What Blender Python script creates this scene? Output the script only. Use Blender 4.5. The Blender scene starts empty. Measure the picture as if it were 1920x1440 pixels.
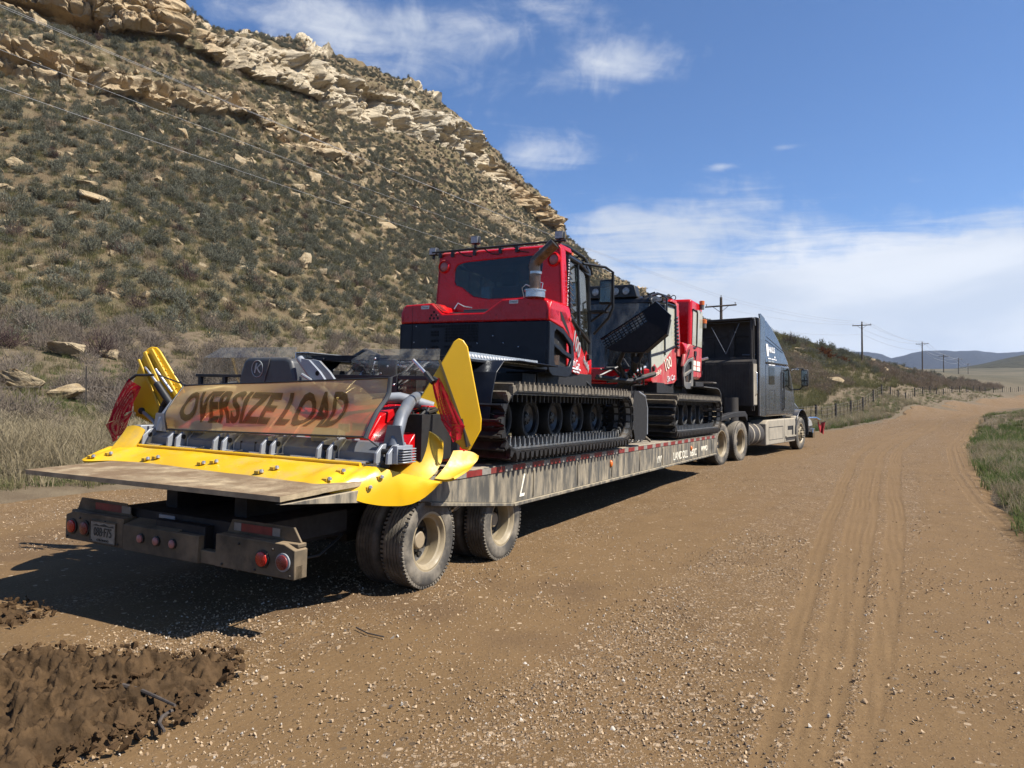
import bpy, bmesh, math, random
import numpy as np
from mathutils import Vector, Matrix
R_ = math.radians
random.seed(7); rng = np.random.default_rng(11)
SC = bpy.context.scene
COL = SC.collection
# ------------------------------------------------------------------ camera, sky, sun, exposure
F, HC, HOR = 1380.0, 1.63, 748.0
PITCH = math.atan((HOR - 720) / F)
cd = bpy.data.cameras.new('camera'); cam = bpy.data.objects.new('camera', cd); COL.objects.link(cam)
cd.sensor_width = 36; cd.lens = 36 * F / 1920; cd.clip_start = .1; cd.clip_end = 20000
cam.location = (0, 0, HC); cam.rotation_euler = (R_(90) + PITCH, 0, 0)
SC.camera = cam
SC.view_settings.view_transform = 'Standard'; SC.view_settings.look = 'None'
SC.view_settings.exposure = 1.05; SC.view_settings.gamma = 1
SUN = Vector((.79, -.277, 1.0)).normalized()
SUN_EL = math.asin(SUN.z); SUN_AZ = math.atan2(SUN.x, SUN.y)
sd = bpy.data.lights.new('sun', 'SUN'); sun = bpy.data.objects.new('sun', sd); COL.objects.link(sun)
sd.energy = 5.0; sd.angle = R_(.5); sd.color = (1, .94, .85)
sun.rotation_euler = SUN.to_track_quat('Z', 'Y').to_euler(); sun.location = (30, -20, 60)
SC.cycles.max_bounces = 6; SC.cycles.transparent_max_bounces = 16
SC.cycles.use_denoising = True

DIM = (.74, .74, .74, 1)
class NT:
    """tiny node-tree helper"""
    def __init__(s, tree): s.t = tree; s.t.nodes.clear()
    def n(s, typ, ins=None, **kw):
        nd = s.t.nodes.new(typ)
        for k, v in kw.items(): setattr(nd, k, v)
        for k, v in (ins or {}).items():
            sk = nd.inputs[k]
            if isinstance(v, bpy.types.NodeSocket): s.t.links.new(v, sk)
            elif isinstance(v, bpy.types.Node): s.t.links.new(v.outputs[0], sk)
            else: sk.default_value = v
        return nd
    def math(s, op, a, b=0.0, clamp=False): return s.n('ShaderNodeMath', {0: a, 1: b}, operation=op, use_clamp=clamp).outputs[0]
    def mix(s, f, a, b, blend='MIX'):
        nd = s.n('ShaderNodeMix', {0: f, 6: a, 7: b}, data_type='RGBA', blend_type=blend); return nd.outputs[2]
    def ramp(s, f, lo, hi, a=0.0, b=1.0):
        return s.n('ShaderNodeMapRange', {0: f, 1: lo, 2: hi, 3: a, 4: b}, interpolation_type='SMOOTHSTEP').outputs[0]
    def dim(s, c): return s.mix(1.0, c, DIM, 'MULTIPLY')
    def noise(s, vec, scale, detail=4, rough=.55, dist=0.0, out=0):
        return s.n('ShaderNodeTexNoise', {'Vector': vec, 'Scale': scale, 'Detail': detail, 'Roughness': rough, 'Distortion': dist}).outputs[out]
    def scale(s, vec, sc): return s.n('ShaderNodeMapping', {'Vector': vec, 'Scale': sc}).outputs[0]
def C4(c): return (c[0], c[1], c[2], 1.0)

def build_world():
    w = bpy.data.worlds.new('World'); SC.world = w; w.use_nodes = True
    t = NT(w.node_tree)
    sky = t.n('ShaderNodeTexSky', sky_type='NISHITA', sun_disc=False, sun_elevation=SUN_EL, sun_rotation=SUN_AZ,
              altitude=1900.0, air_density=1.0, dust_density=.6, ozone_density=2.2)
    tc = t.n('ShaderNodeTexCoord').outputs['Generated']
    sep = t.n('ShaderNodeSeparateXYZ', {0: tc})
    x, y, z = sep.outputs
    az = t.math('ARCTAN2', x, y)                       # 0 = +Y, + to the right
    el = t.math('ARCSINE', z)
    zc = t.math('MAXIMUM', z, .04)
    pv = t.n('ShaderNodeCombineXYZ', {0: t.math('DIVIDE', x, zc), 1: t.math('DIVIDE', y, zc), 2: 0.0}).outputs[0]
    wisp = t.noise(t.scale(pv, (.9, 1.6, 1)), 1.7, 9, .62, .9)
    fine = t.noise(tc, 16.0, 8, .6, .5)
    soft = t.noise(tc, 4.2, 6, .55, .4)
    det = t.math('ADD', t.math('MULTIPLY', wisp, .45), t.math('ADD', t.math('MULTIPLY', fine, .45), t.math('MULTIPLY', soft, .2)))
    def blob(px, py, sx, sy, amp):
        a = math.atan((px - 960) / F); e = math.atan((HOR - py) / F * math.cos(a))
        dx = t.math('DIVIDE', t.math('SUBTRACT', az, a), sx / F)
        dy = t.math('DIVIDE', t.math('SUBTRACT', el, e), sy / F)
        r2 = t.math('ADD', t.math('MULTIPLY', dx, dx), t.math('MULTIPLY', dy, dy))
        return t.math('MULTIPLY', t.math('EXPONENT', t.math('MULTIPLY', r2, -1.0)), amp)
    cover = None
    for b in ((820, 75, 340, 85, .50), (1170, 115, 115, 40, .62), (620, 40, 240, 60, .30), (1020, 290, 120, 50, .50), (1020, 10, 160, 40, .25),
              (1290, 410, 190, 52, .62), (1130, 470, 120, 60, .45), (1500, 560, 620, 110, .95), (1900, 520, 260, 90, .8), (1480, 272, 34, 8, .6), (1355, 310, 30, 7, .6), (1250, 640, 500, 60, .9), (1900, 690, 500, 60, .9)):
        g = blob(*b); cover = g if cover is None else t.math('ADD', cover, g)
    cl = t.ramp(t.math('ADD', cover, t.math('MULTIPLY', t.math('SUBTRACT', det, .55), 2.3)), .22, 1.05)
    cl = t.math('MULTIPLY', cl, .88)
    grey = t.ramp(t.noise(t.scale(tc, (1, 1, 3.2)), 3.6, 5, .5, .3), .42, .68)
    ccol = t.mix(grey, (6.9, 7.4, 8.2, 1), (9.4, 9.55, 9.7, 1))
    hz = t.ramp(el, .0, .16, .55, 0.0)
    base = t.mix(hz, t.mix(1.0, sky.outputs[0], (.86, 1.18, 1.52, 1), 'MULTIPLY'), (6.0, 7.1, 8.5, 1))
    col = t.mix(cl, base, ccol)
    bg = t.n('ShaderNodeBackground', {'Color': col, 'Strength': .05})
    t.n('ShaderNodeOutputWorld', {'Surface': bg.outputs[0]})
build_world()

# ------------------------------------------------------------------ photo rays and local frames (used while modelling: a point seen in the photo, put on a known plane)
def ray(px, py):
    cx = (px - 960) / F; cy = -(py - 720) / F
    return np.array([cx, math.cos(PITCH) - cy * math.sin(PITCH), math.sin(PITCH) + cy * math.cos(PITCH)])
CP = np.array([0, 0, HC])
def at(px, py, Z):
    r = ray(px, py); return CP + r * (Z / r[1])
def rx(a): c, s = math.cos(a), math.sin(a); return np.array([[1, 0, 0], [0, c, -s], [0, s, c]])
def ry(a): c, s = math.cos(a), math.sin(a); return np.array([[c, 0, s], [0, 1, 0], [-s, 0, c]])
def rz(a): c, s = math.cos(a), math.sin(a); return np.array([[c, -s, 0], [s, c, 0], [0, 0, 1]])
class Frame:
    def __init__(s, o, yaw, pitch=0, roll=0):
        s.o = np.array(o, float); s.R = rz(-yaw) @ rx(pitch) @ ry(roll)
    def W(s, x, y, z): return s.o + s.R @ np.array([x, y, z])
    def L(s, p): return s.R.T @ (np.asarray(p) - s.o)
    def hit(s, px, py, ax, val):
        n = s.R[:, ax]; r = ray(px, py); k = np.dot(s.o + n * val - CP, n) / np.dot(r, n)
        return tuple(float(q) for q in s.L(CP + k * r))
    def X(s, px, py, v): return s.hit(px, py, 0, v)
    def Y(s, px, py, v): return s.hit(px, py, 1, v)
    def Z(s, px, py, v): return s.hit(px, py, 2, v)
    def mat(s):
        m = Matrix([list(s.R[i]) + [s.o[i]] for i in range(3)] + [[0, 0, 0, 1]]); return m
YAW = R_(27.5)
T = Frame((-1.81576, 6.91319, .03378), YAW, R_(-.7), R_(1.5))        # trailer: x right, y forward, z up, origin on the ground under the rear axle
TF = Frame((-1.81576, 6.91319, 0), YAW)                                # same, level
K = Frame((5.01113, 19.99231, 0), R_(36.5))                            # tractor: origin under its front drive axle
WF = Frame((0, 0, 0), 0)

# ------------------------------------------------------------------ objects
def tag(o, label=None, cat=None, group=None, kind=None):
    if label: o['label'] = label
    if cat: o['category'] = cat
    if group: o['group'] = group
    if kind: o['kind'] = kind
    return o
def thing(name, label, cat, base=(0, 0, 0), frame=WF, group=None):
    o = bpy.data.objects.new(name, None); COL.objects.link(o)
    o.empty_display_size = .2
    o.matrix_world = frame.mat() @ Matrix.Translation(base)
    tag(o, label, cat, group); BASE[o.name] = Vector(base)
    return o
BASE = {}
def copy_tree(o, parent=None):
    c = o.copy(); COL.objects.link(c)
    if parent is not None: c.parent = parent
    for ch in list(o.children): copy_tree(ch, c)
    return c
class MB:
    """collects shapes, then links them as ONE mesh object"""
    def __init__(s, tf=None): s.v = []; s.f = []; s.m = []; s.mats = []; s.tf = tf
    def mi(s, mat):
        if mat not in s.mats: s.mats.append(mat)
        return s.mats.index(mat)
    def add(s, vs, fs, mat):
        b = len(s.v); s.v.extend([tuple(map(float, p)) for p in vs]); k = s.mi(mat)
        for f in fs: s.f.append([b + i for i in f]); s.m.append(k)
        return s
    def bx(s, x0, x1, y0, y1, z0, z1, mat, R=None, c=None):
        vs = [(x, y, z) for z in (z0, z1) for y in (y0, y1) for x in (x0, x1)]
        if R is not None:
            c = np.array(c if c is not None else ((x0 + x1) / 2, (y0 + y1) / 2, (z0 + z1) / 2))
            vs = [tuple(c + R @ (np.array(p) - c)) for p in vs]
        return s.add(vs, [(0, 2, 3, 1), (4, 5, 7, 6), (0, 1, 5, 4), (2, 6, 7, 3), (0, 4, 6, 2), (1, 3, 7, 5)], mat)
    def ext(s, poly, axis, a, b, mat):
        """2D outline pushed along an axis: 'x' outline is (y,z), 'y' is (x,z), 'z' is (x,y)"""
        n = len(poly)
        put = {'x': lambda p, q: (q, p[0], p[1]), 'y': lambda p, q: (p[0], q, p[1]), 'z': lambda p, q: (p[0], p[1], q)}[axis]
        vs = [put(p, a) for p in poly] + [put(p, b) for p in poly]
        ar = sum(poly[i][0] * poly[(i + 1) % n][1] - poly[(i + 1) % n][0] * poly[i][1] for i in range(n))
        flip = (ar < 0) ^ (b < a) ^ (axis == 'y')
        fs = [list(range(n))[::-1], list(range(n, 2 * n))] + [(i, (i + 1) % n, n + (i + 1) % n, n + i) for i in range(n)]
        if flip: fs = [tuple(f)[::-1] for f in fs]
        return s.add(vs, fs, mat)
    def slab(s, pts, nrm, th, mat):
        """planar outline of 3D points given a thickness along nrm"""
        nrm = np.array(nrm, float); n = len(pts); P = [np.array(p) for p in pts]
        vs = [tuple(p) for p in P] + [tuple(p + nrm * th) for p in P]
        fs = [list(range(n))[::-1], list(range(n, 2 * n))] + [(i, (i + 1) % n, n + (i + 1) % n, n + i) for i in range(n)]
        a = np.zeros(3)
        for i in range(n): a += np.cross(P[i], P[(i + 1) % n])
        if np.dot(a, nrm * th) < 0: fs = [tuple(f)[::-1] for f in fs]
        return s.add(vs, fs, mat)
    def tube(s, path, r, mat, n=8, cap=True):
        P = [np.array(p, float) for p in path]; m = len(P)
        rr = r if hasattr(r, '__len__') else [r] * m
        up = None; vs = []
        for i in range(m):
            d = P[min(i + 1, m - 1)] - P[max(i - 1, 0)]; d = d / (np.linalg.norm(d) + 1e-9)
            if up is None:
                up = np.cross(d, (0, 0, 1.0) if abs(d[2]) < .9 else (1.0, 0, 0))
            up = up - d * np.dot(up, d); up /= np.linalg.norm(up) + 1e-9
            w = np.cross(d, up)
            for k in range(n):
                a = 2 * math.pi * k / n; vs.append(P[i] + rr[i] * (math.cos(a) * up + math.sin(a) * w))
        fs = [(i * n + k, i * n + (k + 1) % n, (i + 1) * n + (k + 1) % n, (i + 1) * n + k) for i in range(m - 1) for k in range(n)]
        if cap: fs += [list(range(n))[::-1], list(range((m - 1) * n, m * n))]
        return s.add(vs, fs, mat)
    def lathe(s, prof, c, axis, mat, n=28, cap=True):
        """profile (radius, height) turned about an axis ('x','y','z' or a vector) through c; height runs along it"""
        ax = np.array({'x': (1, 0, 0), 'y': (0, 1, 0), 'z': (0, 0, 1)}[axis] if isinstance(axis, str) else axis, float); ax /= np.linalg.norm(ax)
        e1 = np.cross(ax, (0, 0, 1.0) if abs(ax[2]) < .9 else (1.0, 0, 0)); e1 /= np.linalg.norm(e1); e2 = np.cross(ax, e1)
        c = np.array(c, float); vs = []
        for r, h in prof:
            for k in range(n):
                a = 2 * math.pi * k / n; vs.append(c + ax * h + max(r, 1e-4) * (math.cos(a) * e1 + math.sin(a) * e2))
        m = len(prof)
        fs = [(i * n + k, i * n + (k + 1) % n, (i + 1) * n + (k + 1) % n, (i + 1) * n + k) for i in range(m - 1) for k in range(n)]
        if cap and prof[0][0] > .002: fs.append(list(range(n))[::-1])
        if cap and prof[-1][0] > .002: fs.append(list(range((m - 1) * n, m * n)))
        return s.add(vs, fs, mat)
    def grid(s, G, mat, th=0.0, nrm=None):
        """G[i][j] points; optional thickness"""
        G = np.array(G, float); a, b = G.shape[:2]
        vs = G.reshape(-1, 3)
        fs = [(i * b + j, i * b + j + 1, (i + 1) * b + j + 1, (i + 1) * b + j) for i in range(a - 1) for j in range(b - 1)]
        if th:
            gi = np.gradient(G, axis=0); gj = np.gradient(G, axis=1); N = np.cross(gi, gj)
            N /= np.linalg.norm(N, axis=2, keepdims=True) + 1e-9
            off = len(vs); vs = np.vstack([vs, (G + N * th).reshape(-1, 3)])
            fs2 = [tuple(off + q for q in f)[::-1] for f in fs]
            rim = [(0, j) for j in range(b)] + [(i, b - 1) for i in range(1, a)] + [(a - 1, j) for j in range(b - 2, -1, -1)] + [(i, 0) for i in range(a - 2, 0, -1)]
            ids = [i * b + j for i, j in rim]
            fs3 = [(ids[k], off + ids[k], off + ids[(k + 1) % len(ids)], ids[(k + 1) % len(ids)]) for k in range(len(ids))]
            fs = fs + fs2 + fs3
        return s.add(vs, fs, mat)
    def ball(s, c, r, mat, n=10, sc=(1, 1, 1)):
        pr = [(math.sin(math.pi * i / n), -math.cos(math.pi * i / n)) for i in range(n + 1)]
        b = len(s.v); s.lathe([(max(p[0], 1e-4) * r, p[1] * r) for p in pr], (0, 0, 0), 'z', mat, n * 2)
        for i in range(b, len(s.v)): q = s.v[i]; s.v[i] = (c[0] + q[0] * sc[0], c[1] + q[1] * sc[1], c[2] + q[2] * sc[2])
        return s
    def build(s, name, parent=None, bevel=0.0, ang=35, seg=2, label=None):
        me = bpy.data.meshes.new(name)
        if s.tf: s.v = [s.tf(p) for p in s.v]
        off = BASE.get(root_of(parent).name, Vector()) if parent is not None else Vector()
        me.from_pydata([(p[0] - off[0], p[1] - off[1], p[2] - off[2]) for p in s.v], [], s.f)
        for m in s.mats: me.materials.append(m)
        me.polygons.foreach_set('material_index', s.m)
        me.polygons.foreach_set('use_smooth', [True] * len(s.f)); me.update()
        try: me.set_sharp_from_angle(angle=R_(ang))
        except Exception: pass
        o = bpy.data.objects.new(name, me); COL.objects.link(o)
        if parent is not None: o.parent = parent
        if bevel:
            b = o.modifiers.new('bevel', 'BEVEL'); b.width = bevel; b.segments = seg; b.limit_method = 'ANGLE'; b.angle_limit = R_(30)
        if label: o['label'] = label
        return o
def root_of(o):
    while o.parent is not None: o = o.parent
    return o
def lettering(parent, text, M4, size, mat, name='lettering', ext=.002, shear=0.0, sx=1.0, bold=0.0, space=1.0):
    """flat raised letters; M4 places the text in the thing's frame (x along the line, y up the letters)"""
    c = bpy.data.curves.new(name, 'FONT'); c.body = text; c.size = size; c.extrude = ext; c.shear = shear
    c.align_x = 'CENTER'; c.align_y = 'CENTER'; c.space_character = space
    c.resolution_u = 3; c.offset = bold
    q = bpy.data.objects.new(name, c); COL.objects.link(q); me = bpy.data.meshes.new_from_object(q); bpy.data.objects.remove(q); me.materials.clear(); me.materials.append(mat)
    o = bpy.data.objects.new(name, me); COL.objects.link(o); o.parent = parent
    off = BASE.get(root_of(parent).name, Vector())
    o.matrix_local = Matrix.Translation(-off) @ M4 @ Matrix.Diagonal((sx, 1, 1, 1))
    return o
def facing(c, right, up):
    r = Vector(right).normalized(); u = Vector(up); u = (u - r * u.dot(r)).normalized(); n = r.cross(u)
    return Matrix([[r[i], u[i], n[i], c[i]] for i in range(3)] + [[0, 0, 0, 1]])

# ------------------------------------------------------------------ materials
def P(name, col, rough=.5, metal=0.0, var=.12, sc=6.0, dust=0.0, dcol=(.27, .215, .145), bump=0.0, bsc=60.0, coat=0.0, spec=.5, streak=0.0):
    m = bpy.data.materials.new(name); m.use_nodes = True; t = NT(m.node_tree)
    tc = t.n('ShaderNodeTexCoord').outputs['Object']
    n1 = t.noise(tc, sc, 5, .6)
    c = t.mix(t.ramp(n1, .3, .7), C4([q * (1 - var) for q in col]), C4([min(1, q * (1 + var)) for q in col]))
    ro = t.ramp(t.noise(tc, sc * 2.3, 4, .6), .3, .7, max(.03, rough - .08), min(1, rough + .08))
    if dust:
        v = t.scale(tc, (1, 1, .25)) if streak else tc
        n2 = t.noise(v, 3.1 if not streak else 9, 7, .65)
        up = t.n('ShaderNodeSeparateXYZ', {0: t.n('ShaderNodeNewGeometry').outputs['Normal']}).outputs[2]
        d = t.ramp(t.math('ADD', n2, t.math('MULTIPLY', up, .22)), .72 - dust * .5, 1.02 - dust * .45)
        c = t.mix(d, c, C4(dcol)); ro = t.math('ADD', ro, t.math('MULTIPLY', d, .85 - rough), True)
    if metal < .6: c = t.dim(c)
    ins = {'Base Color': c, 'Roughness': ro, 'Metallic': metal, 'Specular IOR Level': spec, 'Coat Weight': coat, 'Coat Roughness': .05}
    if bump:
        ins['Normal'] = t.n('ShaderNodeBump', {'Strength': bump, 'Distance': .01, 'Height': t.noise(tc, bsc, 5, .6)}).outputs[0]
    b = t.n('ShaderNodeBsdfPrincipled', ins)
    t.n('ShaderNodeOutputMaterial', {'Surface': b.outputs[0]})
    return m
def glass(name, tint, alpha, rough=.03, lo=.35, hi=.75, dc=(.30, .27, .2)):
    """thin pane: what shows through it, tinted, and a clear reflection"""
    m = bpy.data.materials.new(name); m.use_nodes = True; t = NT(m.node_tree)
    tc = t.n('ShaderNodeTexCoord').outputs['Object']
    fc = t.n('ShaderNodeLayerWeight', {'Blend': .5}).outputs['Facing']
    lw = t.n('ShaderNodeMath', {0: t.math('MULTIPLY', t.math('POWER', fc, 5.0), .95), 1: .045}, operation='ADD')
    tr = t.n('ShaderNodeBsdfTransparent', {'Color': C4(tint)})
    df = t.n('ShaderNodeBsdfDiffuse', {'Color': C4(dc)})
    gl = t.n('ShaderNodeBsdfGlossy', {'Roughness': rough})
    dirt = t.math('MULTIPLY', t.ramp(t.noise(t.scale(tc, (1, 1, .35)), 7, 7, .65), lo, hi), alpha)
    a = t.n('ShaderNodeMixShader', {0: dirt, 1: tr.outputs[0], 2: df.outputs[0]})
    b = t.n('ShaderNodeMixShader', {0: lw.outputs[0], 1: a.outputs[0], 2: gl.outputs[0]})
    t.n('ShaderNodeOutputMaterial', {'Surface': b.outputs[0]})
    return m
# ------------------------------------------------------------------ noise
_perm = rng.permutation(4096)
def _h(i, j, k): return _perm[(_perm[(_perm[i & 4095] + j) & 4095] + k) & 4095] / 4095.0
def vnoise(x, y, z):
    xi, yi, zi = (np.floor(q).astype(np.int64) for q in (x, y, z))
    f = [q - w for q, w in ((x, xi), (y, yi), (z, zi))]; u, v, w = (q * q * q * (q * (q * 6 - 15) + 10) for q in f)
    def L(a, b, t): return a + (b - a) * t
    return L(L(L(_h(xi, yi, zi), _h(xi + 1, yi, zi), u), L(_h(xi, yi + 1, zi), _h(xi + 1, yi + 1, zi), u), v),
             L(L(_h(xi, yi, zi + 1), _h(xi + 1, yi, zi + 1), u), L(_h(xi, yi + 1, zi + 1), _h(xi + 1, yi + 1, zi + 1), u), v), w) * 2 - 1
def fbm(x, y, z, o=4, g=.5):
    s = 0; a = 1; n = 0
    for i in range(o): s = s + a * vnoise(x * 2 ** i + 17 * i, y * 2 ** i + 5 * i, z * 2 ** i + 9 * i); n += a; a *= g
    return s / n
def ridg(x, y, z, o=4):
    s = 0; a = 1; n = 0
    for i in range(o): s = s + a * (1 - np.abs(vnoise(x * 2 ** i + 31 * i, y * 2 ** i, z * 2 ** i)) * 2); n += a; a *= .5
    return s / n
def sstep(a, b, x): t = np.clip((x - a) / (b - a), 0, 1); return t * t * (3 - 2 * t)

def mesh_np(name, V, Fq, mat, smooth=True, attrs=None):
    me = bpy.data.meshes.new(name); V = np.asarray(V, np.float32); Fq = np.asarray(Fq, np.int32); k = Fq.shape[1]
    me.vertices.add(len(V)); me.vertices.foreach_set('co', V.ravel())
    me.loops.add(Fq.size); me.loops.foreach_set('vertex_index', Fq.ravel())
    me.polygons.add(len(Fq)); me.polygons.foreach_set('loop_start', np.arange(0, Fq.size, k, dtype=np.int32))
    me.polygons.foreach_set('use_smooth', np.full(len(Fq), smooth))
    me.update(calc_edges=True)
    for n, a in (attrs or {}).items():
        if a.ndim == 1: at_ = me.attributes.new(n, 'FLOAT', 'POINT'); at_.data.foreach_set('value', a.astype(np.float32))
        else: at_ = me.attributes.new(n, 'FLOAT_COLOR', 'POINT'); at_.data.foreach_set('color', a.astype(np.float32).ravel())
    for m in (mat if isinstance(mat, list) else [mat]): me.materials.append(m)
    return me
def link(name, me, parent=None):
    o = bpy.data.objects.new(name, me); COL.objects.link(o); o.parent = parent; return o
def gridfaces(a, b):
    i, j = np.meshgrid(np.arange(a - 1), np.arange(b - 1), indexing='ij'); k = (i * b + j).ravel()
    return np.stack([k, k + 1, k + b + 1, k + b], 1)

# ------------------------------------------------------------------ the lie of the land: heights at known spots, joined by a smooth surface
ctl = []
for s_ in (-14, -6, 2, 10, 18, 26, 34):
    for t_ in (-6, -3, 0, 1.3, 4, 8, 14): 
        w = TF.W(t_, s_, 0); ctl.append((w[0], w[1], .026 * max(0, min(5.5, 1.29 - t_))))
for s_ in (-14, -4, 6, 14, 22):
    for t_, z_ in ((-8, .22), (-10.5, .62), (-14, 1.3), (-20, 2.4)):
        w = TF.W(t_, s_, 0); ctl.append((w[0], w[1], z_))
HB = [(-400, 655, 24), (-150, 650, 25), (0, 640, 28), (150, 640, 30), (330, 640, 33), (450, 645, 37), (560, 650, 42), (700, 652, 50), (800, 655, 58), (930, 655, 75), (1000, 655, 88), (1160, 650, 116)]
for q in HB + [(1542, 797, 49), (1616, 773, 66), (1694, 757, 97), (1764, 743, 127), (1500, 800, 44), (1560, 795, 47),
        (1707, 776, 68), (1847, 747, 140), (1920, 738, 180), (1918, 753, 130), (1860, 777, 75), (1990, 742, 170), (2080, 752, 90),
        (1250, 640, 105), (1340, 628, 108), (1420, 626, 106), (1475, 642, 104), (1510, 648, 108), (1545, 664, 112), (1600, 677, 122), (1640, 687, 132), (1680, 696, 150), (1720, 702, 165), (1790, 706, 210),
        (1470, 690, 78), (1560, 735, 74), (1640, 733, 96), (1700, 727, 115), (1510, 700, 82), (1800, 728, 165),
        (1860, 706, 270), (1960, 705, 300), (1740, 702, 330), (1660, 700, 330), (1560, 700, 330), (1800, 699, 480), (1940, 693, 520), (2150, 690, 520), (2200, 715, 220), (2300, 745, 60), (2200, 748, 40),
        (1450, 640, 220), (1300, 640, 220)]:
    p = at(*q); ctl.append(tuple(p))
ctl += [(x_, y_, 0) for x_, y_ in ((0, -20), (15, -15), (30, 0), (-12, -25), (40, -30), (28, 18))] + [(-30, -20, 3.5), (-45, 5, 4.5)]
ctl = np.array(ctl); _S = 40.0
def _tp(r2): return np.where(r2 > 1e-12, r2 * np.log(np.maximum(r2, 1e-12)) * .5, 0)
_X = ctl[:, :2] / _S; _n = len(_X)
_A = np.zeros((_n + 3, _n + 3)); _A[:_n, :_n] = _tp(((_X[:, None] - _X[None]) ** 2).sum(2)) + np.eye(_n) * 2e-3
_A[:_n, _n] = 1; _A[:_n, _n + 1:] = _X; _A[_n:, :_n] = _A[:_n, _n:].T
_w = np.linalg.solve(_A, np.concatenate([ctl[:, 2], np.zeros(3)]))
def gz(x, y):
    x = np.atleast_1d(np.asarray(x, float)); y = np.atleast_1d(np.asarray(y, float)); out = np.zeros(x.size)
    xf, yf = x.ravel() / _S, y.ravel() / _S
    for a in range(0, xf.size, 20000):
        q = np.stack([xf[a:a + 20000], yf[a:a + 20000]], 1)
        out[a:a + 20000] = _tp(((q[:, None] - _X[None]) ** 2).sum(2)) @ _w[:_n] + _w[_n] + q @ _w[_n + 1:]
    far = np.hypot(x.ravel(), y.ravel()); k = sstep(560, 900, far)
    return (out * (1 - k) + 26 * k).reshape(x.shape)

# road edges in (s, t): s along the trailer, t to its right
LS = np.array([-30, -6, 2, 8, 14, 20, 27, 35, 48, 60, 80, 104, 125, 160, 212, 260.]); LT = np.array([-7.2, -7, -6.7, -5.6, -4.0, -2.2, -.4, 1.7, 3.2, 4.2, 6.2, 9.0, 12.2, 20.5, 33.5, 47.])
RS = np.array([-30, -6, 7, 20, 33, 57, 84, 130, 160, 212, 260.]); RT = np.array([6.5, 6.4, 6.4, 6.8, 8.0, 10.6, 13.6, 22.5, 29.5, 43., 57.])
def smooth_interp(s, a, b):
    d = 3.0; return sum(np.interp(s + o * d, a, b) for o in (-1, -.5, 0, .5, 1)) / 5
def left_t(s): return smooth_interp(s, LS, LT)
def right_t(s): return smooth_interp(s, RS, RT)
def to_st(x, y):
    dx, dy = np.asarray(x) - TF.o[0], np.asarray(y) - TF.o[1]
    return dx * math.sin(YAW) + dy * math.cos(YAW), dx * math.cos(YAW) - dy * math.sin(YAW)
def from_st(s, t):
    return TF.o[0] + s * math.sin(YAW) + t * math.cos(YAW), TF.o[1] + s * math.cos(YAW) - t * math.sin(YAW)

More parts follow.
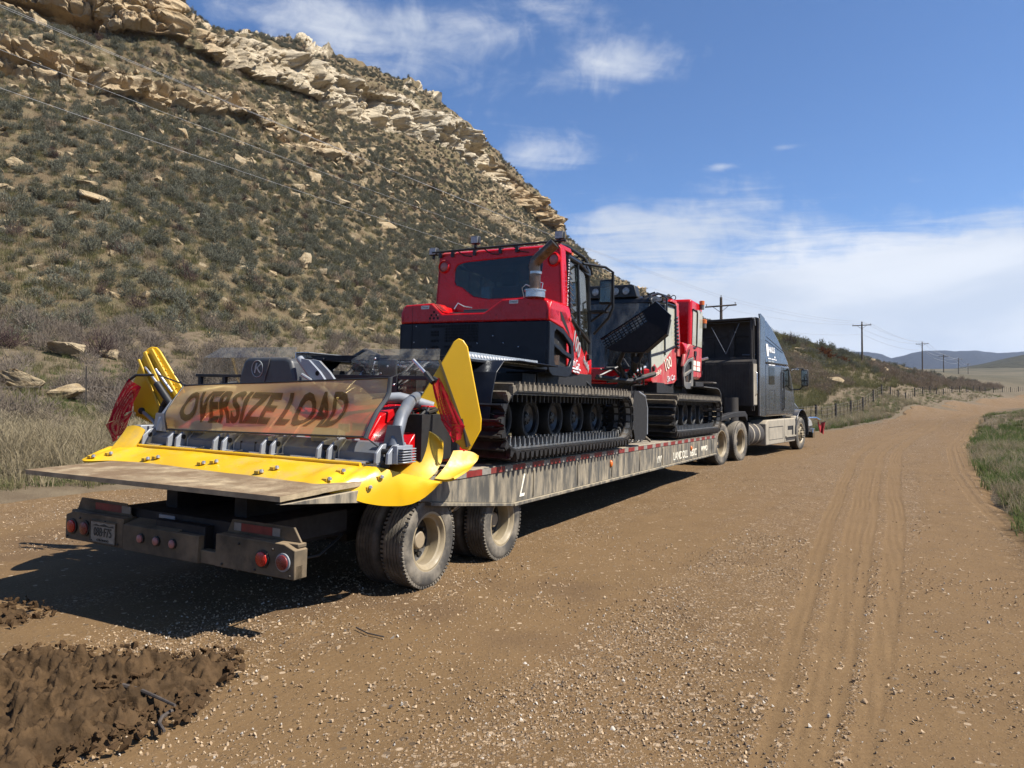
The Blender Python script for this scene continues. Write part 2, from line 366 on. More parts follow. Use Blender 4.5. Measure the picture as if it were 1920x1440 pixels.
# ------------------------------------------------------------------ ground materials
def dirt_material():
    m = bpy.data.materials.new('gravel road'); m.use_nodes = True; t = NT(m.node_tree)
    tc = t.n('ShaderNodeTexCoord').outputs['Object']
    tr = t.n('ShaderNodeAttribute', attribute_name='track').outputs['Fac']
    mud = t.n('ShaderNodeAttribute', attribute_name='mud').outputs['Fac']
    big = t.noise(tc, .35, 5, .6); mid = t.noise(tc, 2.6, 6, .62); fine = t.noise(tc, 34, 6, .7)
    vo = t.n('ShaderNodeTexVoronoi', {'Vector': tc, 'Scale': 42.0, 'Randomness': 1.0}, feature='F1')
    v2 = t.n('ShaderNodeTexVoronoi', {'Vector': tc, 'Scale': 95.0, 'Randomness': 1.0}, feature='F1')
    dirt = t.mix(t.ramp(mid, .3, .7), (.122, .071, .028, 1), (.188, .114, .048, 1))
    dirt = t.mix(t.ramp(big, .35, .68), dirt, (.172, .102, .043, 1))
    # stones of different colours, fewer of them where tyres have packed the dirt
    st = t.n('ShaderNodeSeparateColor', {0: vo.outputs['Color']}); s2 = t.n('ShaderNodeSeparateColor', {0: v2.outputs['Color']})
    patch = t.ramp(t.noise(tc, 1.1, 5, .6), .35, .65, .45, .9)
    keep = t.math('LESS_THAN', st.outputs[0], t.math('MULTIPLY', t.math('SUBTRACT', 1.0, t.math('MULTIPLY', tr, .93)), t.math('MULTIPLY', patch, .62)))
    keep2 = t.math('LESS_THAN', s2.outputs[0], t.math('MULTIPLY', t.math('SUBTRACT', 1.0, t.math('MULTIPLY', tr, .8)), .5))
    stone = t.mix(st.outputs[1], (.12, .075, .04, 1), (.40, .285, .175, 1))
    stone2 = t.mix(s2.outputs[1], (.12, .074, .038, 1), (.36, .25, .145, 1))
    r1 = t.ramp(vo.outputs['Distance'], .012, .0075, 0, 1)
    m1 = t.math('MULTIPLY', t.ramp(vo.outputs['Distance'], .52, .40), keep); m2 = t.math('MULTIPLY', t.ramp(v2.outputs['Distance'], .55, .42), keep2)
    col = t.mix(m2, dirt, stone2); col = t.mix(m1, col, stone)
    packed = t.mix(t.ramp(fine, .3, .7), (.158, .095, .041, 1), (.208, .131, .060, 1))
    col = t.mix(t.math('MULTIPLY', tr, .72), col, packed)
    wet = t.mix(t.ramp(fine, .3, .7), (.085, .050, .026, 1), (.13, .080, .043, 1))
    col = t.mix(mud, col, wet)
    v3 = t.n('ShaderNodeTexVoronoi', {'Vector': tc, 'Scale': 19.0, 'Randomness': 1.0}, feature='F1'); s3 = t.n('ShaderNodeSeparateColor', {0: v3.outputs['Color']})
    m3 = t.math('MULTIPLY', t.ramp(v3.outputs['Distance'], .42, .30), t.math('LESS_THAN', s3.outputs[0], t.math('MULTIPLY', t.math('SUBTRACT', 1.0, tr), t.math('MULTIPLY', patch, .34))))
    col = t.mix(m3, col, t.mix(s3.outputs[1], (.10, .066, .036, 1), (.46, .34, .22, 1)))
    hgt = t.math('ADD', t.math('MULTIPLY', t.math('SUBTRACT', 1.0, vo.outputs['Distance']), m1), t.math('ADD', t.math('MULTIPLY', m2, .35), t.math('MULTIPLY', fine, .5)))
    bp = t.n('ShaderNodeBump', {'Strength': .75, 'Distance': .016, 'Height': hgt})
    b = t.n('ShaderNodeBsdfPrincipled', {'Base Color': t.dim(col), 'Roughness': .93, 'Specular IOR Level': .25, 'Normal': bp.outputs[0]})
    t.n('ShaderNodeOutputMaterial', {'Surface': b.outputs[0]})
    return m
def soil_material():
    m = bpy.data.materials.new('soil and low grass'); m.use_nodes = True; t = NT(m.node_tree)
    tc = t.n('ShaderNodeTexCoord').outputs['Object']
    a = t.noise(tc, .16, 6, .6); b_ = t.noise(tc, 1.6, 7, .65); c_ = t.noise(tc, 17, 6, .7)
    soil = t.mix(t.ramp(b_, .3, .7), (.125, .092, .058, 1), (.18, .14, .09, 1))
    grass = t.mix(t.ramp(c_, .3, .7), (.085, .092, .038, 1), (.16, .145, .075, 1))
    col = t.mix(t.ramp(t.math('ADD', a, t.math('MULTIPLY', b_, .5)), .80, 1.12), soil, grass)
    farm = t.mix(t.ramp(t.noise(tc, .03, 4, .6), .38, .62), (.085, .078, .05, 1), (.15, .125, .08, 1))
    ln = t.n('ShaderNodeVectorMath', {0: tc}, operation='LENGTH').outputs['Value']
    col = t.mix(t.ramp(ln, 120, 320), col, farm)
    bp = t.n('ShaderNodeBump', {'Strength': .6, 'Distance': .05, 'Height': t.math('ADD', b_, c_)})
    b = t.n('ShaderNodeBsdfPrincipled', {'Base Color': t.dim(col), 'Roughness': .95, 'Specular IOR Level': .2, 'Normal': bp.outputs[0]})
    t.n('ShaderNodeOutputMaterial', {'Surface': b.outputs[0]})
    return m
def cliff_material():
    m = bpy.data.materials.new('slope and sandstone'); m.use_nodes = True; t = NT(m.node_tree)
    tc = t.n('ShaderNodeTexCoord').outputs['Object']
    rock = t.n('ShaderNodeAttribute', attribute_name='rock').outputs['Fac']
    pale = t.n('ShaderNodeAttribute', attribute_name='pale').outputs['Fac']
    a = t.noise(tc, .07, 6, .6); b_ = t.noise(tc, .55, 7, .66); c_ = t.noise(tc, 3.6, 7, .7)
    wz = t.scale(tc, (.12, .12, 1.5)); strata = t.noise(wz, .9, 6, .65, .5)
    wv = t.scale(tc, (1.5, 1.5, .16)); stain = t.noise(wv, .75, 6, .65, .3)
    soil = t.mix(t.ramp(b_, .32, .68), (.150, .108, .062, 1), (.235, .178, .108, 1))
    gr = t.mix(t.ramp(c_, .3, .7), (.10, .098, .045, 1), (.20, .175, .092, 1))
    soil = t.mix(t.ramp(t.math('ADD', b_, t.math('MULTIPLY', a, .6)), .72, 1.1), soil, gr)
    scree = t.n('ShaderNodeTexVoronoi', {'Vector': tc, 'Scale': 1.3}, feature='F1')
    sc_ = t.n('ShaderNodeSeparateColor', {0: scree.outputs['Color']})
    sm = t.math('MULTIPLY', t.math('LESS_THAN', sc_.outputs[0], .16), t.ramp(scree.outputs['Distance'], .42, .3))
    soil = t.mix(sm, soil, t.mix(sc_.outputs[1], (.22, .165, .10, 1), (.36, .29, .19, 1)))
    r1 = t.mix(t.ramp(strata, .3, .7), (.40, .285, .155, 1), (.60, .465, .285, 1))
    r1 = t.mix(t.ramp(b_, .5, .72), r1, (.48, .30, .145, 1))
    r2 = t.mix(t.ramp(strata, .3, .7), (.47, .40, .28, 1), (.70, .61, .46, 1))
    rc = t.mix(pale, r1, r2)
    rc = t.mix(t.math('MULTIPLY', t.ramp(stain, .52, .74), .6), rc, (.13, .10, .072, 1))
    rc = t.mix(t.math('MULTIPLY', t.ramp(c_, .55, .75), .5), rc, (.21, .16, .095, 1))
    k = t.ramp(t.math('ADD', rock, t.math('MULTIPLY', t.math('SUBTRACT', c_, .5), .55)), .36, .56)
    col = t.mix(k, soil, rc)
    hgt = t.math('ADD', t.math('ADD', t.math('MULTIPLY', strata, t.math('MULTIPLY', k, 1.2)), t.math('MULTIPLY', c_, .7)), t.math('MULTIPLY', t.noise(tc, 14, 5, .7), .3))
    bp = t.n('ShaderNodeBump', {'Strength': .9, 'Distance': .35, 'Height': hgt})
    b = t.n('ShaderNodeBsdfPrincipled', {'Base Color': t.dim(col), 'Roughness': .95, 'Specular IOR Level': .15, 'Normal': bp.outputs[0]})
    t.n('ShaderNodeOutputMaterial', {'Surface': b.outputs[0]})
    return m
M_dirt, M_soil, M_cliff = dirt_material(), soil_material(), cliff_material()

# ------------------------------------------------------------------ ground sheet, to the horizon
def grow(lo, hi, d0, g, c):
    out = [c]; d = d0; x = c
    while x < hi: x += d; d *= g if abs(x - c) > 14 else 1; out.append(x)
    d = d0; x = c
    while x > lo: x -= d; d *= g if abs(x - c) > 14 else 1; out.append(x)
    return np.array(sorted(out))
gx = grow(-9000, 9000, .34, 1.045, 3); gy = grow(-6000, 12000, .34, 1.045, 9)
GX, GY = np.meshgrid(gx, gy, indexing='ij')
ss, tt = to_st(GX, GY)
inroad = np.minimum(sstep(-.1, .5, tt - left_t(ss)), sstep(-.1, .5, right_t(ss) - tt)) * (ss > -29) * (ss < 258)
GZ = gz(GX, GY)
GZ = GZ + fbm(GX * .9, GY * .9, GX * 0, 4) * .055 + fbm(GX * .12, GY * .12, GX * 0, 3) * .12 * sstep(12, 40, np.hypot(GX, GY)) - inroad * .14
GZ -= sstep(900, 9000, np.hypot(GX, GY)) * 10
o = link('ground', mesh_np('ground', np.stack([GX, GY, GZ], 2).reshape(-1, 3), gridfaces(*GX.shape)[:, ::-1], M_soil)); o['kind'] = 'structure'

# ------------------------------------------------------------------ gravel road with wheel tracks and a churned wet patch
def gp(px, py): r = ray(px, py); k = -HC / r[2]; return CP[0] + k * r[0], k * r[1]
B1L = [gp(*q) for q in ((1330, 1640), (1395, 1440), (1462, 1220), (1527, 1000), (1570, 903), (1590, 860), (1630, 830), (1713, 803), (1800, 778))]
B1R = [gp(*q) for q in ((1590, 1640), (1648, 1440), (1690, 1200), (1707, 1000), (1693, 903), (1697, 845), (1730, 818), (1790, 795), (1850, 772))]
B2L = [gp(*q) for q in ((2100, 1200), (1880, 1000), (1813, 937), (1780, 887), (1773, 843), (1800, 812), (1850, 785))]
B2R = [gp(*q) for q in ((2200, 1100), (1940, 985), (1863, 927), (1827, 880), (1803, 837), (1835, 803), (1880, 778))]
def st_line(pts):
    a = np.array([to_st(*p) for p in pts]); return a[np.argsort(a[:, 0])]
bands = [(st_line(a), st_line(b)) for a, b in ((B1L, B1R), (B2L, B2R))]
def band_mask(S, Tt):
    """how far tyres packed the ground at (s, t): wide smooth lanes with tread ribs inside"""
    tr = np.zeros_like(S); dz = np.zeros_like(S)
    for k, (a, b) in enumerate(bands):
        l = np.interp(S, a[:, 0], a[:, 1]); r = np.interp(S, b[:, 0], b[:, 1]); w = np.maximum(r - l, .05); u = (Tt - l) / w
        wob = vnoise(S * .7, Tt * 1.3, S * 0 + k * 7.0) * .02; u = u + wob
        m = sstep(-.03, .06, u) * sstep(1.03, .94, u) * (S < a[-1, 0] + 2)
        lanes = np.zeros_like(S)
        for c, h in ((.10, .10), (.42, .13), (.60, .06), (.86, .12)) if k == 0 else ((.2, .18), (.55, .09), (.82, .15)):
            e = sstep(h, h * .7, np.abs(u - c)); lanes = np.maximum(lanes, e)
        ribs = .5 + .5 * np.sin(u * w / .075 * 2 * math.pi)
        tr = np.maximum(tr, m * (.25 + .75 * lanes)); dz += m * lanes * (-.007 + .006 * ribs * (.5 + .5 * vnoise(S * 3, Tt * 9, S * 0)))
    # the truck's own tracks, straight behind its wheels and beyond
    for c, w in ((1.42, .5), (-1.35, .55), (-3.6, .5), (4.3, .35)):
        cc = c + .15 * np.sin(S * .12 + c) + np.interp(S, [8, 20, 40, 80], [0, 1.2, 4.2, 9]) * (1 if c > 0 else .8)
        u = (Tt - cc) / w; lanes = sstep(1.0, .7, np.abs(u)) * (.55 if abs(c) < 3 else .35)
        ribs = .5 + .5 * np.sin(u * w / .07 * 2 * math.pi)
        tr = np.maximum(tr, lanes * (.7 + .3 * vnoise(S * .8, Tt * 2, S * 0 + 3))); dz += lanes * (-.004 + .004 * ribs * (S < 9))
    lane = S * .02 - .0035 * np.clip(S - 10, 0, 60) ** 1.3; tr = np.maximum(tr, .75 * sstep(.08, .42, fbm(S * .035, (Tt - lane * 2) * 1.15, S * 0 + 2, 3)))
    return np.clip(tr, 0, 1), dz
def road_strip(name, s, U, z0=.0):
    S = np.repeat(s[:, None], len(U), 1); l = left_t(s)[:, None]; r = right_t(s)[:, None]
    wv = .22 * vnoise(S * .45, U[None] * 1.0, S * 0)
    Tt = l + (r - l) * U[None] + wv
    X, Y = from_st(S, Tt); tr, dz = band_mask(S, Tt)
    Z = gz(X, Y) + .012 * fbm(X * 2.2, Y * 2.2, X * 0, 4) + .03 * fbm(X * .5, Y * .5, X * 0, 2) * sstep(0, .1, U) * sstep(1, .9, U) + dz - .10 * (sstep(.03, 0, U) + sstep(.97, 1, U))[None]
    mud = .5 * sstep(.1, .6, fbm(X * .8, Y * .8, X * 0 + 5, 4) - .9 * np.clip(np.hypot(X + 3.2, Y - 6.2) / 4.5, 0, 2) + .62)
    o = link(name, mesh_np(name, np.stack([X, Y, Z], 2).reshape(-1, 3), gridfaces(*X.shape), M_dirt, attrs={'track': tr.ravel(), 'mud': mud.ravel()}))
    o['kind'] = 'structure'
    return X, Y, Z
s_ = np.concatenate([np.arange(-29, -9, .5), np.arange(-9, 12, .07), np.arange(12, 40, .18), np.arange(40, 110, .6), np.arange(110, 258, 2.0)])
road_strip('road', s_, np.linspace(0, 1, 760))

# churned wet mud in front of the camera: real clods
M_mud = P('wet mud', (.074, .045, .022), .88, var=.4, sc=9, bump=.7, bsc=70, spec=.12)
def mud_patch(name, pts, res, amp, seed):
    poly = np.array([gp(*q) for q in pts]); lo = poly.min(0) - .1; hi = poly.max(0) + .1
    X, Y = np.meshgrid(np.arange(lo[0], hi[0], res), np.arange(lo[1], hi[1], res), indexing='ij')
    sd_ = np.full(X.shape, 9.0); ins = np.zeros(X.shape, bool)
    for i in range(len(poly)):
        a, b = poly[i], poly[(i + 1) % len(poly)]; d = b - a
        k = np.clip(((X - a[0]) * d[0] + (Y - a[1]) * d[1]) / (d @ d), 0, 1); sd_ = np.minimum(sd_, np.hypot(X - a[0] - k * d[0], Y - a[1] - k * d[1]))
        c = ((a[1] > Y) != (b[1] > Y)) & (X < (b[0] - a[0]) * (Y - a[1]) / (b[1] - a[1] + 1e-9) + a[0]); ins ^= c
    e = np.where(ins, sd_, -sd_) + .10 * fbm(X * 4, Y * 4, X * 0 + seed, 4)
    m = sstep(-.05, .30, e)
    ax, ay = .46 * X + .89 * Y, .89 * X - .46 * Y            # clods lie in ridges along the wheel tracks
    rd = ridg(ax * 1.4, ay * 3.2, X * 0 + seed, 3); cl = np.clip(fbm(X * 13, Y * 13, X * 0 + seed, 3) + .15, 0, 1) ** .8; c2 = np.clip(fbm(X * 30, Y * 30, X * 0 + 7, 2) + .1, 0, 1) ** .7
    h = m * amp * (.25 + .55 * rd + (.9 * cl + .45 * c2) * (.45 + .55 * sstep(-.4, .5, rd)))
    Z = gz(X, Y) + h - .05 * (1 - m) + .004
    o = link(name, mesh_np(name, np.stack([X, Y, Z], 2).reshape(-1, 3), gridfaces(*X.shape)[:, ::-1], M_mud)); o['kind'] = 'structure'
mud_patch('mud', ((-160, 1250), (130, 1232), (300, 1240), (440, 1238), (455, 1262), (400, 1330), (300, 1385), (170, 1440), (60, 1540), (-200, 1600)), .0095, .105, 2.0)
mud_patch('mud', ((-140, 1150), (40, 1140), (110, 1165), (90, 1190), (-40, 1205), (-160, 1200)), .016, .06, 5.0)

# ------------------------------------------------------------------ the hill: guide rows from its foot to its rim, each guide point (photo column, photo row, distance)
PXC = [-400, -150, 0, 150, 300, 322, 345, 400, 450, 560, 700, 780, 815, 860, 930, 1000, 1045, 1058, 1160, 1250, 1340, 1440]
def row(ys, zs): return np.array(ys, float), np.array(zs, float)
ROWS = [
 row([660, 655, 645, 645, 645, 645, 645, 648, 650, 655, 657, 659, 660, 660, 660, 660, 660, 660, 655, 645, 640, 640], [23, 24, 27, 29, 31, 32, 33, 35, 37, 42, 50, 56, 59, 65, 75, 88, 97, 99, 116, 126, 130, 130]),
 row([400, 395, 392, 392, 397, 399, 402, 406, 412, 430, 462, 476, 482, 490, 502, 520, 533, 537, 585, 612, 625, 632], [40, 42, 44, 47, 51, 52, 53, 55, 58, 66, 80, 89, 94, 102, 115, 132, 143, 146, 175, 185, 175, 165]),
 row([180, 165, 150, 168, 205, 210, 214, 226, 240, 280, 330, 357, 370, 388, 420, 450, 468, 473, 556, 594, 616, 628], [56, 58, 62, 65, 71, 72, 73, 77, 80, 88, 105, 118, 124, 132, 148, 167, 180, 184, 222, 230, 210, 190]),
 row([105, 85, 70, 110, 155, 160, 165, 177, 188, 243, 300, 333, 348, 370, 402, 436, 456, 461, 548, 588, 614, 627], [58, 60, 64, 67, 73, 74, 75, 79, 82, 91, 108, 121, 128, 136, 152, 171, 184, 188, 227, 235, 214, 193]),
 row([25, 20, 18, 68, 76, 78, 96, 122, 142, 178, 240, 262, 268, 288, 335, 410, 436, 455, 538, 580, 611, 625], [66, 68, 72, 75, 79, 80, 84, 91, 96, 112, 133, 146, 152, 158, 172, 192, 204, 206, 245, 255, 232, 205]),
 row([-200, -180, -150, -120, -70, -45, 62, 70, 74, 108, 160, 196, 206, 238, 292, 364, 410, 446, 530, 573, 608, 624], [70, 72, 76, 79, 83, 84, 88, 95, 100, 117, 140, 152, 158, 166, 178, 198, 207, 210, 248, 258, 236, 208]),
 row([-230, -215, -190, -160, -90, -60, 14, 60, 66, 74, 131, 157, 186, 216, 284, 358, 407, 443, 529, 571, 607, 623], [80, 82, 86, 90, 95, 96, 110, 112, 116, 145, 165, 180, 186, 186, 190, 206, 212, 215, 254, 264, 242, 214]),
]
ROWS[5] = (ROWS[5][0], np.where(np.array(PXC) < 1050, ROWS[4][1] + 1.2 + .012 * ROWS[4][1], ROWS[5][1]))
NC = 860; pxs = np.linspace(-400, 1440, NC)
ctrl = []
for ys, zs in ROWS:
    y = np.interp(pxs, PXC, ys); z = np.interp(pxs, PXC, zs)
    cx = (pxs - 960) / F; cy = -(y - 720) / F
    d = np.stack([cx, math.cos(PITCH) - cy * math.sin(PITCH), math.sin(PITCH) + cy * math.cos(PITCH)], 1)
    q_ = CP + d * (z / d[:, 1])[:, None]
    if not ctrl: q_[:, 2] -= 1.2
    ctrl.append(q_)
back = ctrl[-1].copy(); dirb = back[:, :2] / np.linalg.norm(back[:, :2], axis=1, keepdims=True)
b1 = back.copy(); b1[:, :2] += dirb * 16; b1[:, 2] -= 1.0
b2 = back.copy(); b2[:, :2] += dirb * 90; b2[:, 2] *= .8; b2[:, 2] -= 3
ctrl += [b1, b2]
seg = [90, 90, 44, 66, 120, 34, 16, 14]
rows = []; vv = []
for i, n in enumerate(seg):
    for k in range(n): f = k / n; rows.append(ctrl[i] * (1 - f) + ctrl[i + 1] * f); vv.append(i + f)
rows.append(ctrl[-1]); vv.append(len(seg))
HG = np.array(rows); V_ = np.repeat(np.array(vv)[:, None], NC, 1); PX_ = np.repeat(pxs[None], len(vv), 0)
def blur_rows(G, mask):
    out = G.copy(); out[1:-1] = G[1:-1] * .5 + (G[:-2] + G[2:]) * .25; return G * (1 - mask) + out * mask
soft = ((V_ < 3.7)).astype(float)[..., None]
for _ in range(10): HG = blur_rows(HG, soft)
for _ in range(3):
    s2 = HG.copy(); s2[:, 1:-1] = HG[:, 1:-1] * .5 + (HG[:, :-2] + HG[:, 2:]) * .25; HG = s2
gi = np.gradient(HG, axis=0); gj = np.gradient(HG, axis=1); N0 = np.cross(gj, gi); N0 /= np.linalg.norm(N0, axis=2, keepdims=True) + 1e-9
N0 *= np.sign(np.sum(N0 * (CP - HG), axis=2, keepdims=True))
X, Y, Z = HG[..., 0], HG[..., 1], HG[..., 2]
hx = X * .42 + Y * .90; hy = X * .90 - Y * .42                        # along the ridge, across it
pres4 = np.interp(PX_, [-400, 1046, 1056, 1440], [1, 1, .0, 0]) * np.interp(PX_, [-400, 322, 332, 352, 372, 1440], [1, 1, .25, .25, 1, 1])
pres2 = np.interp(PX_, [-400, 500, 560, 620, 680, 760, 960, 1040, 1060, 1440], [1, 1, .55, .9, .25, .2, .5, .5, 0, 0])
gate = fbm(hx * .07, hy * .09, Z * .1, 4)
r4 = sstep(3.92, 4.08, V_ + .16 * gate) * sstep(5.12, 4.96, V_ + .1 * gate) * pres4
r2 = sstep(1.86, 2.05, V_ + .35 * gate) * sstep(3.2, 2.95, V_ + .35 * gate) * pres2 * sstep(-.28, .05, fbm(hx * .11, Z * .22, hy * .05, 3))
ledge = .0 * sstep(.34, .5, fbm(hx * .05, Z * .42, hy * .06, 4)) * sstep(.9, 1.7, V_) * sstep(5.9, 5.0, V_) * (V_ < 4.0) * .9
r6 = sstep(5.2, 5.5, V_) * sstep(6.3, 6.05, V_) * sstep(.12, .3, fbm(hx * .06, Z * .15, hy * .05, 3) + .3 * ((PX_ > 755) & (PX_ < 795)))
rock = np.clip(np.maximum.reduce([r4, r2, ledge, r6 * .8]), 0, 1)
dist = np.linalg.norm(HG - CP, axis=2); ds = np.clip(dist / 85, .7, 2.4)
def worley(px, py, pz, seed):
    xi, yi, zi = (np.floor(q).astype(np.int64) for q in (px, py, pz)); f1 = np.full(px.shape, 9.0); f2 = f1.copy(); val = np.zeros(px.shape)
    for i in (-1, 0, 1):
        for j in (-1, 0, 1):
            for k in (-1, 0, 1):
                a, b_, c_ = xi + i, yi + j, zi + k; d = (a + _h(a + seed, b_, c_) - px) ** 2 + (b_ + _h(a, b_ + seed + 77, c_) - py) ** 2 + (c_ + _h(a, b_, c_ + seed + 191) - pz) ** 2
                n_ = d < f1; f2 = np.where(n_, f1, np.minimum(f2, d)); val = np.where(n_, _h(a + 991, b_ + seed, c_ + 13), val); f1 = np.where(n_, d, f1)
    return np.sqrt(f1), np.sqrt(f2), val
wp = .35 * fbm(hx * .2, hy * .2, Z * .3, 3)
vert = np.clip(np.interp(PX_, [-400, 330, 460, 640, 1440], [.2, .3, .8, 1.0, .8]), 0, 1) * (V_ > 3.6); kz = 1 - .62 * vert
a1, a2, cv1 = worley(hx / 4.6 / ds + wp, hy / 4.6 / ds, Z / 3.2 / ds * kz + wp * .4, 3)
c1_, c2_, cv2 = worley(hx / 1.7 / ds + wp, hy / 1.7 / ds, Z / 1.25 / ds * kz + wp * .4, 9)
crack = sstep(.14, .02, a2 - a1) + .55 * sstep(.16, .03, c2_ - c1_)
block = fbm(hx * .16, hy * .16, Z * .22, 5, .55)
fiss = ridg(hx * .33 / ds, hy * .33 / ds, Z * .05, 4)
zz = Z * .62 / ds + .9 * fbm(hx * .06, hy * .06, Z * .06, 3); strat = np.abs((zz % 1) - .5) * 2; strat = sstep(.2, .8, strat)
lump = ridg(hx * .21, hy * .21, Z * .5, 4)
fiss2 = ridg(hx * .75 / ds, hy * .75 / ds, Z * .07, 3); cav = sstep(.18, .55, fbm(hx * .22, hy * .22, Z * .30, 3)); fb = np.clip(V_ - 4, 0, 1)
lip = sstep(.62, .80, fb + .12 * gate) * sstep(1.02, .92, fb); und = sstep(.30, .52, fb + .1 * gate) * sstep(.74, .60, fb + .12 * gate)
bed = zz * 1.15 + .25 * fbm(hx * .15, hy * .15, Z * 0, 2); bi = np.floor(bed).astype(np.int64); bo = _h(bi, np.floor(hx / 8.0 / ds + 3 * vnoise(bi * 7.3, hx * .02, hy * 0)).astype(np.int64), bi * 0 + 5) - .5; bo2 = _h(bi + 50, np.floor(hx / 2.6 / ds + bi * .37).astype(np.int64), bi * 0 + 9) - .5
dR = ds * (1.7 * block + (2.5 * bo + 1.1 * bo2) * (1 - .75 * vert) + (1.1 + 1.2 * vert) * (cv1 - .5) + (.55 + .5 * vert) * (cv2 - .5) - .8 * crack - vert * (1.7 * sstep(.35, .85, fiss) + .5 * sstep(.4, .9, fiss2)) + (1.0 - .75 * vert) * (strat - .5) - 1.0 * cav * (.4 + r4) + (1.1 * lip - .9 * und) * r4 * sstep(-.15, .25, fbm(hx * .13, hy * .05, Z * 0 + 8, 3)) * (1 - .6 * vert))
dS = .95 * fbm(hx * .05, hy * .05, Z * .05, 4) + .30 * fbm(hx * .45, hy * .45, Z * .45, 4)
D = dS * sstep(0, .25, V_) * .9 * ds + rock * (dR + .8)
Nh = N0 * np.stack([np.ones_like(V_), np.ones_like(V_), .55 - .35 * r4], 2); HG2 = HG + Nh * D[..., None]
HG2[..., 2] += (ds * .5 * fbm(hx * .3, hy * .3, Z * 0, 3)) * (V_ > 5)
pale = np.clip(np.interp(PX_, [-400, 330, 460, 640, 860, 950, 990, 1440], [.10, .15, .75, .85, .95, .6, .1, 0]) * (V_ > 3.6) + .15 * gate, 0, 1)
mid_pale = np.interp(PX_, [0, 560, 640], [.2, .3, .3]); pale = np.where(V_ <= 3.6, mid_pale, pale)
HILL_ROCK = (rock[:-1, :-1] > .35).ravel()
HILL = mesh_np('hill', HG2.reshape(-1, 3), gridfaces(*V_.shape), M_cliff, attrs={'rock': rock.ravel(), 'pale': pale.ravel()})
HILL.polygons.foreach_set('use_smooth', ~HILL_ROCK)
o = link('hillside', HILL); o['kind'] = 'structure'

# ------------------------------------------------------------------ distant mountains and the hill to the right
def far_ridge(name, pts, Z0, depth, col1, col2, amp, sc, nd=26, sub=10):
    xs = np.array([p[0] for p in pts], float); ys = np.array([p[1] for p in pts], float)
    q = np.linspace(xs[0], xs[-1], (len(pts) - 1) * sub + 1); y = np.interp(q, xs, ys)
    G = []
    for k in range(nd):
        f = k / (nd - 1); dpt = Z0 + depth * (f if f < .6 else .6 + (f - .6) * 3)
        prof = math.sin(min(1, f / .6) * math.pi / 2) if f < .6 else 1 - ((f - .6) / .4) ** 1.4 * .9
        hgt = (HOR - y) / F * (Z0 + depth * .6) + HC
        G.append(np.stack([(q - 960) / F * dpt, np.full_like(q, dpt), hgt * prof - (1 - prof) * 6], 1))
    G = np.array(G); n = fbm(G[..., 0] / sc, G[..., 1] / sc, G[..., 0] * 0, 5) * amp
    w = np.array([min(1, 1.4 * math.sin(k / (nd - 1) * math.pi)) for k in range(nd)])[:, None]
    G[..., 2] += n * w
    m = bpy.data.materials.new(name); m.use_nodes = True; t = NT(m.node_tree)
    tc = t.n('ShaderNodeTexCoord').outputs['Object']; nn = t.noise(tc, 14 / sc, 8, .68)
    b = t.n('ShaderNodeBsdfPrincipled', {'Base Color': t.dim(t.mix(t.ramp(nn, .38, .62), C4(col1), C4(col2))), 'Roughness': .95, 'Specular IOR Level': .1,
        'Normal': t.n('ShaderNodeBump', {'Strength': .8, 'Distance': sc * .03, 'Height': nn}).outputs[0]})
    t.n('ShaderNodeOutputMaterial', {'Surface': b.outputs[0]})
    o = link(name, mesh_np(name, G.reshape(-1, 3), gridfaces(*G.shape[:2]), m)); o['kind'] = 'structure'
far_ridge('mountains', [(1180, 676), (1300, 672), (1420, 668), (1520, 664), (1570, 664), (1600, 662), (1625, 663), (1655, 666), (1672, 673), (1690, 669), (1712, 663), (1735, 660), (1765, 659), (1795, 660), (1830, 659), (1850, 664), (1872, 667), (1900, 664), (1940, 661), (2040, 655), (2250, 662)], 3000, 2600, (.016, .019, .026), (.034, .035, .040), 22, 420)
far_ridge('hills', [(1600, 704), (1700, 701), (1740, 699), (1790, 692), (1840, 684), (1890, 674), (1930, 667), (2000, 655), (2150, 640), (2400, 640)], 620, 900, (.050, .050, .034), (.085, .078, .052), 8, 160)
# ------------------------------------------------------------------ paints
M_tyre = P('dusty tyre rubber', (.05, .046, .04), .8, var=.2, sc=9, dust=.72, dcol=(.25, .215, .165), bump=.2, bsc=50)
M_tread = P('black tyre tread', (.018, .017, .016), .8, var=.2, sc=9, dust=.25, dcol=(.15, .12, .09))
M_rim = P('tan dusty steel rim', (.33, .265, .165), .55, var=.15, sc=6, dust=.2)
M_rimh = P('tan hub', (.30, .235, .15), .6, dust=.3)
M_rimd = P('dark hub steel', (.035, .028, .02), .6, dust=.1, dcol=(.12, .09, .06))
M_beam = P('dusty grey beam paint', (.085, .080, .068), .75, var=.2, sc=2.2, dust=.68, dcol=(.37, .31, .215), streak=1)
M_tan = P('road dust tan paint', (.40, .34, .25), .85, var=.12, sc=3, dust=.35, dcol=(.33, .27, .19), streak=1)
M_deck = P('muddy deck', (.20, .17, .135), .9, var=.25, sc=5, dust=.5, dcol=(.30, .25, .18), bump=.5, bsc=18)
M_ramp = P('worn tail plate', (.40, .315, .20), .92, var=.25, sc=7, dust=.42, dcol=(.20, .135, .08), bump=.6, bsc=30, spec=.2)
M_under = P('black chassis', (.010, .009, .009), .7, var=.3, dust=.06, dcol=(.06, .05, .04))
M_bump = P('dirty bumper paint', (.10, .076, .045), .8, var=.25, sc=7, dust=.6, dcol=(.25, .18, .105))
M_redt = P('red reflective tape', (.22, .020, .016), .5, var=.2, sc=12, dust=.5, dcol=(.14, .075, .055))
M_whit = P('white reflective tape', (.27, .25, .215), .5, var=.15, sc=12, dust=.5, dcol=(.22, .185, .14))
M_lens = P('red lamp lens', (.50, .022, .014), .22, var=.1, sc=40, spec=.6)
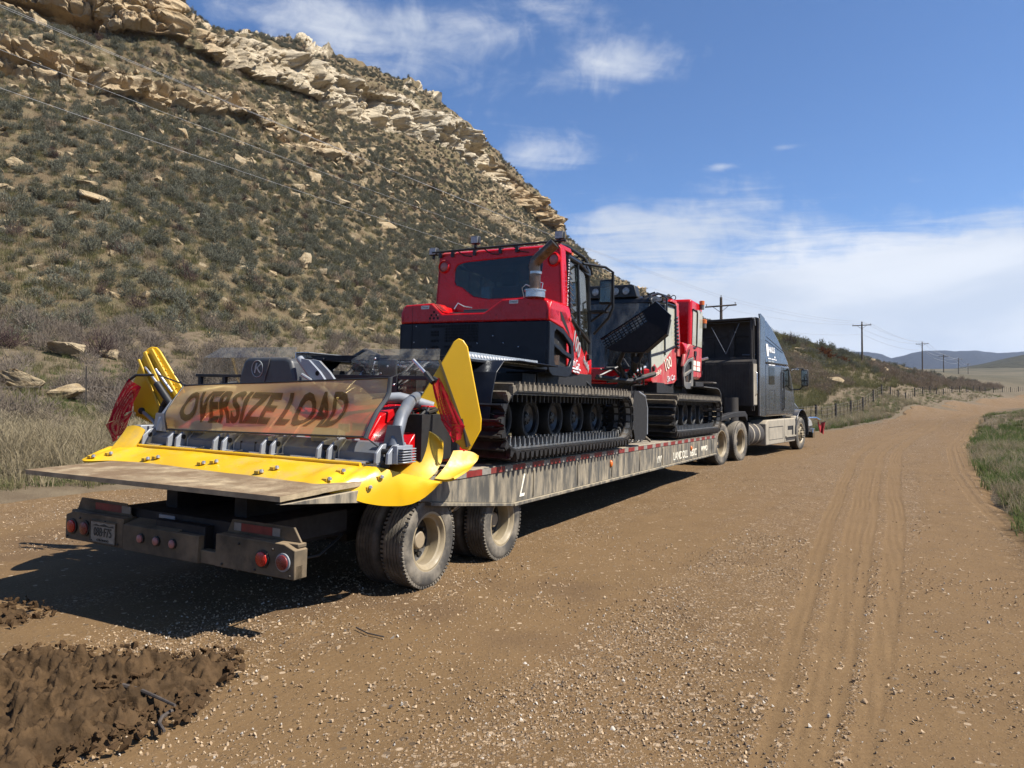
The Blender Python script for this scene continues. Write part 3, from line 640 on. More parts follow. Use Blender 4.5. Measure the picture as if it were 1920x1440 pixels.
M_lensd = P('dim red lamp lens', (.20, .03, .025), .3, var=.1, sc=40)
M_lensp = P('pink marker lens', (.42, .17, .15), .35, var=.1, sc=40)
M_amb = P('amber lens', (.72, .17, .02), .25, var=.1, sc=30, spec=.6)
M_blk = P('black plastic', (.016, .016, .017), .5, var=.2, dust=.12, dcol=(.10, .085, .07))
M_rub = P('black rubber', (.012, .012, .012), .7, var=.2, dust=.15, dcol=(.09, .075, .06))
M_sil = P('grey painted steel', (.34, .36, .39), .42, metal=.25, var=.08, sc=5, dust=.12, dcol=(.2, .17, .13))
M_sild = P('slate grey painted steel', (.15, .165, .19), .45, metal=.15, var=.1, sc=5, dust=.15, dcol=(.2, .17, .13))
M_alu = P('bare aluminium', (.62, .63, .64), .3, metal=.9, var=.06, sc=9, dust=.1)
M_plate = P('licence plate', (.30, .27, .21), .6, var=.2, sc=20, dust=.4, dcol=(.16, .12, .08))
M_ink = P('dark lettering', (.03, .035, .03), .6)
M_cream = P('cream lettering', (.92, .86, .70), .8, var=.08, sc=30, dust=.1, dcol=(.45, .38, .28))
M_white = P('white lettering', (.78, .78, .78), .6, var=.06)
M_wood = P('weathered timber', (.42, .33, .21), .9, var=.25, sc=4, dust=.2)

def wheel(parent, c, D, W, face, kind='dish', rim_mat=None, tread=True, tn='tyre', disc=None):
    """tyre and rim; c centre, x is the axle; face = +1 when the outer face looks to +x"""
    R = D / 2; f = face; rim_mat = rim_mat or M_rim
    rr = R * .615
    b = MB()
    h = W / 2
    prof = [(rr, -h * .78), (rr + .01, -h * .92), (R * .80, -h * 1.0), (R * .93, -h * .93), (R * .975, -h * .80), (R, -h * .66)]
    ribs = []
    n = 5
    for k in range(n):
        a = -h * .66 + k * (h * 1.32) / n; w_ = h * 1.32 / n
        ribs += [(R, a + w_ * .12), (R, a + w_ * .86), (R - .012, a + w_ * .89), (R - .012, a + w_ * .98)]
    prof += ribs + [(R, h * .66), (R * .975, h * .80), (R * .93, h * .93), (R * .86, h * 1.0), (R * .80, h * .985), (R * .72, h * 1.0), (rr + .012, h * .93), (rr, h * .78)]
    b.lathe([(p[0], p[1] * f) for p in prof], c, 'x', M_tyre, 44, False)
    if tread:
        for k in range(64):
            a = 2 * math.pi * k / 64
            for sx in (-1, 1):
                q = np.array([c[0] + sx * h * .80, c[1] + math.cos(a) * (R * .968), c[2] + math.sin(a) * (R * .968)])
                b.bx(q[0] - .018, q[0] + .018, q[1] - .011, q[1] + .011, q[2] - .011, q[2] + .011, M_tyre, rx(a))
    t = b.build(tn, parent, ang=40)
    b = MB()
    if kind == 'dish':          # outer wheel of a dual pair: the disc sits deep inside the barrel
        pr = [(rr, -h * .8), (rr + .012, -h * .84), (rr - .025, -h * .7), (rr - .05, 0), (rr - .045, h * .55), (rr - .012, h * .74), (rr + .014, h * .83), (rr + .016, h * .9), (rr - .008, h * .9), (rr - .026, h * .72), (rr - .036, h * .45), (rr - .042, -h * .1), (rr - .046, -h * .45)]
        b.lathe([(p[0], p[1] * f) for p in ((rr - .046, -h * .45), (R * .44, -h * .66), (R * .34, -h * .70), (R * .24, -h * .5), (R * .19, -h * .5))], c, 'x', disc or M_rimd, 36, False); b.lathe([(p[0], p[1] * f) for p in ((R * .19, -h * .5), (R * .19, h * .02), (R * .165, h * .10), (0.001, h * .12))], c, 'x', M_rimh, 24, False)
        b.lathe([(p[0], p[1] * f) for p in pr], c, 'x', rim_mat, 36, False)
        for k in range(10):
            a = 2 * math.pi * k / 10; q = (c[0] + f * (-h * .55), c[1] + math.cos(a) * R * .33, c[2] + math.sin(a) * R * .33)
            b.lathe([(.014, 0), (.014, .035 * f)], q, 'x', M_rimd, 6)
            a += .31; q = (c[0] + f * (-h * .535), c[1] + math.cos(a) * R * .46, c[2] + math.sin(a) * R * .46)
            b.lathe([(.032, 0), (.030, .006 * f)], q, 'x', M_under, 12)
    else:                        # steer wheel: bulging disc with hand holes and long lug nuts
        pr = [(rr, -h * .8), (rr - .03, -h * .6), (rr - .04, h * .4), (rr + .012, h * .84), (rr + .014, h * .92), (rr - .012, h * .92), (rr - .05, h * .62), (R * .42, h * .72), (R * .33, h * 1.02), (R * .22, h * 1.06), (R * .19, h * 1.3), (R * .12, h * 1.36), (.001, h * 1.36)]
        b.lathe([(p[0], p[1] * f) for p in pr], c, 'x', rim_mat, 36)
        for k in range(10):
            a = 2 * math.pi * k / 10; q = (c[0] + f * h * 1.02, c[1] + math.cos(a) * R * .275, c[2] + math.sin(a) * R * .275)
            b.lathe([(.02, 0), (.018, .05 * f), (.011, .075 * f)], q, 'x', M_rimd, 8)
            a += .31; q = (c[0] + f * h * .70, c[1] + math.cos(a) * R * .45, c[2] + math.sin(a) * R * .45)
            b.lathe([(.034, 0), (.03, .022 * f)], q, 'x', M_under, 12)
    rm = b.build('rim', t, ang=40)
    return t

# ------------------------------------------------------------------ the low trailer
ZD = .985                                                             # deck height
tr = thing('lowboy_trailer', 'long dusty lowboy trailer with a plain tail plate carrying the red snow groomers', 'trailer', (0, 4, 0), T)
b = MB()                                                              # deck boards
b.bx(-1.25, 1.25, .3, 11.0, ZD - .11, ZD, M_deck)
for k in range(10): b.bx(-1.24 + k * .25, -1.23 + k * .25, .35, 10.95, ZD, ZD + .006, M_under)
b.build('deck', tr, .006)
b = MB()                                                              # tail: thin plate that reaches back over the bumper
G = []
for y in np.linspace(-1.93, .34, 14):
    z = ZD + .03 * min(0, (y + .6)) ; z = ZD - .035 * ((max(0, -y - .2)) / 1.7) ** 2
    G.append([(x, y + (.12 * max(0, (x + 1.29) / 2.58)) * (y < -1.5), z) for x in np.linspace(-1.29, 1.29, 12)])
b.grid(G, M_ramp, -.035)
b.build('tail_plate', tr)
b = MB()                                                              # side beams, deep in front of the axles and tapering to the tail
for sx in (1, -1):
    x0, x1 = sx * 1.235, sx * 1.29
    b.ext([(-1.80, ZD - .055), (-.2, ZD - .21), (-.1, .76), (1.42, .58), (11.06, .585), (11.06, ZD - .002), (.33, ZD - .002), (-1.2, ZD - .04)], 'x', min(x0, x1), max(x0, x1), M_beam)
    b.ext([(1.42, .58), (1.44, .545), (11.06, .55), (11.06, .58)], 'x', min(sx * 1.2, sx * 1.315), max(sx * 1.2, sx * 1.315), M_beam)
    b.ext([(1.42, .58), (1.42, .55), (-.1, .725), (-.1, .757)], 'x', min(sx * 1.2, sx * 1.31), max(sx * 1.2, sx * 1.31), M_beam)
    for y in np.arange(1.9, 11, 1.25): b.bx(min(x1, x1 + sx * .012), max(x1, x1 + sx * .012), y, y + .012, .6, ZD - .1, M_beam)
b.build('side_beam', tr, .004)
b = MB()
for sx in (1,):
    y = -.9; k = 0
    while y < 10.95:
        L = .29 if k % 2 == 0 else .17
        z1 = ZD - .012 - (.03 if y < -.2 else 0); b.bx(1.291, 1.299, y, min(y + L, 11.0), z1 - .056, z1, M_redt if k % 2 == 0 else M_whit); y += L; k += 1
b.build('reflective_tape', tr)
b = MB()
for sx in (1, -1): b.bx(min(sx * .32, sx * .45), max(sx * .32, sx * .45), -1.3, 11, .5, ZD - .12, M_under)
for y in np.arange(-.2, 11, .55): b.bx(-1.2, 1.2, y, y + .06, ZD - .22, ZD - .115, M_under)
for y in (0, 1.33): b.tube([(-1.1, y, .43), (1.1, y, .43)], .065, M_under, 10); b.bx(-.5, .5, y - .2, y + .2, .35, .62, M_under)
b.bx(-.75, .75, -1.5, -.5, .52, .70, M_under); b.bx(-.6, -.3, -1.5, 2.2, .45, .6, M_under); b.bx(.3, .6, -1.5, 2.2, .45, .6, M_under)
for sx in (-1, 1): b.ext([(-.55, .45), (1.9, .45), (1.9, .6), (1.2, .74), (.2, .74), (-.55, .6)], 'x', sx * .55 - .04, sx * .55 + .04, M_under)
b.tube([(1.02, .66, .6), (1.08, .66, .62), (1.1, .66, .60)], .05, M_alu, 10)
b.build('underframe', tr, .01)
for y in (0.0, 1.33):
    for sx in (1, -1):
        wheel(tr, (sx * 1.13, y, .405), .80, .235, sx, 'dish')
        wheel(tr, (sx * .85, y, .405), .80, .235, -sx, 'dish', tread=False)
# rear bumper: two lamp boxes and a raised centre step
bp = MB(); y0 = -1.60
def bumper_poly(): return
yb = lambda x: y0 + .03 * (x / 1.25)
bp.bx(-1.25, 1.25, y0 - .012, y0 + .06, .405, .50, M_bump)
for sx, (xa, xb) in ((-1, (-1.25, -.52)), (1, (.50, 1.25))):
    bp.ext([(xa, .405), (xb, .405), (xb, .60), (xb - (.10 if sx > 0 else 0), .635), (xa + (.10 if sx < 0 else 0), .635), (xa, .60)], 'y', y0 - .02, y0 + .10, M_bump)
    bp.ext([(xa + .02, .636), (xb - .02, .636), (xb - .09, .735), (xa + .07, .735)], 'y', y0 + .06, y0 + .078, M_bump)
    bp.bx(xa + .01, xb - .01, y0 + .02, y0 + .1, .61, .638, M_bump)
bp.ext([(-.50, .405), (.34, .405), (.34, .60), (-.50, .60)], 'y', y0 - .035, y0 + .02, M_bump)
bp.ext([(y0 - .03, .60), (y0 + .34, .70), (y0 + .34, .60)], 'x', -.50, .10, M_bump)
bp.bx(-.2, .34, y0 + .02, y0 + .5, .45, .66, M_under); bp.bx(-.26, -.08, y0 + .09, y0 + .16, .655, .685, M_sil)
for sx in (-1, 1):
    for k in range(5): bp.lathe([(.012, 0), (.010, -.012)], (sx * (1.215 - .16 * k), y0 - .021, .59 if k % 2 else .43), 'y', M_rimd, 6)
bumper = bp.build('bumper', tr, .006)
b = MB()
for j, (xa, L, m) in enumerate(((-1.10, .12, M_bump), (-.98, .33, M_redt), (-.65, .11, M_whit), (.60, .07, M_whit), (.67, .30, M_redt), (.97, .07, M_whit))):
    if j == 3: b.build('bumper_tape', bumper); b = MB()
    b.bx(xa, xa + L - .002, y0 + .052, y0 + .058, .66, .715, m)
b.build('bumper_tape', bumper)
def lamp(x, z, r, m, parent, y=y0 - .022, name='tail_light', rim=M_blk):
    b = MB(); b.lathe([(r * 1.22, 0), (r * 1.22, -.012), (r * 1.02, -.014)], (x, y, z), 'y', rim, 24)
    b.lathe([(r, -.012), (r * .96, -.022), (r * .6, -.028), (0.001, -.030)], (x, y, z), 'y', m, 24)
    if m is M_lens:
        for k in range(12):
            a = 2 * math.pi * k / 12
            for q in (.72, .38): b.lathe([(.004, 0), (.003, -.004)], (x + math.cos(a) * r * q, y - .023, z + math.sin(a) * r * q), 'y', M_lens, 6)
    return b.build(name, parent)
for x, m, rm in ((-1.15, M_lens, M_blk), (-.985, M_lensd, M_blk), (.965, M_lens, M_blk), (1.155, M_lensd, M_sil)): lamp(x, .515, .051, m, bumper, rim=rm)
for x in (-.28, -.10, .08): lamp(x, .515, .03, M_lensp, bumper, y0 - .036, 'marker_light')
b = MB(); b.bx(-.91, -.60, y0 - .028, y0 - .022, .425, .585, M_plate)
b.tube([(-.912, y0 - .03, .423), (-.598, y0 - .03, .423), (-.598, y0 - .03, .587), (-.912, y0 - .03, .587), (-.912, y0 - .03, .423)], .006, M_bump, 6)
b.ext([(-.89, .55), (-.84, .566), (-.80, .557), (-.74, .572), (-.68, .556), (-.63, .566), (-.62, .55)], 'y', y0 - .0300, y0 - .0285, M_ink)
lp = b.build('licence_plate', bumper)
lettering(lp, '08B·F75', facing((-.755, y0 - .030, .502), (1, 0, 0), (0, 0, 1)), .10, M_ink, sx=.68)
lettering(lp, 'COLORADO', facing((-.755, y0 - .030, .441), (1, 0, 0), (0, 0, 1)), .024, M_ink, sx=1.1)
# side lamps and lettering
for y in (4.35, 8.85): b = MB(); b.ball((1.297, y, .79), .045, M_amb, 8, (.55, .8, 1.1)); b.build('side_lamp', tr)
lettering(tr, 'LANDOLL', facing((1.2925, 8.10, .695), (0, 1, 0), (0, 0, 1)), .20, M_cream, ext=.003, sx=1.15); lettering(tr, '660C', facing((1.2925, 9.05, .695), (0, 1, 0), (0, 0, 1)), .20, M_cream, ext=.003, sx=1.15)
lettering(tr, '///', facing((1.2925, 6.7, .70), (0, 1, 0), (0, 0, 1)), .16, M_cream, ext=.003, sx=1.9, shear=.1)
lettering(tr, 'WWD', facing((1.2925, 9.95, .73), (0, 1, 0), (0, 0, 1)), .15, M_cream, ext=.003, sx=1.35, shear=.2)
lettering(tr, 'L', facing((1.2925, 1.62, .73), (0, 1, 0), (0, 0, 1)), .34, M_cream, ext=.003, sx=.8, shear=.55)
# front: short raised neck over the truck's drive wheels, with a timber box on it
b = MB()
b.ext([(11.0, .62), (11.25, .62), (11.9, 1.22), (15.2, 1.22), (15.2, 1.10), (12.0, 1.08), (11.35, .55), (11.0, .55)], 'x', -.6, .6, M_under)
b.bx(-.55, .55, 13.1, 15.0, 1.0, 1.12, M_under)
b.bx(-1.2, 1.2, 11.02, 11.2, .58, ZD, M_under)
b.bx(-.95, .85, 12.3, 14.9, 1.23, 1.30, M_tan)
b.build('gooseneck', tr, .01)
b = MB()
b.bx(-1.0, .80, 12.5, 14.0, 1.305, 1.58, M_wood)
for k in range(3): b.bx(.80, .812, 12.5, 14.0, 1.32 + k * .09, 1.395 + k * .09, M_wood)
b.bx(.805, .83, 13.55, 13.64, 1.31, 1.60, M_wood); b.bx(.805, .83, 12.55, 12.64, 1.31, 1.60, M_wood)
b.build('toolbox', tr, .006)
b = MB()
for pth in (((-.9, -1.5, .52), (-.6, -1.35, .48), (-.3, -1.45, .50)), ((.36, -1.5, .62), (.5, -1.2, .55), (.55, -.6, .62)), ((1.0, -1.5, .47), (.9, -1.0, .42), (.7, -.5, .48)), ((-.2, -1.1, .66), (.1, -1.0, .69), (.4, -.9, .67))): b.tube(pth, .010, M_rub, 6)
b.build('wiring', tr)

# ------------------------------------------------------------------ bucket
bk = thing('bucket', 'grey plastic bucket of straps with a yellow lid on the timber box behind the truck', 'bucket', (.45, 13.1, 1.585), T)
M_buck = P('grey bucket plastic', (.30, .28, .25), .6, dust=.4); M_yell = P('yellow plastic lid', (.75, .55, .10), .5, dust=.25)
b = MB(); b.lathe([(.16, 0), (.175, .02), (.205, .33), (.21, .34)], (.45, 13.1, 1.585), 'z', M_buck, 22)
for k in range(18):
    a = k * math.pi / 9; b.bx(.45 + .19 * math.cos(a) - .006, .45 + .19 * math.cos(a) + .006, 13.1 + .19 * math.sin(a) - .006, 13.1 + .19 * math.sin(a) + .006, 1.59, 1.9, M_buck)
b.build('body', bk)
b = MB(); b.lathe([(.225, .335), (.23, .36), (.21, .385), (.001, .39)], (.45, 13.1, 1.585), 'z', M_yell, 22)
for k in range(10):
    a = k * math.pi / 5; b.ball((.45 + .2 * math.cos(a), 13.1 + .2 * math.sin(a), 1.97), .03, M_yell, 5)
b.build('lid', bk)
b = MB(); b.tube([(.60, 12.93, 1.95), (.66, 12.98, 1.75), (.72, 13.1, 1.58)], .016, M_under, 6); b.tube([(.62, 13.25, 1.95), (.64, 13.4, 1.6)], .016, M_under, 6); b.build('strap', bk)
# ------------------------------------------------------------------ snow groomers
M_red = P('red gloss paint', (.56, .005, .008), .26, var=.08, sc=4, dust=.10, dcol=(.35, .12, .09), coat=.12, spec=.35)
M_redd = P('dusty red paint', (.50, .045, .05), .5, var=.12, sc=4, dust=.55, dcol=(.42, .24, .19), streak=1)
M_navy = P('blue black panel', (.007, .009, .015), .4, var=.15, sc=4, dust=.08, dcol=(.07, .065, .06), spec=.3)
M_blkg = P('gloss black frame', (.010, .010, .011), .38, var=.1, dust=.08, dcol=(.1, .085, .07))
M_hole = P('dark opening', (.004, .004, .005), .9)
M_trk = P('track steel', (.045, .045, .047), .42, metal=.55, var=.3, sc=12, dust=.28, dcol=(.13, .105, .075))
M_belt = P('track belt rubber', (.014, .014, .014), .6, dust=.25, dcol=(.12, .095, .07))
M_spike = P('worn steel guides', (.30, .31, .32), .35, metal=.8, var=.2, sc=20, dust=.1)
M_lug = P('muddy cleats', (.16, .135, .10), .9, var=.3, sc=14, dust=.3, bump=.4)
M_exh = P('heat tinted exhaust', (.17, .105, .07), .32, metal=.85, var=.35, sc=9)
M_steel = P('stainless can', (.45, .44, .42), .3, metal=.9, var=.1, sc=10)
M_lamp = P('work lamp glass', (.42, .42, .40), .15, var=.25, sc=30, spec=.8)
M_grey = P('grey plastic', (.055, .058, .062), .45, var=.1, sc=5, dust=.08)
M_greyp = P('dusty grey plastic', (.10, .10, .10), .55, var=.1, sc=5, dust=.55, dcol=(.24, .21, .17))
M_silv = P('silver lettering', (.42, .45, .45), .45, metal=.3, var=.05)
M_step = P('perforated bright step', (.52, .54, .55), .3, metal=.7, var=.1, sc=10)
M_seat = P('seat cloth', (.03, .03, .035), .85)
M_glass = glass('tinted cab glass', (.50, .58, .58), .10)
M_gdark = glass('dark rear glass', (.34, .38, .40), .05)
M_gdust = glass('dusty cab glass', (.5, .52, .48), .92, .12, .05, .5, (.36, .345, .27))
M_gstrk = glass('streaked windscreen', (.30, .32, .33), .5, .08, .3, .7, (.22, .21, .18))
M_mirr = P('mirror glass', (.55, .6, .6), .05, metal=1.0, var=.05)

def ring_slab(b, outer, inner, put, d, th, mat, n=64):
    """flat panel with a window in it; put(p, depth) lays 2D points into the panel's plane"""
    def res(poly):
        q = np.array(poly + [poly[0]], float); L = np.r_[0, np.cumsum(np.hypot(*np.diff(q, axis=0).T))]; c = np.array(poly).mean(0)
        ang = []
        for k in range(n):
            a = 2 * math.pi * k / n; dv = np.array([math.cos(a), math.sin(a)]); best = None
            for i in range(len(poly)):
                p0, p1 = q[i] - cen, q[i + 1] - cen; e = p1 - p0; den = dv[0] * e[1] - dv[1] * e[0]
                if abs(den) < 1e-9: continue
                tt_ = (p0[0] * e[1] - p0[1] * e[0]) / den; uu = (p0[0] * dv[1] - p0[1] * dv[0]) / den
                if tt_ > 0 and -1e-6 <= uu <= 1 + 1e-6 and (best is None or tt_ > best): best = tt_
            ang.append(cen + dv * best)
        return ang
    cen = np.array(inner, float).mean(0)
    o_, i_ = res(outer), res(inner)
    vs = [put(p, d) for p in o_] + [put(p, d) for p in i_] + [put(p, d + th) for p in o_] + [put(p, d + th) for p in i_]
    fs = []
    for k in range(n):
        j = (k + 1) % n
        fs += [(k, j, n + j, n + k), (2 * n + k, 3 * n + k, 3 * n + j, 2 * n + j), (k, 2 * n + k, 2 * n + j, j), (n + k, n + j, 3 * n + j, 3 * n + k)]
    b.add(vs, fs, mat)
    return i_
def track_path(y0, y1, zc, r, sag=0.0, n=76):
    """closed belt line round two end wheels, evenly spaced: points, outward normals"""
    L = y1 - y0; per = 2 * L + 2 * math.pi * r; out = []
    for k in range(n):
        s = per * k / n
        if s < L: out.append(((y0 + s, zc - r), (0, -1)))
        elif s < L + math.pi * r: a = -math.pi / 2 + (s - L) / r; out.append(((y1 + r * math.cos(a), zc + r * math.sin(a)), (math.cos(a), math.sin(a))))
        elif s < 2 * L + math.pi * r: q = s - L - math.pi * r; out.append(((y1 - q, zc + r - sag * math.sin(math.pi * q / L)), (0, 1)))
        else: a = math.pi / 2 + (s - 2 * L - math.pi * r) / r; out.append(((y0 + r * math.cos(a), zc + r * math.sin(a)), (math.cos(a), math.sin(a))))
    return out
def make_track(root, tf, side, y0, y1, zc, r, xi, xo):
    """one crawler track: belts, cleats, guide spikes (one part), its wheels as parts of their own"""
    b = MB(tf); pts = track_path(y0, y1, zc, r)
    lo, hi = (xi, xo) if side > 0 else (-xo, -xi)
    m = len(pts)
    bands = [(xi, xi + .16), (xi + .25, xi + .36), (xo - .31, xo - .20), (xo - .12, xo - .02)]
    for a, c in bands:
        a, c = (a, c) if side > 0 else (-c, -a)
        vs = []
        for (y, z), (ny, nz) in pts:
            vs += [(a, y, z), (c, y, z), (c, y + ny * .016, z + nz * .016), (a, y + ny * .016, z + nz * .016)]
        fs = []
        for k in range(m):
            j = (k + 1) % m
            for q in range(4): fs.append((4 * k + q, 4 * k + (q + 1) % 4, 4 * j + (q + 1) % 4, 4 * j + q))
        b.add(vs, [f[::-1] for f in fs] if side > 0 else fs, M_belt)
    for k, ((y, z), (ny, nz)) in enumerate(pts):
        ty, tz = -nz, ny
        def P3(x, t, n): return (x, y + ty * t + ny * n, z + tz * t + nz * n)
        def brick(x0, x1, t0, t1, n0, n1, mat, tt0=None, tt1=None):
            tt0 = t0 if tt0 is None else tt0; tt1 = t1 if tt1 is None else tt1
            b.add([P3(x0, t0, n0), P3(x1, t0, n0), P3(x1, t1, n0), P3(x0, t1, n0), P3(x0, tt0, n1), P3(x1, tt0, n1), P3(x1, tt1, n1), P3(x0, tt1, n1)],
                  [(0, 3, 2, 1), (4, 5, 6, 7), (0, 1, 5, 4), (1, 2, 6, 5), (2, 3, 7, 6), (3, 0, 4, 7)], mat)
        top = nz > .6; w = .055
        brick(lo, hi, -w, w, .016, .034, M_trk)                       # cleat foot
        brick(lo + .01, hi - .01, -.016, .016, .034, .125, M_lug if top else M_trk, -.009, .009)
        brick(lo, lo + .05, -.045, .045, .02, .10, M_lug if top else M_trk, -.02, .02); brick(hi - .05, hi, -.045, .045, .02, .10, M_lug if top else M_trk, -.02, .02)
        for x in (xi + .205, xo - .39, xo - .16):                         # guide spikes inside the loop
            xx = x * side; brick(xx - .014, xx + .014, -.020, .020, .012, -.085, M_spike if nz < -.6 else M_trk, -.008, .008)
        for x in (xi + .06, xi + .3, xo - .25, xo - .07):
            xx = x * side; brick(xx - .03, xx + .03, -.05, .05, -.008, .0, M_spike)
    o = b.build('track', root, ang=30)
    def disc(y, rad, x, w, spoke=True, name='road_wheel'):
        b = MB(tf); f = side
        b.lathe([(rad * .62, -w * f), (rad * .95, -w * f), (rad, -w * .7 * f), (rad, w * .7 * f), (rad * .95, w * f), (rad * .80, w * f), (rad * .74, w * .75 * f)], (x * f, y, zc), 'x', M_rub, 32, False)
        b.lathe([(rad * .78, -w * .6 * f), (rad * .80, w * .8 * f), (rad * .74, w * .82 * f), (rad * .70, w * .4 * f), (rad * .42, -w * .1 * f), (rad * .30, w * .35 * f), (rad * .28, w * .5 * f), (rad * .12, w * .55 * f), (.001, w * .56 * f)], (x * f, y, zc), 'x', M_blkg, 30, False)
        for k in range(6):
            a = k * math.pi / 3 + y; b.lathe([(.013, 0), (.011, .022 * f)], (x * f + .36 * w * f, y + math.cos(a) * rad * .22, zc + math.sin(a) * rad * .22), 'x', M_trk, 6)
        return b.build(name, root)
    rw = .235; gap = (y1 - y0 - .56) / 4
    for k in range(5): disc(y0 + .36 + k * (y1 - y0 - .55) / 4, rw, .97, .085)
    disc(y0, r - .03, .88, .07, name='drive_sprocket'); disc(y1, r - .04, .88, .07, name='idler_wheel')
    return o
def snowcat(root, tf, dirty, fr, xo=1.36, y0=-1.28, y1=2.03):
    """cat frame: x to its right, y forward from the back of its engine hood, z up from the ground (deck at .985)"""
    red = M_red; red2 = M_redd if dirty else M_red
    gl_side = M_gdust if dirty else M_glass; gl_front = M_gstrk if dirty else M_glass
    nv = M_greyp if dirty else M_navy
    # belly, axles
    b = MB(tf); b.bx(-.52, .52, -1.2, 2.3, 1.22, 1.62, M_under); b.bx(-.52, .52, .0, 2.2, 1.6, 1.98, M_under); b.bx(-.9, .9, .1, 1.9, 1.80, 2.02, M_under)
    b.tube([(-1.0, -1.28, 1.425), (1.0, -1.28, 1.425)], .07, M_under); b.tube([(-1.0, 2.03, 1.425), (1.0, 2.03, 1.425)], .05, M_under)
    for k in range(5): b.tube([(-.98, -1.28 + .36 + k * .69, 1.425), (.98, -1.28 + .36 + k * .69, 1.425)], .035, M_under, 6)
    for k in range(9):
        y = .2 + rng.random() * 1.7; x = .55 + rng.random() * .35; z = 1.75 + rng.random() * .25
        b.tube([(x, y, z), (x + .08, y + .1, z - .1), (x + .05, y + .25, z - .16)], .018, M_trk, 6)
    b.build('chassis', root, .012)
    for sd_ in (1, -1): make_track(root, tf, sd_, y0, y1, 1.425, .275, xo - .78, xo)
    # engine hood: red cap with a notch in the middle, black panel below
    b = MB(tf)
    b.ext([(-1.085, 2.60), (-1.075, 2.76), (-1.02, 2.845), (-.60, 2.86), (-.43, 2.715), (.18, 2.715), (.44, 2.875), (.98, 2.885), (1.055, 2.83), (1.085, 2.74), (1.085, 2.60)], 'y', 0, .30, red)
    b.ext([(-1.085, 2.60), (-1.085, 2.74), (-1.03, 2.85), (-.62, 2.86), (-.55, 2.60)], 'y', .30, .66, red); b.ext([(.55, 2.60), (.44, 2.875), (.98, 2.885), (1.06, 2.83), (1.085, 2.74), (1.085, 2.60)], 'y', .30, .66, red)
    b.bx(-.60, .58, .30, .66, 2.55, 2.70, red)
    hood = b.build('engine_hood', root, .022, seg=3)
    b = MB(tf)
    b.slab([(-.60, .02, 2.855), (-.44, .02, 2.735), (-.42, .28, 2.735), (-.58, .28, 2.855)], (.6, 0, .8), .008, M_red)
    for i in range(5):
        for j in range(6):
            f0 = .1 + i * .17; y = .04 + j * .04
            c = np.array([-.60 + .16 * f0, y, 2.857 - .12 * f0]) + np.array([.006, 0, .009]); b.slab([c + np.array(q) for q in ((-.008, 0, .006), (.008, 0, -.006), (.008, .026, -.006), (-.008, .026, .006))], (.6, 0, .8), .002, M_hole)
    b.build('intake_grille', hood)
    b = MB(tf); b.bx(-.36, .24, .05, .34, 2.72, 2.735, M_grey); b.ext([(-.02 + .05, 2.715), (.24, 2.83), (.24, 2.715)], 'y', .32, .34, M_grey); b.bx(-.30, .20, .30, .33, 2.72, 2.80, M_grey); b.build('hood_plate', hood, .004)
    b = MB(tf); b.bx(-1.085, 1.06, .004, .10, 1.97, 2.596, nv); b.bx(-1.05, 1.03, .10, .66, 1.97, 2.56, M_under); rear = b.build('rear_panel', root, .012)
    b = MB(tf)                                                        # punched grille squares
    for i in range(17):
        for j in range(11):
            x = -.60 + i * .042; z = 2.57 - j * .038
            if (i in (3, 4) and j > 0) or (j in (6,) ) or (i < 3 and j in (1, 4)) or (j > 7 and (i < 6 or i > 13)) or (i > 14 and j > 5): continue
            b.bx(x, x + .032, -.0015, .012, z - .028, z, M_hole)
    b.build('rear_grille', rear)
    b = MB(tf)
    for x, z in ((-.86, 2.35), (-.66, 2.26), (.32, 2.42), (.1, 2.33), (.47, 2.33), (.68, 2.28), (-.30, 2.25), (.6, 2.06), (-.83, 2.56)): b.ball((x, 0, z), .010, M_alu, 4)
    for x, z in ((-.85, 2.63), (-.62, 2.62), (-.2, 2.63), (.15, 2.63), (.5, 2.63), (.75, 2.64), (-.5, 2.70), (.42, 2.75), (.36, 2.68), (.62, 2.79), (.8, 2.80), (-.68, 2.80), (-.98, 2.68)): b.ball((x, -.002, z), .008, M_redd, 4)
    for x, z in ((-.56, 2.74), (-.60, 2.70), (-.52, 2.70), (-.62, 2.66), (-.56, 2.66), (-.50, 2.66)): b.bx(x - .014, x + .014, -.0025, .01, z - .014, z + .014, M_hole)
    b.bx(-.90, -.898, -.002, .01, 1.98, 2.84, M_hole)
    b.build('rivets', rear)
    # sides of the engine bay: red wing above, black guard with two openings below
    for s in (1, -1):
        b = MB(tf); xo = 1.085 * s; xi = 1.02 * s; a, c = min(xo, xi), max(xo, xi)
        b.ext([(.0, 2.597), (.0, 2.74), (.06, 2.84), (.28, 2.845), (.50, 2.76), (.66, 2.62), (.76, 2.44), (.78, 2.36), (.72, 2.40), (.42, 2.535)], 'x', a, c, red2 if s < 0 or not dirty else red2)
        wing = b.build('hood_wing', root, .02, seg=3)
        b = MB(tf); xx = 1.087 * s
        b.ext([(.30, 2.74), (.36, 2.73), (.52, 2.60), (.62, 2.50), (.63, 2.46), (.50, 2.54), (.36, 2.64)], 'x', min(xx, xx - .01 * s), max(xx, xx - .01 * s), M_hole); b.build('wing_vent', wing)
        b = MB(tf); b.lathe([(.035, 0), (.03, .012 * s), (.001, .014 * s)], (1.083 * s, .62, 2.68), 'x', M_lens, 14); b.build('side_marker', wing)
        b = MB(tf)
        outer = [(.004, 1.99), (.004, 2.592), (.42, 2.53), (.74, 2.385), (.78, 2.20), (.70, 1.975), (.55, 1.935), (.12, 1.94)]
        ring_slab(b, outer, [(.16, 2.12), (.14, 2.46), (.20, 2.51), (.42, 2.46), (.66, 2.34), (.69, 2.16), (.62, 2.07), (.2, 2.07)], lambda p, d: (d, p[0], p[1]), 1.055 * s, .04 * s, nv)
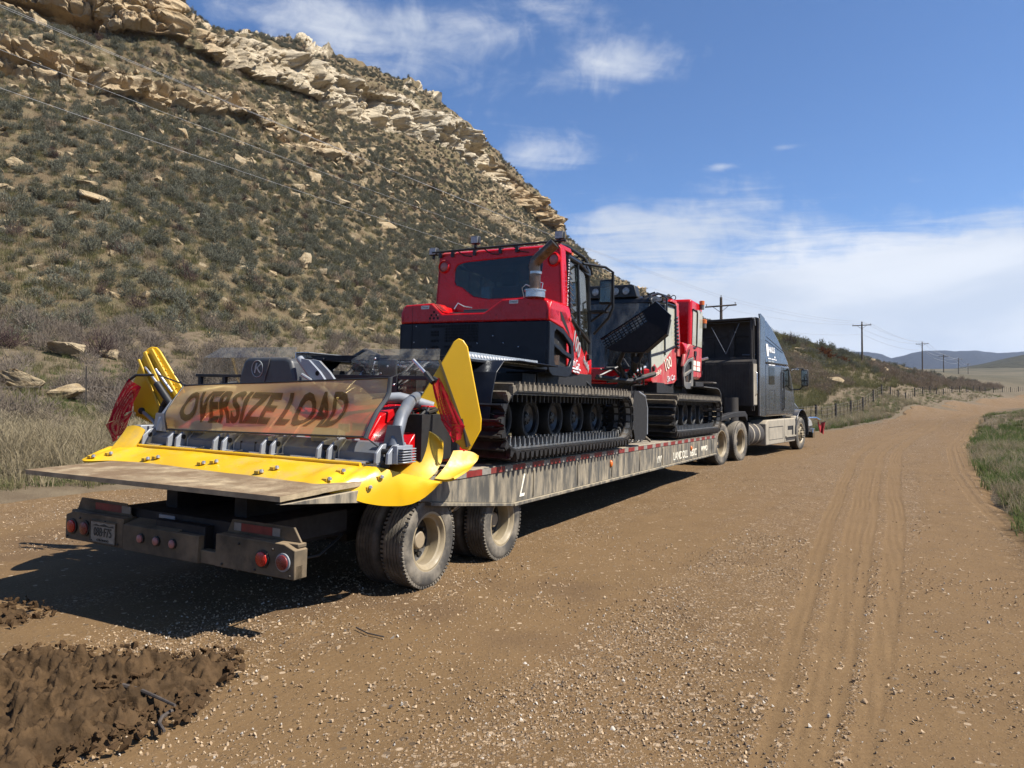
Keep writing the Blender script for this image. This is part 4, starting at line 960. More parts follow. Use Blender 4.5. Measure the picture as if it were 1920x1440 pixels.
        b.ext([(.14, 2.30), (.14, 2.34), (.42, 2.28), (.69, 2.23), (.69, 2.17), (.42, 2.22)], 'x', min(1.05 * s, 1.096 * s), max(1.05 * s, 1.096 * s), nv)
        b.build('side_guard', root, .008)
        b = MB(tf); b.bx(min(.93 * s, .95 * s), max(.93 * s, .95 * s), .05, .74, 1.98, 2.55, M_hole)
        for k in range(8):
            q = rng.random(6); b.tube([(1.0 * s, .15 + .5 * q[0], 2.05 + .4 * q[1]), (1.02 * s, .15 + .5 * q[2], 2.05 + .4 * q[3]), (.98 * s, .15 + .5 * q[4], 2.05 + .4 * q[5])], .014, M_trk, 6)
        b.lathe([(.07, 0), (.07, .12)], (1.0 * s, .35, 2.08), 'z', M_exh, 14); b.lathe([(.05, 0), (.05, .22)], (.99 * s, .22, 2.32), 'z', M_grey, 12)
        b.build('engine', root)
    # cab: floor, back wall with its window, red corner strips, roof
    b = MB(tf); zb, zt = 2.66, 3.62
    win = [fr(*p) for p in ((858, 497), (870, 492), (1010, 477), (1017, 483), (1017, 500), (1010, 532), (998, 548), (975, 557), (915, 560), (888, 556), (874, 545), (866, 538), (855, 535), (852, 528), (853, 505))]
    inner = ring_slab(b, [(-.99, zb), (-.95, 3.2), (-.925, 3.57), (-.88, zt), (.88, zt), (.925, 3.57), (.95, 3.2), (.99, zb)], win, lambda p, d: (p[0], d, p[1]), .64, .05, red)
    for s in (1, -1):
        b.slab([(.99 * s, .64, zb - .1), (.925 * s, .64, 3.62), (.925 * s, .80, 3.60), (.985 * s, .86, zb - .1)], (-s, 0, 0), .05, red2 if dirty and s < 0 else red)
    b.ext([(.64, 3.60), (.64, 3.635), (.70, 3.665), (1.02, 3.665), (1.10, 3.60)], 'x', -.90, .90, red)
    shell = b.build('cab_shell', root, .014)
    b = MB(tf); b.slab([(p[0], .652, p[1]) for p in inner], (0, 1, 0), .006, M_gdark); b.build('rear_window', root)
    for x, z in ((-.84, 3.455), (.83, 3.455)):
        b = MB(tf); b.lathe([(.095, .03), (.095, -.01), (.075, -.03), (.066, -.012)], (x, .64, z), 'y', red, 26, False); b.lathe([(.064, -.008), (.05, -.018), (.001, -.022)], (x, .64, z), 'y', M_lensp, 22); b.build('rear_light', shell)
    # sides: red lower door skin, glass above, black bars
    def SP(s, u, z): k = .97 - .17 * max(0, u) ** 1.2; return (s * (k - .055 * max(0, (z - 2.2)) / 1.4), .86 + 1.19 * u, z)
    def front_x(y): return 0
    for s in (1, -1):
        nrm = (-s, -.15, 0)
        wavy = [(-.02, 2.10), (-.02, 2.80), (.10, 2.74), (.22, 2.66), (.36, 2.55), (.52, 2.42), (.70, 2.31), (.76, 2.295), (.84, 2.37), (1.0, 2.255), (1.0, 2.08), (.84, 1.985), (.4, 2.0), (.1, 2.03)]
        b = MB(tf); b.slab([SP(s, u, z) for u, z in wavy], nrm, .03, red2); door = b.build('door', root, .006)
        b = MB(tf); b.slab([SP(s, u, z) for u, z in ((0, 2.78), (.22, 2.64), (.52, 2.40), (.74, 2.28), (.84, 2.36), (.99, 2.25), (.98, 3.46), (.02, 3.52))], (-s, -.15, 0), .008, gl_side); b.build('side_window', root)
        b = MB(tf)
        def bar(pts, r): b.tube([np.array(SP(s, u, z)) + np.array([s * .006, 0, 0]) for u, z in pts], r, M_blkg, 8)
        bar(((1.0, 2.2), (1.005, 2.8), (.97, 3.3), (.93, 3.5), (.80, 3.56)), .030); bar(((.02, 2.75), (.02, 3.54)), .028); bar(((.02, 3.53), (.5, 3.54), (.9, 3.5)), .03)
        bar(((.47, 2.55), (.46, 3.0), (.42, 3.52)), .018); bar(((.03, 2.76), (.47, 2.62), (.98, 2.50)), .022)
        b.build('door_frame', door)
        b = MB(tf); q = np.array(SP(s, .88, 2.27)); b.lathe([(.05, 0), (.045, .03 * s), (.001, .032 * s)], q, 'x', M_hole, 16); b.bx(q[0] - .01, q[0] + .05, q[1] - .06, q[1] + .05, q[2] - .02, q[2] + .035, M_blk); b.build('handle', door)
        # saw-toothed grip strip behind the door
        b = MB(tf)
        for k in range(9):
            z = 3.34 - k * .072; x = .935 * s + s * .05 * (3.34 - z) / .65
            b.ext([(.83, z), (.93, z - .035), (.83, z - .06)], 'x', min(x, x + .035 * s), max(x, x + .035 * s), M_blkg)
            b.tube([(x + .036 * s, .83, z + .002), (x + .036 * s, .93, z - .033)], .004, M_alu, 5)
        b.build('grip_strip', root)
        # big mirror on its bowed arm
        b = MB(tf)
        b.tube([(.86 * s, 1.55, 3.56), (1.02 * s, 2.02, 3.58), (1.10 * s, 2.12, 3.52), (1.11 * s, 2.13, 3.0), (1.05 * s, 2.12, 2.86), (.84 * s, 2.08, 2.62)], .02, M_blkg, 8)
        b.tube([(.80 * s, 2.05, 2.80), (.98 * s, 2.12, 2.95), (1.1 * s, 2.13, 3.10)], .017, M_blkg, 8)
        arm = b.build('mirror_arm', root)
        b = MB(tf); b.bx(1.0 * s - .10, 1.0 * s + .10, 2.10, 2.17, 3.06, 3.42, M_blk); mb = b.build('mirror', arm, .025, seg=3)
        b = MB(tf); b.bx(1.0 * s - .08, 1.0 * s + .08, 2.094, 2.099, 3.09, 3.39, M_mirr); b.build('mirror_glass', arm)
        b = MB(tf); b.bx(min(.6 * s, 1.06 * s), max(.6 * s, 1.06 * s), 2.0, 2.18, 2.93, 2.96, M_blk); b.build('wiper_bracket', arm)
    # windscreen, nose, roof front, visor with lamps
    b = MB(tf); G = []
    for z in np.linspace(2.22, 3.46, 8):
        k = .80 - .05 * (z - 2.2) / 1.4; rake = -.12 * ((z - 2.2) / 1.25) ** 1.5
        G.append([(x, 2.05 + .16 * (1 - (x / k) ** 2) + rake * (1 - (x / k) ** 2 * .6), z) for x in np.linspace(-k, k, 17)])
    b.grid(G, gl_front, .006); b.build('windscreen', root)
    b = MB(tf)
    out = [(-.82, 2.0), (-.84, 2.06), (-.5, 2.24), (0, 2.29), (.5, 2.24), (.84, 2.06), (.82, 2.0), (.7, 1.9), (-.7, 1.9)]
    b.ext(out, 'z', 2.02, 2.26, red); b.ext([(p[0] * .9, p[1] - .05) for p in out], 'z', 1.965, 2.02, red); b.build('nose', root, .03, seg=3)
    b = MB(tf)
    b.ext([(1.02, 3.60), (1.02, 3.66), (1.85, 3.62), (2.02, 3.55), (2.05, 3.46), (1.95, 3.44), (1.1, 3.52)], 'x', -.80, .80, M_blkg)
    roof = b.build('roof', root, .02)
    if dirty:
        b = MB(tf); b.ext([(-.52, 3.58), (-.46, 3.80), (-.40, 3.82), (.40, 3.82), (.46, 3.80), (.52, 3.58)], 'y', 1.80, 2.03, M_blk); lb = b.build('light_bar', roof, .015)
        for x in (-.30, -.10, .10, .30):
            b = MB(tf); b.lathe([(.085, 0), (.085, .02), (.072, .022), (.068, .008)], (x, 2.02, 3.70), 'y', M_blkg, 22, False); b.lathe([(.068, .01), (.04, .016), (.001, .02)], (x, 2.02, 3.70), 'y', M_lamp, 18); b.build('headlamp', lb)
    for s in (1, -1):
        b = MB(tf)
        b.tube([(.84 * s, .75, 3.67), (.84 * s, 1.0, 3.70), (.80 * s, 1.7, 3.68), (.78 * s, 2.03, 3.60), (.78 * s, 2.1, 3.5)], .022, M_blkg, 8)
        b.tube([(.70 * s, .75, 3.67), (.68 * s, 1.7, 3.66), (.64 * s, 2.03, 3.58)], .018, M_blkg, 8)
        for y in (1.3, 1.6, 1.85): b.tube([(.80 * s, y, 3.68), (.66 * s, y, 3.64)], .014, M_blkg, 6)
        b.build('grab_rail', roof)
    b = MB(tf); b.lathe([(.055, 0), (.055, .03)], (.62, 1.62, 3.63), 'z', M_blk, 16); bc = b.build('beacon', roof)
    b = MB(tf); b.lathe([(.06, .03), (.062, .10), (.05, .115), (.001, .118)], (.62, 1.62, 3.63), 'z', M_amb, 18); b.build('beacon_lens', bc)
    # seat, wheel and dash seen through the glass
    b = MB(tf); b.bx(-.75, .75, .75, 2.0, 2.1, 2.3, M_seat); b.bx(-.28, .28, 1.0, 1.5, 2.3, 2.62, M_seat); b.bx(-.26, .26, .95, 1.08, 2.6, 3.2, M_seat); b.bx(-.13, .13, .97, 1.07, 3.2, 3.4, M_seat); b.build('seat', root, .04)
    b = MB(tf); b.tube([(.15 * math.cos(a), 1.78 + .09 * math.sin(a), 2.72 + .13 * math.sin(a)) for a in np.linspace(0, 6.3, 20)], .014, M_blk, 6); b.tube([(0, 1.78, 2.59), (0, 1.95, 2.3)], .02, M_blk, 6); b.build('steering_wheel', root); b = MB(tf); b.tube([(.42, 1.3, 2.35), (.48, 1.36, 2.7), (.44, 1.42, 2.9)], .03, M_blk, 8); b.build('joystick', root)
    return shell, roof, hood

c1 = thing('snow_groomer', 'clean red snow groomer with an upright exhaust pipe, rear one on the trailer', 'snow groomer', (0, 3, ZD), T, 'red tracked snow groomers on the trailer')
tf1 = lambda p: (p[0], p[1] + 2.65, p[2])
def fr1(px, py): q = T.Y(px, py, 3.29); return (q[0], q[2])
shell, roof, hood = snowcat(c1, tf1, False, fr1, 1.44, -1.42, 1.90)
# roof rail with work lamps across the back of the cab
b = MB(); b.tube([(-1.03, 3.27, 3.66), (1.0, 3.27, 3.685)], .015, M_blkg, 8)
for x in (-.9, -.7, -.35, .05, .3, .8): b.bx(x - .02, x + .02, 3.26, 3.34, 3.58, 3.67, M_blkg)
for x in (-.62, -.2, .25): b.tube([(x, 3.27, 3.66), (x + .1, 3.28, 3.59), (x + .22, 3.28, 3.57)], .008, M_blkg, 5)
rail = b.build('lamp_rail', c1)
for x, z, y in ((-1.03, 3.68, 3.3), (-.32, 3.78, 3.24), (.90, 3.765, 3.3)):
    b = MB(); b.bx(x - .062, x + .062, y - .03, y + .045, z - .055, z + .055, M_blk); b.bx(x - .02, x + .02, y - .01, y + .02, z - .11, z - .05, M_blk); w = b.build('work_lamp', rail, .015)
    b = MB(); b.bx(x - .05, x + .05, y - .036, y - .0305, z - .044, z + .044, M_lamp); b.build('lamp_glass', w)
# exhaust: bright can on the hood, tinted pipe, slanted outlet
ex = T.Z(1003, 557, 2.875); ey = ex[1]; E_ = lambda px, py: np.array(T.Y(px, py, ey))
b = MB(); b.lathe([(.122, 0), (.122, .075), (.132, .075), (.132, .092), (.085, .10), (.075, .105)], (ex[0], ey, 2.868), 'z', M_steel, 26); b.build('exhaust_can', c1)
b = MB()
pth = [E_(1003, 552), E_(1003, 512), E_(1002, 500), E_(1005, 490), E_(1012, 482), E_(1030, 466), E_(1041, 456)]
b.tube(pth, [.068, .068, .070, .070, .068, .069, .072], M_exh, 18, False); b.lathe([(.075, 0), (.075, .03)], (ex[0], ey, 3.15), 'z', M_steel, 18)
d_ = (pth[-1] - pth[-2]) / np.linalg.norm(pth[-1] - pth[-2]); b.lathe([(.067, -.01), (.001, -.012)], pth[-1], d_, M_hole, 18)
b.build('exhaust_pipe', c1)
b = MB(); b.tube([(ex[0] - .12, ey - .05, 2.87), (ex[0] - .14, ey - .07, 2.98), (ex[0] - .09, ey - .07, 3.02), (ex[0] - .04, ey - .06, 3.0)], .006, M_alu, 5); b.build('exhaust_clip', c1); b = MB(); b.tube([(ex[0] + .09, ey, 2.97), (ex[0] + .10, ey, 3.04), (ex[0] + .07, ey, 3.05)], .006, M_alu, 5); b.build('exhaust_clip', c1); b = MB(); b.tube([(-.30, 2.72, 2.78), (-.27, 2.76, 2.86), (-.2, 2.8, 2.82), (-.08, 2.8, 2.80)], .008, M_alu, 5); b.build('hood_latch', c1)
for x, z in ((-.70, 2.805), (.60, 2.835)): b = MB(); b.bx(x - .06, x + .06, 2.646, 2.652, z - .022, z + .022, M_white); st_ = b.build('sticker', hood); lettering(st_, 'Diesel', facing((x, 2.645, z), (1, 0, 0), (0, 0, 1)), .04, M_ink, ext=.0005)
b = MB(); b.bx(.62, .71, 3.284, 3.289, 3.54, 3.62, M_white); st_ = b.build('sticker', shell); lettering(st_, 'DC', facing((.665, 3.283, 3.575), (1, 0, 0), (0, 0, 1)), .06, M_ink, ext=.0005)
def door_face(s, u, z, back=False, tf=tf1, off=.006):
    k = lambda u, z: (s * (.97 - .17 * max(0, u) ** 1.2 - .055 * max(0, (z - 2.2)) / 1.4), .86 + 1.19 * u, z)
    a = Vector(tf(k(u - .05, z))); c = Vector(tf(k(u + .05, z))); up = Vector(tf(k(u, z + .05))) - Vector(tf(k(u, z - .05)))
    r = (c - a) if s > 0 else (a - c); m = facing(Vector(tf(k(u, z))), r, up); m.translation += m.col[2].to_3d() * off; return m
def tilt(m, deg): return m @ Matrix.Rotation(R_(deg), 4, 'Z')
lettering(shell, '100', tilt(door_face(1, .33, 2.40), -30), .34, M_silv, ext=.004, sx=.82)
lettering(shell, 'Ski Cat', tilt(door_face(1, .27, 2.145), -8), .165, M_white, ext=.003, sx=.9, shear=.25)
b = MB(tf1)
for k, (u0, u1) in enumerate(((.13, .40), (.42, .52), (.18, .30), (.32, .46))):
    z = 2.07 - .006 * k if k < 2 else 2.04 - .004 * k
    p = [np.array([.97 - .17 * u ** 1.2 + .006, .86 + 1.19 * u, zz]) for u, zz in ((u0, z), (u1, z - .01), (u1, z + .012), (u0, z + .02))]; b.slab(p, (1, 0, 0), .003, M_white)
b.build('small_print', c1)
lettering(shell, 'PistenBully', tilt(door_face(1, .80, 2.17), -20), .14, M_silv, ext=.003, sx=.62, shear=.3)
lettering(shell, 'PISTENBULLY.COM', facing((.985, 3.42, 3.17), (-.035, .05, -1), (0, 1, .0)), .055, M_white, ext=.002, space=1.35)
# track fender with bright step, mud flap
for s in (1, -1):
    b = MB(); b.bx(min(.72 * s, 1.1 * s), max(.72 * s, 1.1 * s), .78, 2.6, 2.0, 2.03, M_navy)
    b.grid([[(x, y, z) for x in (.78 * s, 1.16 * s, 1.30 * s)] for y, z in ((2.5, 2.03), (1.5, 2.04), (1.15, 2.02), (1.0, 1.9), (.93, 1.7), (.88, 1.44))], M_navy, .012)
    b.build('fender', c1, .01)
    b = MB(); b.bx(min(1.085 * s, 1.10 * s), max(1.085 * s, 1.10 * s), .75, 2.33, 2.028, 2.085, M_step); b.bx(min(.9 * s, 1.10 * s), max(.9 * s, 1.10 * s), .75, 2.33, 2.085, 2.093, M_step)
    for k in range(26): b.lathe([(.016, 0), (.013, .006 * s)], (1.10 * s, .80 + k * .06, 2.056), 'x', M_white, 8)
    b.build('step', c1)
# front blade: curved shell, closed by end plates
def blade(root, tf, name='snow_blade', half=1.36):
    b = MB(tf); C_ = [(2.55 + .28 * ((1 - (2 * f - 1) ** 2)) * -1 + .34, 1.08 + f * .74) for f in np.linspace(0, 1, 12)]
    G = [[(x, y, z) for x in np.linspace(-half, half, 9)] for y, z in C_]
    b.grid(G, M_under, .03)
    for x in np.linspace(-half + .1, half - .1, 12): b.ext([(p[0] - .02, p[1]) for p in C_] + [(p[0] - .09, p[1]) for p in C_[::-1]], 'x', x - .012, x + .012, M_under)
    bl = b.build(name, root)
    for s in (1, -1):
        b = MB(tf); pl = [(2.50, 1.09), (2.30, 1.46), (2.42, 1.82), (2.62, 1.80), (2.94, 1.74), (3.06, 1.56), (3.08, 1.16), (2.95, 1.08)]
        b.ext(pl, 'x', min(half * s, (half + .015) * s), max(half * s, (half + .015) * s), M_hole)
        b.tube([((half + .01) * s, p[0], p[1]) for p in pl[3:7]], .016, M_sil, 6)
        b.build('end_plate', bl)
    b = MB(tf)
    for s in (1, -1): b.bx(.35 * s - .06, .35 * s + .06, 1.9, 2.6, 1.35, 1.5, M_under); b.tube([(.35 * s, 1.9, 1.75), (.5 * s, 2.5, 1.6)], .05, M_under)
    b.build('blade_arm', root)
    return bl
blade(c1, tf1)
# hoses and linkage behind the machine
b = MB()
b.bx(-.9, .95, 2.25, 2.6, 1.35, 1.95, M_under); b.bx(-.55, .55, .6, 2.4, 1.25, 1.6, M_under); b.bx(-.75, .7, 1.3, 1.4, 1.75, 1.98, M_under); b.bx(-.7, -.62, .6, 1.4, 1.5, 1.9, M_under); b.bx(.55, .63, .6, 1.4, 1.5, 1.9, M_under)
b.bx(-2.0, 1.0, 1.42, 1.47, 2.02, 2.07, M_under) if False else None
for k in range(16):
    q = rng.random(8); x0 = -.45 + .9 * q[0]; b.tube([(x0, 2.2, 1.7 + .3 * q[1]), (x0 + .3 * (q[2] - .5), 1.6, 1.85 + .22 * q[3]), (x0 + .5 * (q[4] - .5), 1.0, 1.8 + .25 * q[5]), (x0 + .4 * (q[6] - .5), .5, 1.55 + .2 * q[7])], .014 + .014 * q[2], M_blk if k % 4 else M_alu, 7)
b.tube([(-.5, 1.0, 2.02), (-.25, .9, 2.1), (.0, .85, 2.02), (.08, .8, 1.84)], .045, M_blk, 10)
b.tube([(.06, .62, 2.06), (.03, .60, 1.9), (-.03, .58, 1.70)], .045, M_blk, 10)
for k in range(10): b.lathe([(.05, -.006), (.05, .006)], (.055 - .006 * k, .62 - .004 * k, 2.05 - k * .03), 'z', M_rub, 10)
for k in range(22):
    q = rng.random(3); b.bx(-.4 + .8 * q[0], -.34 + .8 * q[0], .75 + q[1], .83 + q[1], 1.75 + .22 * q[2], 1.82 + .22 * q[2], M_trk if k % 3 else M_alu)
b.build('rear_linkage', c1, .004)

c2 = thing('snow_groomer', 'dusty red snow groomer facing backwards with its dark blade raised, nearer the truck', 'snow groomer', (0, 9.4, ZD), T, 'red tracked snow groomers on the trailer')
Y2 = 9.72
tf2 = lambda p: (-p[0], Y2 - p[1], p[2])
def fr2(px, py): q = T.Y(px, py, 3.29); return (q[0], q[2])
sh2, rf2, hd2 = snowcat(c2, tf2, True, fr2)
lettering(sh2, '100', tilt(door_face(-1, .36, 2.38, tf=tf2), 22), .30, M_cream, ext=.004, sx=.8)
lettering(sh2, 'Ski Cat', tilt(door_face(-1, .24, 2.12, tf=tf2), 10), .15, M_white, ext=.003, sx=.85, shear=.25)
lettering(sh2, 'PistenBully', tilt(door_face(-1, .76, 2.19, tf=tf2), 18), .13, M_cream, ext=.003, sx=.62, shear=.3)
# passenger box behind its cab
b = MB(); bx0, bx1, by0, by1, bz0, bz1 = -.95, .95, 10.0, 11.0, 2.18, 3.84
b.bx(bx0, bx1, by0, by1, bz0, bz1, M_red); box = b.build('passenger_box', c2, .07, seg=4)
b = MB(); b.bx(bx1, bx1 + .012, by0 + .08, by1 - .05, bz0 + .06, 2.86, M_redd); b.bx(bx1 + .012, bx1 + .018, by0 + .1, by1 - .1, bz0 + .16, bz0 + .175, M_hole); dr = b.build('door', box)
b = MB(); b.bx(bx1 + .002, bx1 + .016, by0 + .09, by0 + .40, 2.88, 3.60, M_gdust); b.bx(bx1 + .002, bx1 + .016, by0 + .46, by1 - .06, 2.88, 3.66, M_gdust); b.build('window', box)
b = MB(); b.tube([(bx1 + .02, by0 + .06, 3.62), (bx1 + .02, by0 + .40, 3.62), (bx1 + .02, by0 + .44, 3.56), (bx1 + .02, by0 + .44, 2.92), (bx1 + .02, by0 + .38, 2.84), (bx1 + .02, by0 + .08, 2.82)], .018, M_blkg, 7); b.build('window_frame', box)
b = MB(); b.bx(bx1 + .01, bx1 + .04, by0 + .25, by0 + .40, 2.66, 2.76, M_blk); b.bx(bx1 + .01, bx1 + .03, by0 + .34, by0 + .39, 2.58, 2.7, M_blk); b.build('handle', dr)
b = MB()
for i in range(2):
    for j in range(3): b.bx(bx1 + .0125, bx1 + .015, by0 + .14 + i * .38, by0 + .44 + i * .38, 2.46 - j * .12, 2.56 - j * .12 - .02 * (j > 1), M_cream if j < 2 else M_redd)
b.build('label', dr)
b = MB()
for z in (2.3, 2.95, 3.4): b.bx(bx1 + .0, bx1 + .03, by1 - .05, by1 - .01, z, z + .07, M_blk)
b.build('hinge', box)
b = MB(); b.tube([(.55 + .05 * math.cos(a), 10.05, 3.88 + .05 * math.sin(a)) for a in np.linspace(0, 6.3, 14)], .010, M_trk, 6); b.build('lifting_eye', box)
for y, z in ((10.75, 3.80), (11.0, 3.42)):
    b = MB(); b.lathe([(.05, -.10), (.05, 0)], (bx1 + .04, y, z), 'z', M_greyp, 14); bb = b.build('beacon', box)
    b = MB(); b.lathe([(.055, 0), (.057, .08), (.04, .09), (.001, .092)], (bx1 + .04, y, z), 'z', M_amb, 16); b.build('beacon_lens', bb)
b = MB(); b.tube([(bx1, 11.0, 2.62), (bx1 + .14, 11.02, 2.66)], .03, M_alu, 10); b.build('grab_handle', box)
b = MB(); b.bx(.8, 1.28, 10.75, 11.05, 2.10, 2.125, M_greyp); b.tube([(.85, 10.8, 2.1), (.95, 10.85, 1.98), (1.1, 10.9, 1.95)], .02, M_trk); b.bx(.7, 1.1, 9.9, 10.6, 1.98, 2.1, M_under); b.build('box_step', c2, .006)
for s in (1, -1):
    b = MB(); b.grid([[(x, y, z) for x in (.62 * s, 1.18 * s, 1.36 * s)] for y, z in ((9.5, 2.0), (10.75, 2.0), (10.98, 1.97), (11.17, 1.87), (11.24, 1.70), (11.26, 1.5))], M_greyp, .015); b.build('fender', c2)
# raised blade with its mesh top, and lift arms
pl = [T.Y(*p, 6.2) for p in ((1128, 640), (1132, 628), (1205, 583), (1227, 590), (1237, 625), (1230, 640), (1180, 665))]
V2 = lambda q: np.array(q)
b = MB(); e_ = V2(pl[2]) - V2(pl[1]); e_ /= np.linalg.norm(e_); n_ = np.array([-e_[2], 0, e_[0]])
def BP(a, c, d=0): p = V2(pl[2]) + e_ * a - n_ * c; return (p[0], 6.2 + d, p[2])
b.slab([BP(-.84, .02), BP(0, 0), BP(0, .02), BP(-.84, .04)], (0, 1, 0), .06, M_navy)
b.slab([BP(-.84, .22), BP(.0, .20), BP(.12, .38), BP(.16, .52), BP(-.30, .60), BP(-.60, .42)], (0, 1, 0), .05, M_under)
b.slab([BP(0, 0), BP(.26, -.02), BP(.36, .30), BP(.16, .54), BP(.10, .40), BP(0, .2)], (0, 1, 0), .05, M_navy)
for k in range(12): b.slab([BP(-k * .07 - .02, .02), BP(-k * .07 - .004, .02), BP(-k * .07 - .004, .22), BP(-k * .07 - .02, .22)], (0, 1, 0), .012, M_under)
for k in range(4): b.slab([BP(-.84, .05 + k * .045), BP(0, .05 + k * .045), BP(0, .062 + k * .045), BP(-.84, .062 + k * .045)], (0, 1, 0), .010, M_under)
b.slab([BP(-.02, .0), BP(.26, -.02), BP(.26, 0), BP(-.02, .02)], (0, 1, 0), .22, M_navy); b.slab([BP(-.84, .23, .2), BP(.16, .21, .2), BP(.28, .30, .26), BP(.12, .52, .2), BP(-.30, .58, .2), BP(-.60, .42, .2)], (0, 1, 0), .05, M_under); b.slab([BP(-.60, .40), BP(-.30, .58), BP(.14, .50), BP(.14, .52), BP(-.30, .60), BP(-.62, .42)], (0, 1, 0), .22, M_under)
b.build('snow_blade', c2)
b = MB(); b.tube([(.95, 6.5, 2.35), BP(-.2, .40, .2)], .05, M_under, 10); b.tube([(.75, 6.9, 2.2), BP(-.45, .36, .2)], .045, M_under, 10); b.tube([(.7, 6.7, 2.0), (.6, 6.55, 2.3), BP(-.5, .25, .22)], .04, M_trk, 10); b.tube([(.3, 7.4, 1.9), (.75, 6.9, 2.2), (.95, 6.4, 2.35)], .06, M_under, 10); b.tube([(1.0, 7.3, 2.15), (.75, 6.7, 2.0), (.3, 6.3, 2.05)], .045, M_trk, 10); b.tube([(.78, 7.45, 2.28), (.58, 6.9, 2.08)], .03, M_alu, 8)
for k in range(14):
    q = rng.random(6); b.tube([(.2 + .7 * q[0], 6.3 + q[1], 1.9 + .5 * q[2]), (.3 + .6 * q[3], 6.5 + q[4], 1.9 + .4 * q[5]), (.5, 7.4, 1.95)], .02, M_blk if k % 3 else M_trk, 6)
b.build('blade_arm', c2)
# tie-down chain on the deck between the machines
tc_ = thing('tie_down_chain', 'rusty chain with a lever binder lying on the deck between the groomers', 'chain', (1.2, 6.0, ZD + .01), T)
b = MB()
for k in range(16):
    x = 1.0 + .02 * math.sin(k); y = 5.7 + k * .06; b.tube([(x + .022 * math.cos(a) * (1 if k % 2 else .4), y + .04 * math.sin(a), ZD + .03 + (.0 if k % 2 else .02 * math.cos(a))) for a in np.linspace(0, 6.28, 9)], .008, M_trk, 5)
b.build('links', tc_)
b = MB(); b.tube([(1.05, 6.15, 1.22), (1.24, 6.35, 1.02)], .022, M_lug, 8); b.tube([(1.0, 6.1, 1.0), (1.0, 6.12, 1.08), (1.05, 6.15, 1.2)], .014, M_trk, 6); b.build('binder', tc_)
# ------------------------------------------------------------------ snow tiller lying on the tail plate
M_yel = P('yellow flexible plastic', (.80, .47, .008), .38, var=.05, sc=3, dust=.10, dcol=(.45, .33, .10))
M_yeld = P('worn yellow plastic', (.72, .44, .02), .5, var=.1, sc=6, dust=.22, dcol=(.40, .30, .12))
tl = thing('snow_tiller', 'yellow and grey snow tiller with a red body lying on the trailer tail plate', 'snow tiller', (0, -.4, ZD), T)
TL = lambda px, py, y: np.array(T.Y(px, py, y))
# finisher mat: yellow apron from the grey bar down over the plate; its right end hangs over the trailer's side
def apron():
    hem = [(-1.72, -1.02, 1.035), (-1.66, -1.22, 1.02), (-1.48, -1.36, 1.0), (-1.30, -1.22, 1.012), (-1.05, -1.13, 1.008), (-.5, -1.17, 1.008), (.11, -1.22, 1.006), (.55, -1.25, 1.005), (.94, -1.28, 1.003), (1.12, -1.33, .995), (1.22, -1.25, .95), (1.29, -1.06, .875), (1.36, -.88, .825), (1.42, -.70, .805), (1.465, -.58, .815), (1.50, -.44, .87), (1.52, -.30, .95)]
    front = [(-1.74, -.88, 1.085)] + [(x, -.84, 1.108) for x in (-1.70, -1.60, -1.42, -1.05, -.5, .11, .55, .94, 1.10, 1.20, 1.30)] + [(1.38, -.80, 1.09), (1.42, -.70, 1.06), (1.46, -.56, 1.03), (1.50, -.42, .99), (1.525, -.28, .965)]
    H, Fr = np.array(hem), np.array(front); n = 90; q = np.linspace(0, len(hem) - 1, n); k = np.arange(len(hem))
    def sm(A): 
        out = np.stack([np.interp(q, k, A[:, i]) for i in range(3)], 1)
        for _ in range(3): out[1:-1] = out[1:-1] * .5 + (out[:-2] + out[2:]) * .25
        return out
    H, Fr = sm(H), sm(Fr); G = []
    for h, f_, x in zip(H, Fr, q):
        w = .010 * math.sin(x * 3.1) + .006 * math.sin(x * 7)
        G.append([f_ * (1 - t_) + h * t_ + np.array([.012, -.015, .02]) * math.sin(math.pi * t_) + np.array([0, w * t_ * .6, w * math.sin(math.pi * t_)]) for t_ in np.linspace(0, 1, 10)])
    return G
b = MB(); b.grid(apron(), M_yel, .016)
b.tube([(-1.74, -.86, 1.095)] + [(x, -.85, 1.118) for x in np.linspace(-1.6, 1.15, 12)], .016, M_yel, 8)
ap = b.build('finisher_apron', tl, ang=50)
AG = np.array(apron()).reshape(-1, 3); APX = np.array([T.W(*q) for q in AG]); APX = (APX - CP); AZ = APX[:, 1] * math.cos(PITCH) + APX[:, 2] * math.sin(PITCH)
AX, AY = 960 + F * APX[:, 0] / AZ, 720 - F * (APX[:, 2] * math.cos(PITCH) - APX[:, 1] * math.sin(PITCH)) / AZ
for px, py in ((176, 861), (206, 854), (274, 866), (299, 861), (379, 875), (403, 869), (492, 887), (517, 878), (618, 899), (643, 886), (713, 898), (693, 921)):
    x, y, z = AG[np.argmin((AX - px) ** 2 + (AY - py) ** 2)]; z += .012
    b = MB(); b.ext([(y - .022, z - .012), (y - .022, z + .008), (y + .02, z + .02), (y + .022, z - .01)], 'x', x - .045, x - .002, M_yeld)
    b.lathe([(.017, 0), (.016, .016), (.009, .022)], (x + .012, y, z), 'z', M_alu, 8); b.build('bolt', ap)
b = MB(); b.bx(-1.66, 1.30, -.83, -.74, 1.10, 1.128, M_sil)
for x in np.arange(-1.5, 1.3, .47): b.bx(x, x + .35, -.80, -.77, 1.126, 1.14, M_alu)
for x in np.arange(-1.62, 1.3, .47): b.tube([(x, -.85, 1.13), (x + .05, -.80, 1.145)], .011, M_blk, 6)
b.build('clamp_strip', tl, .003)
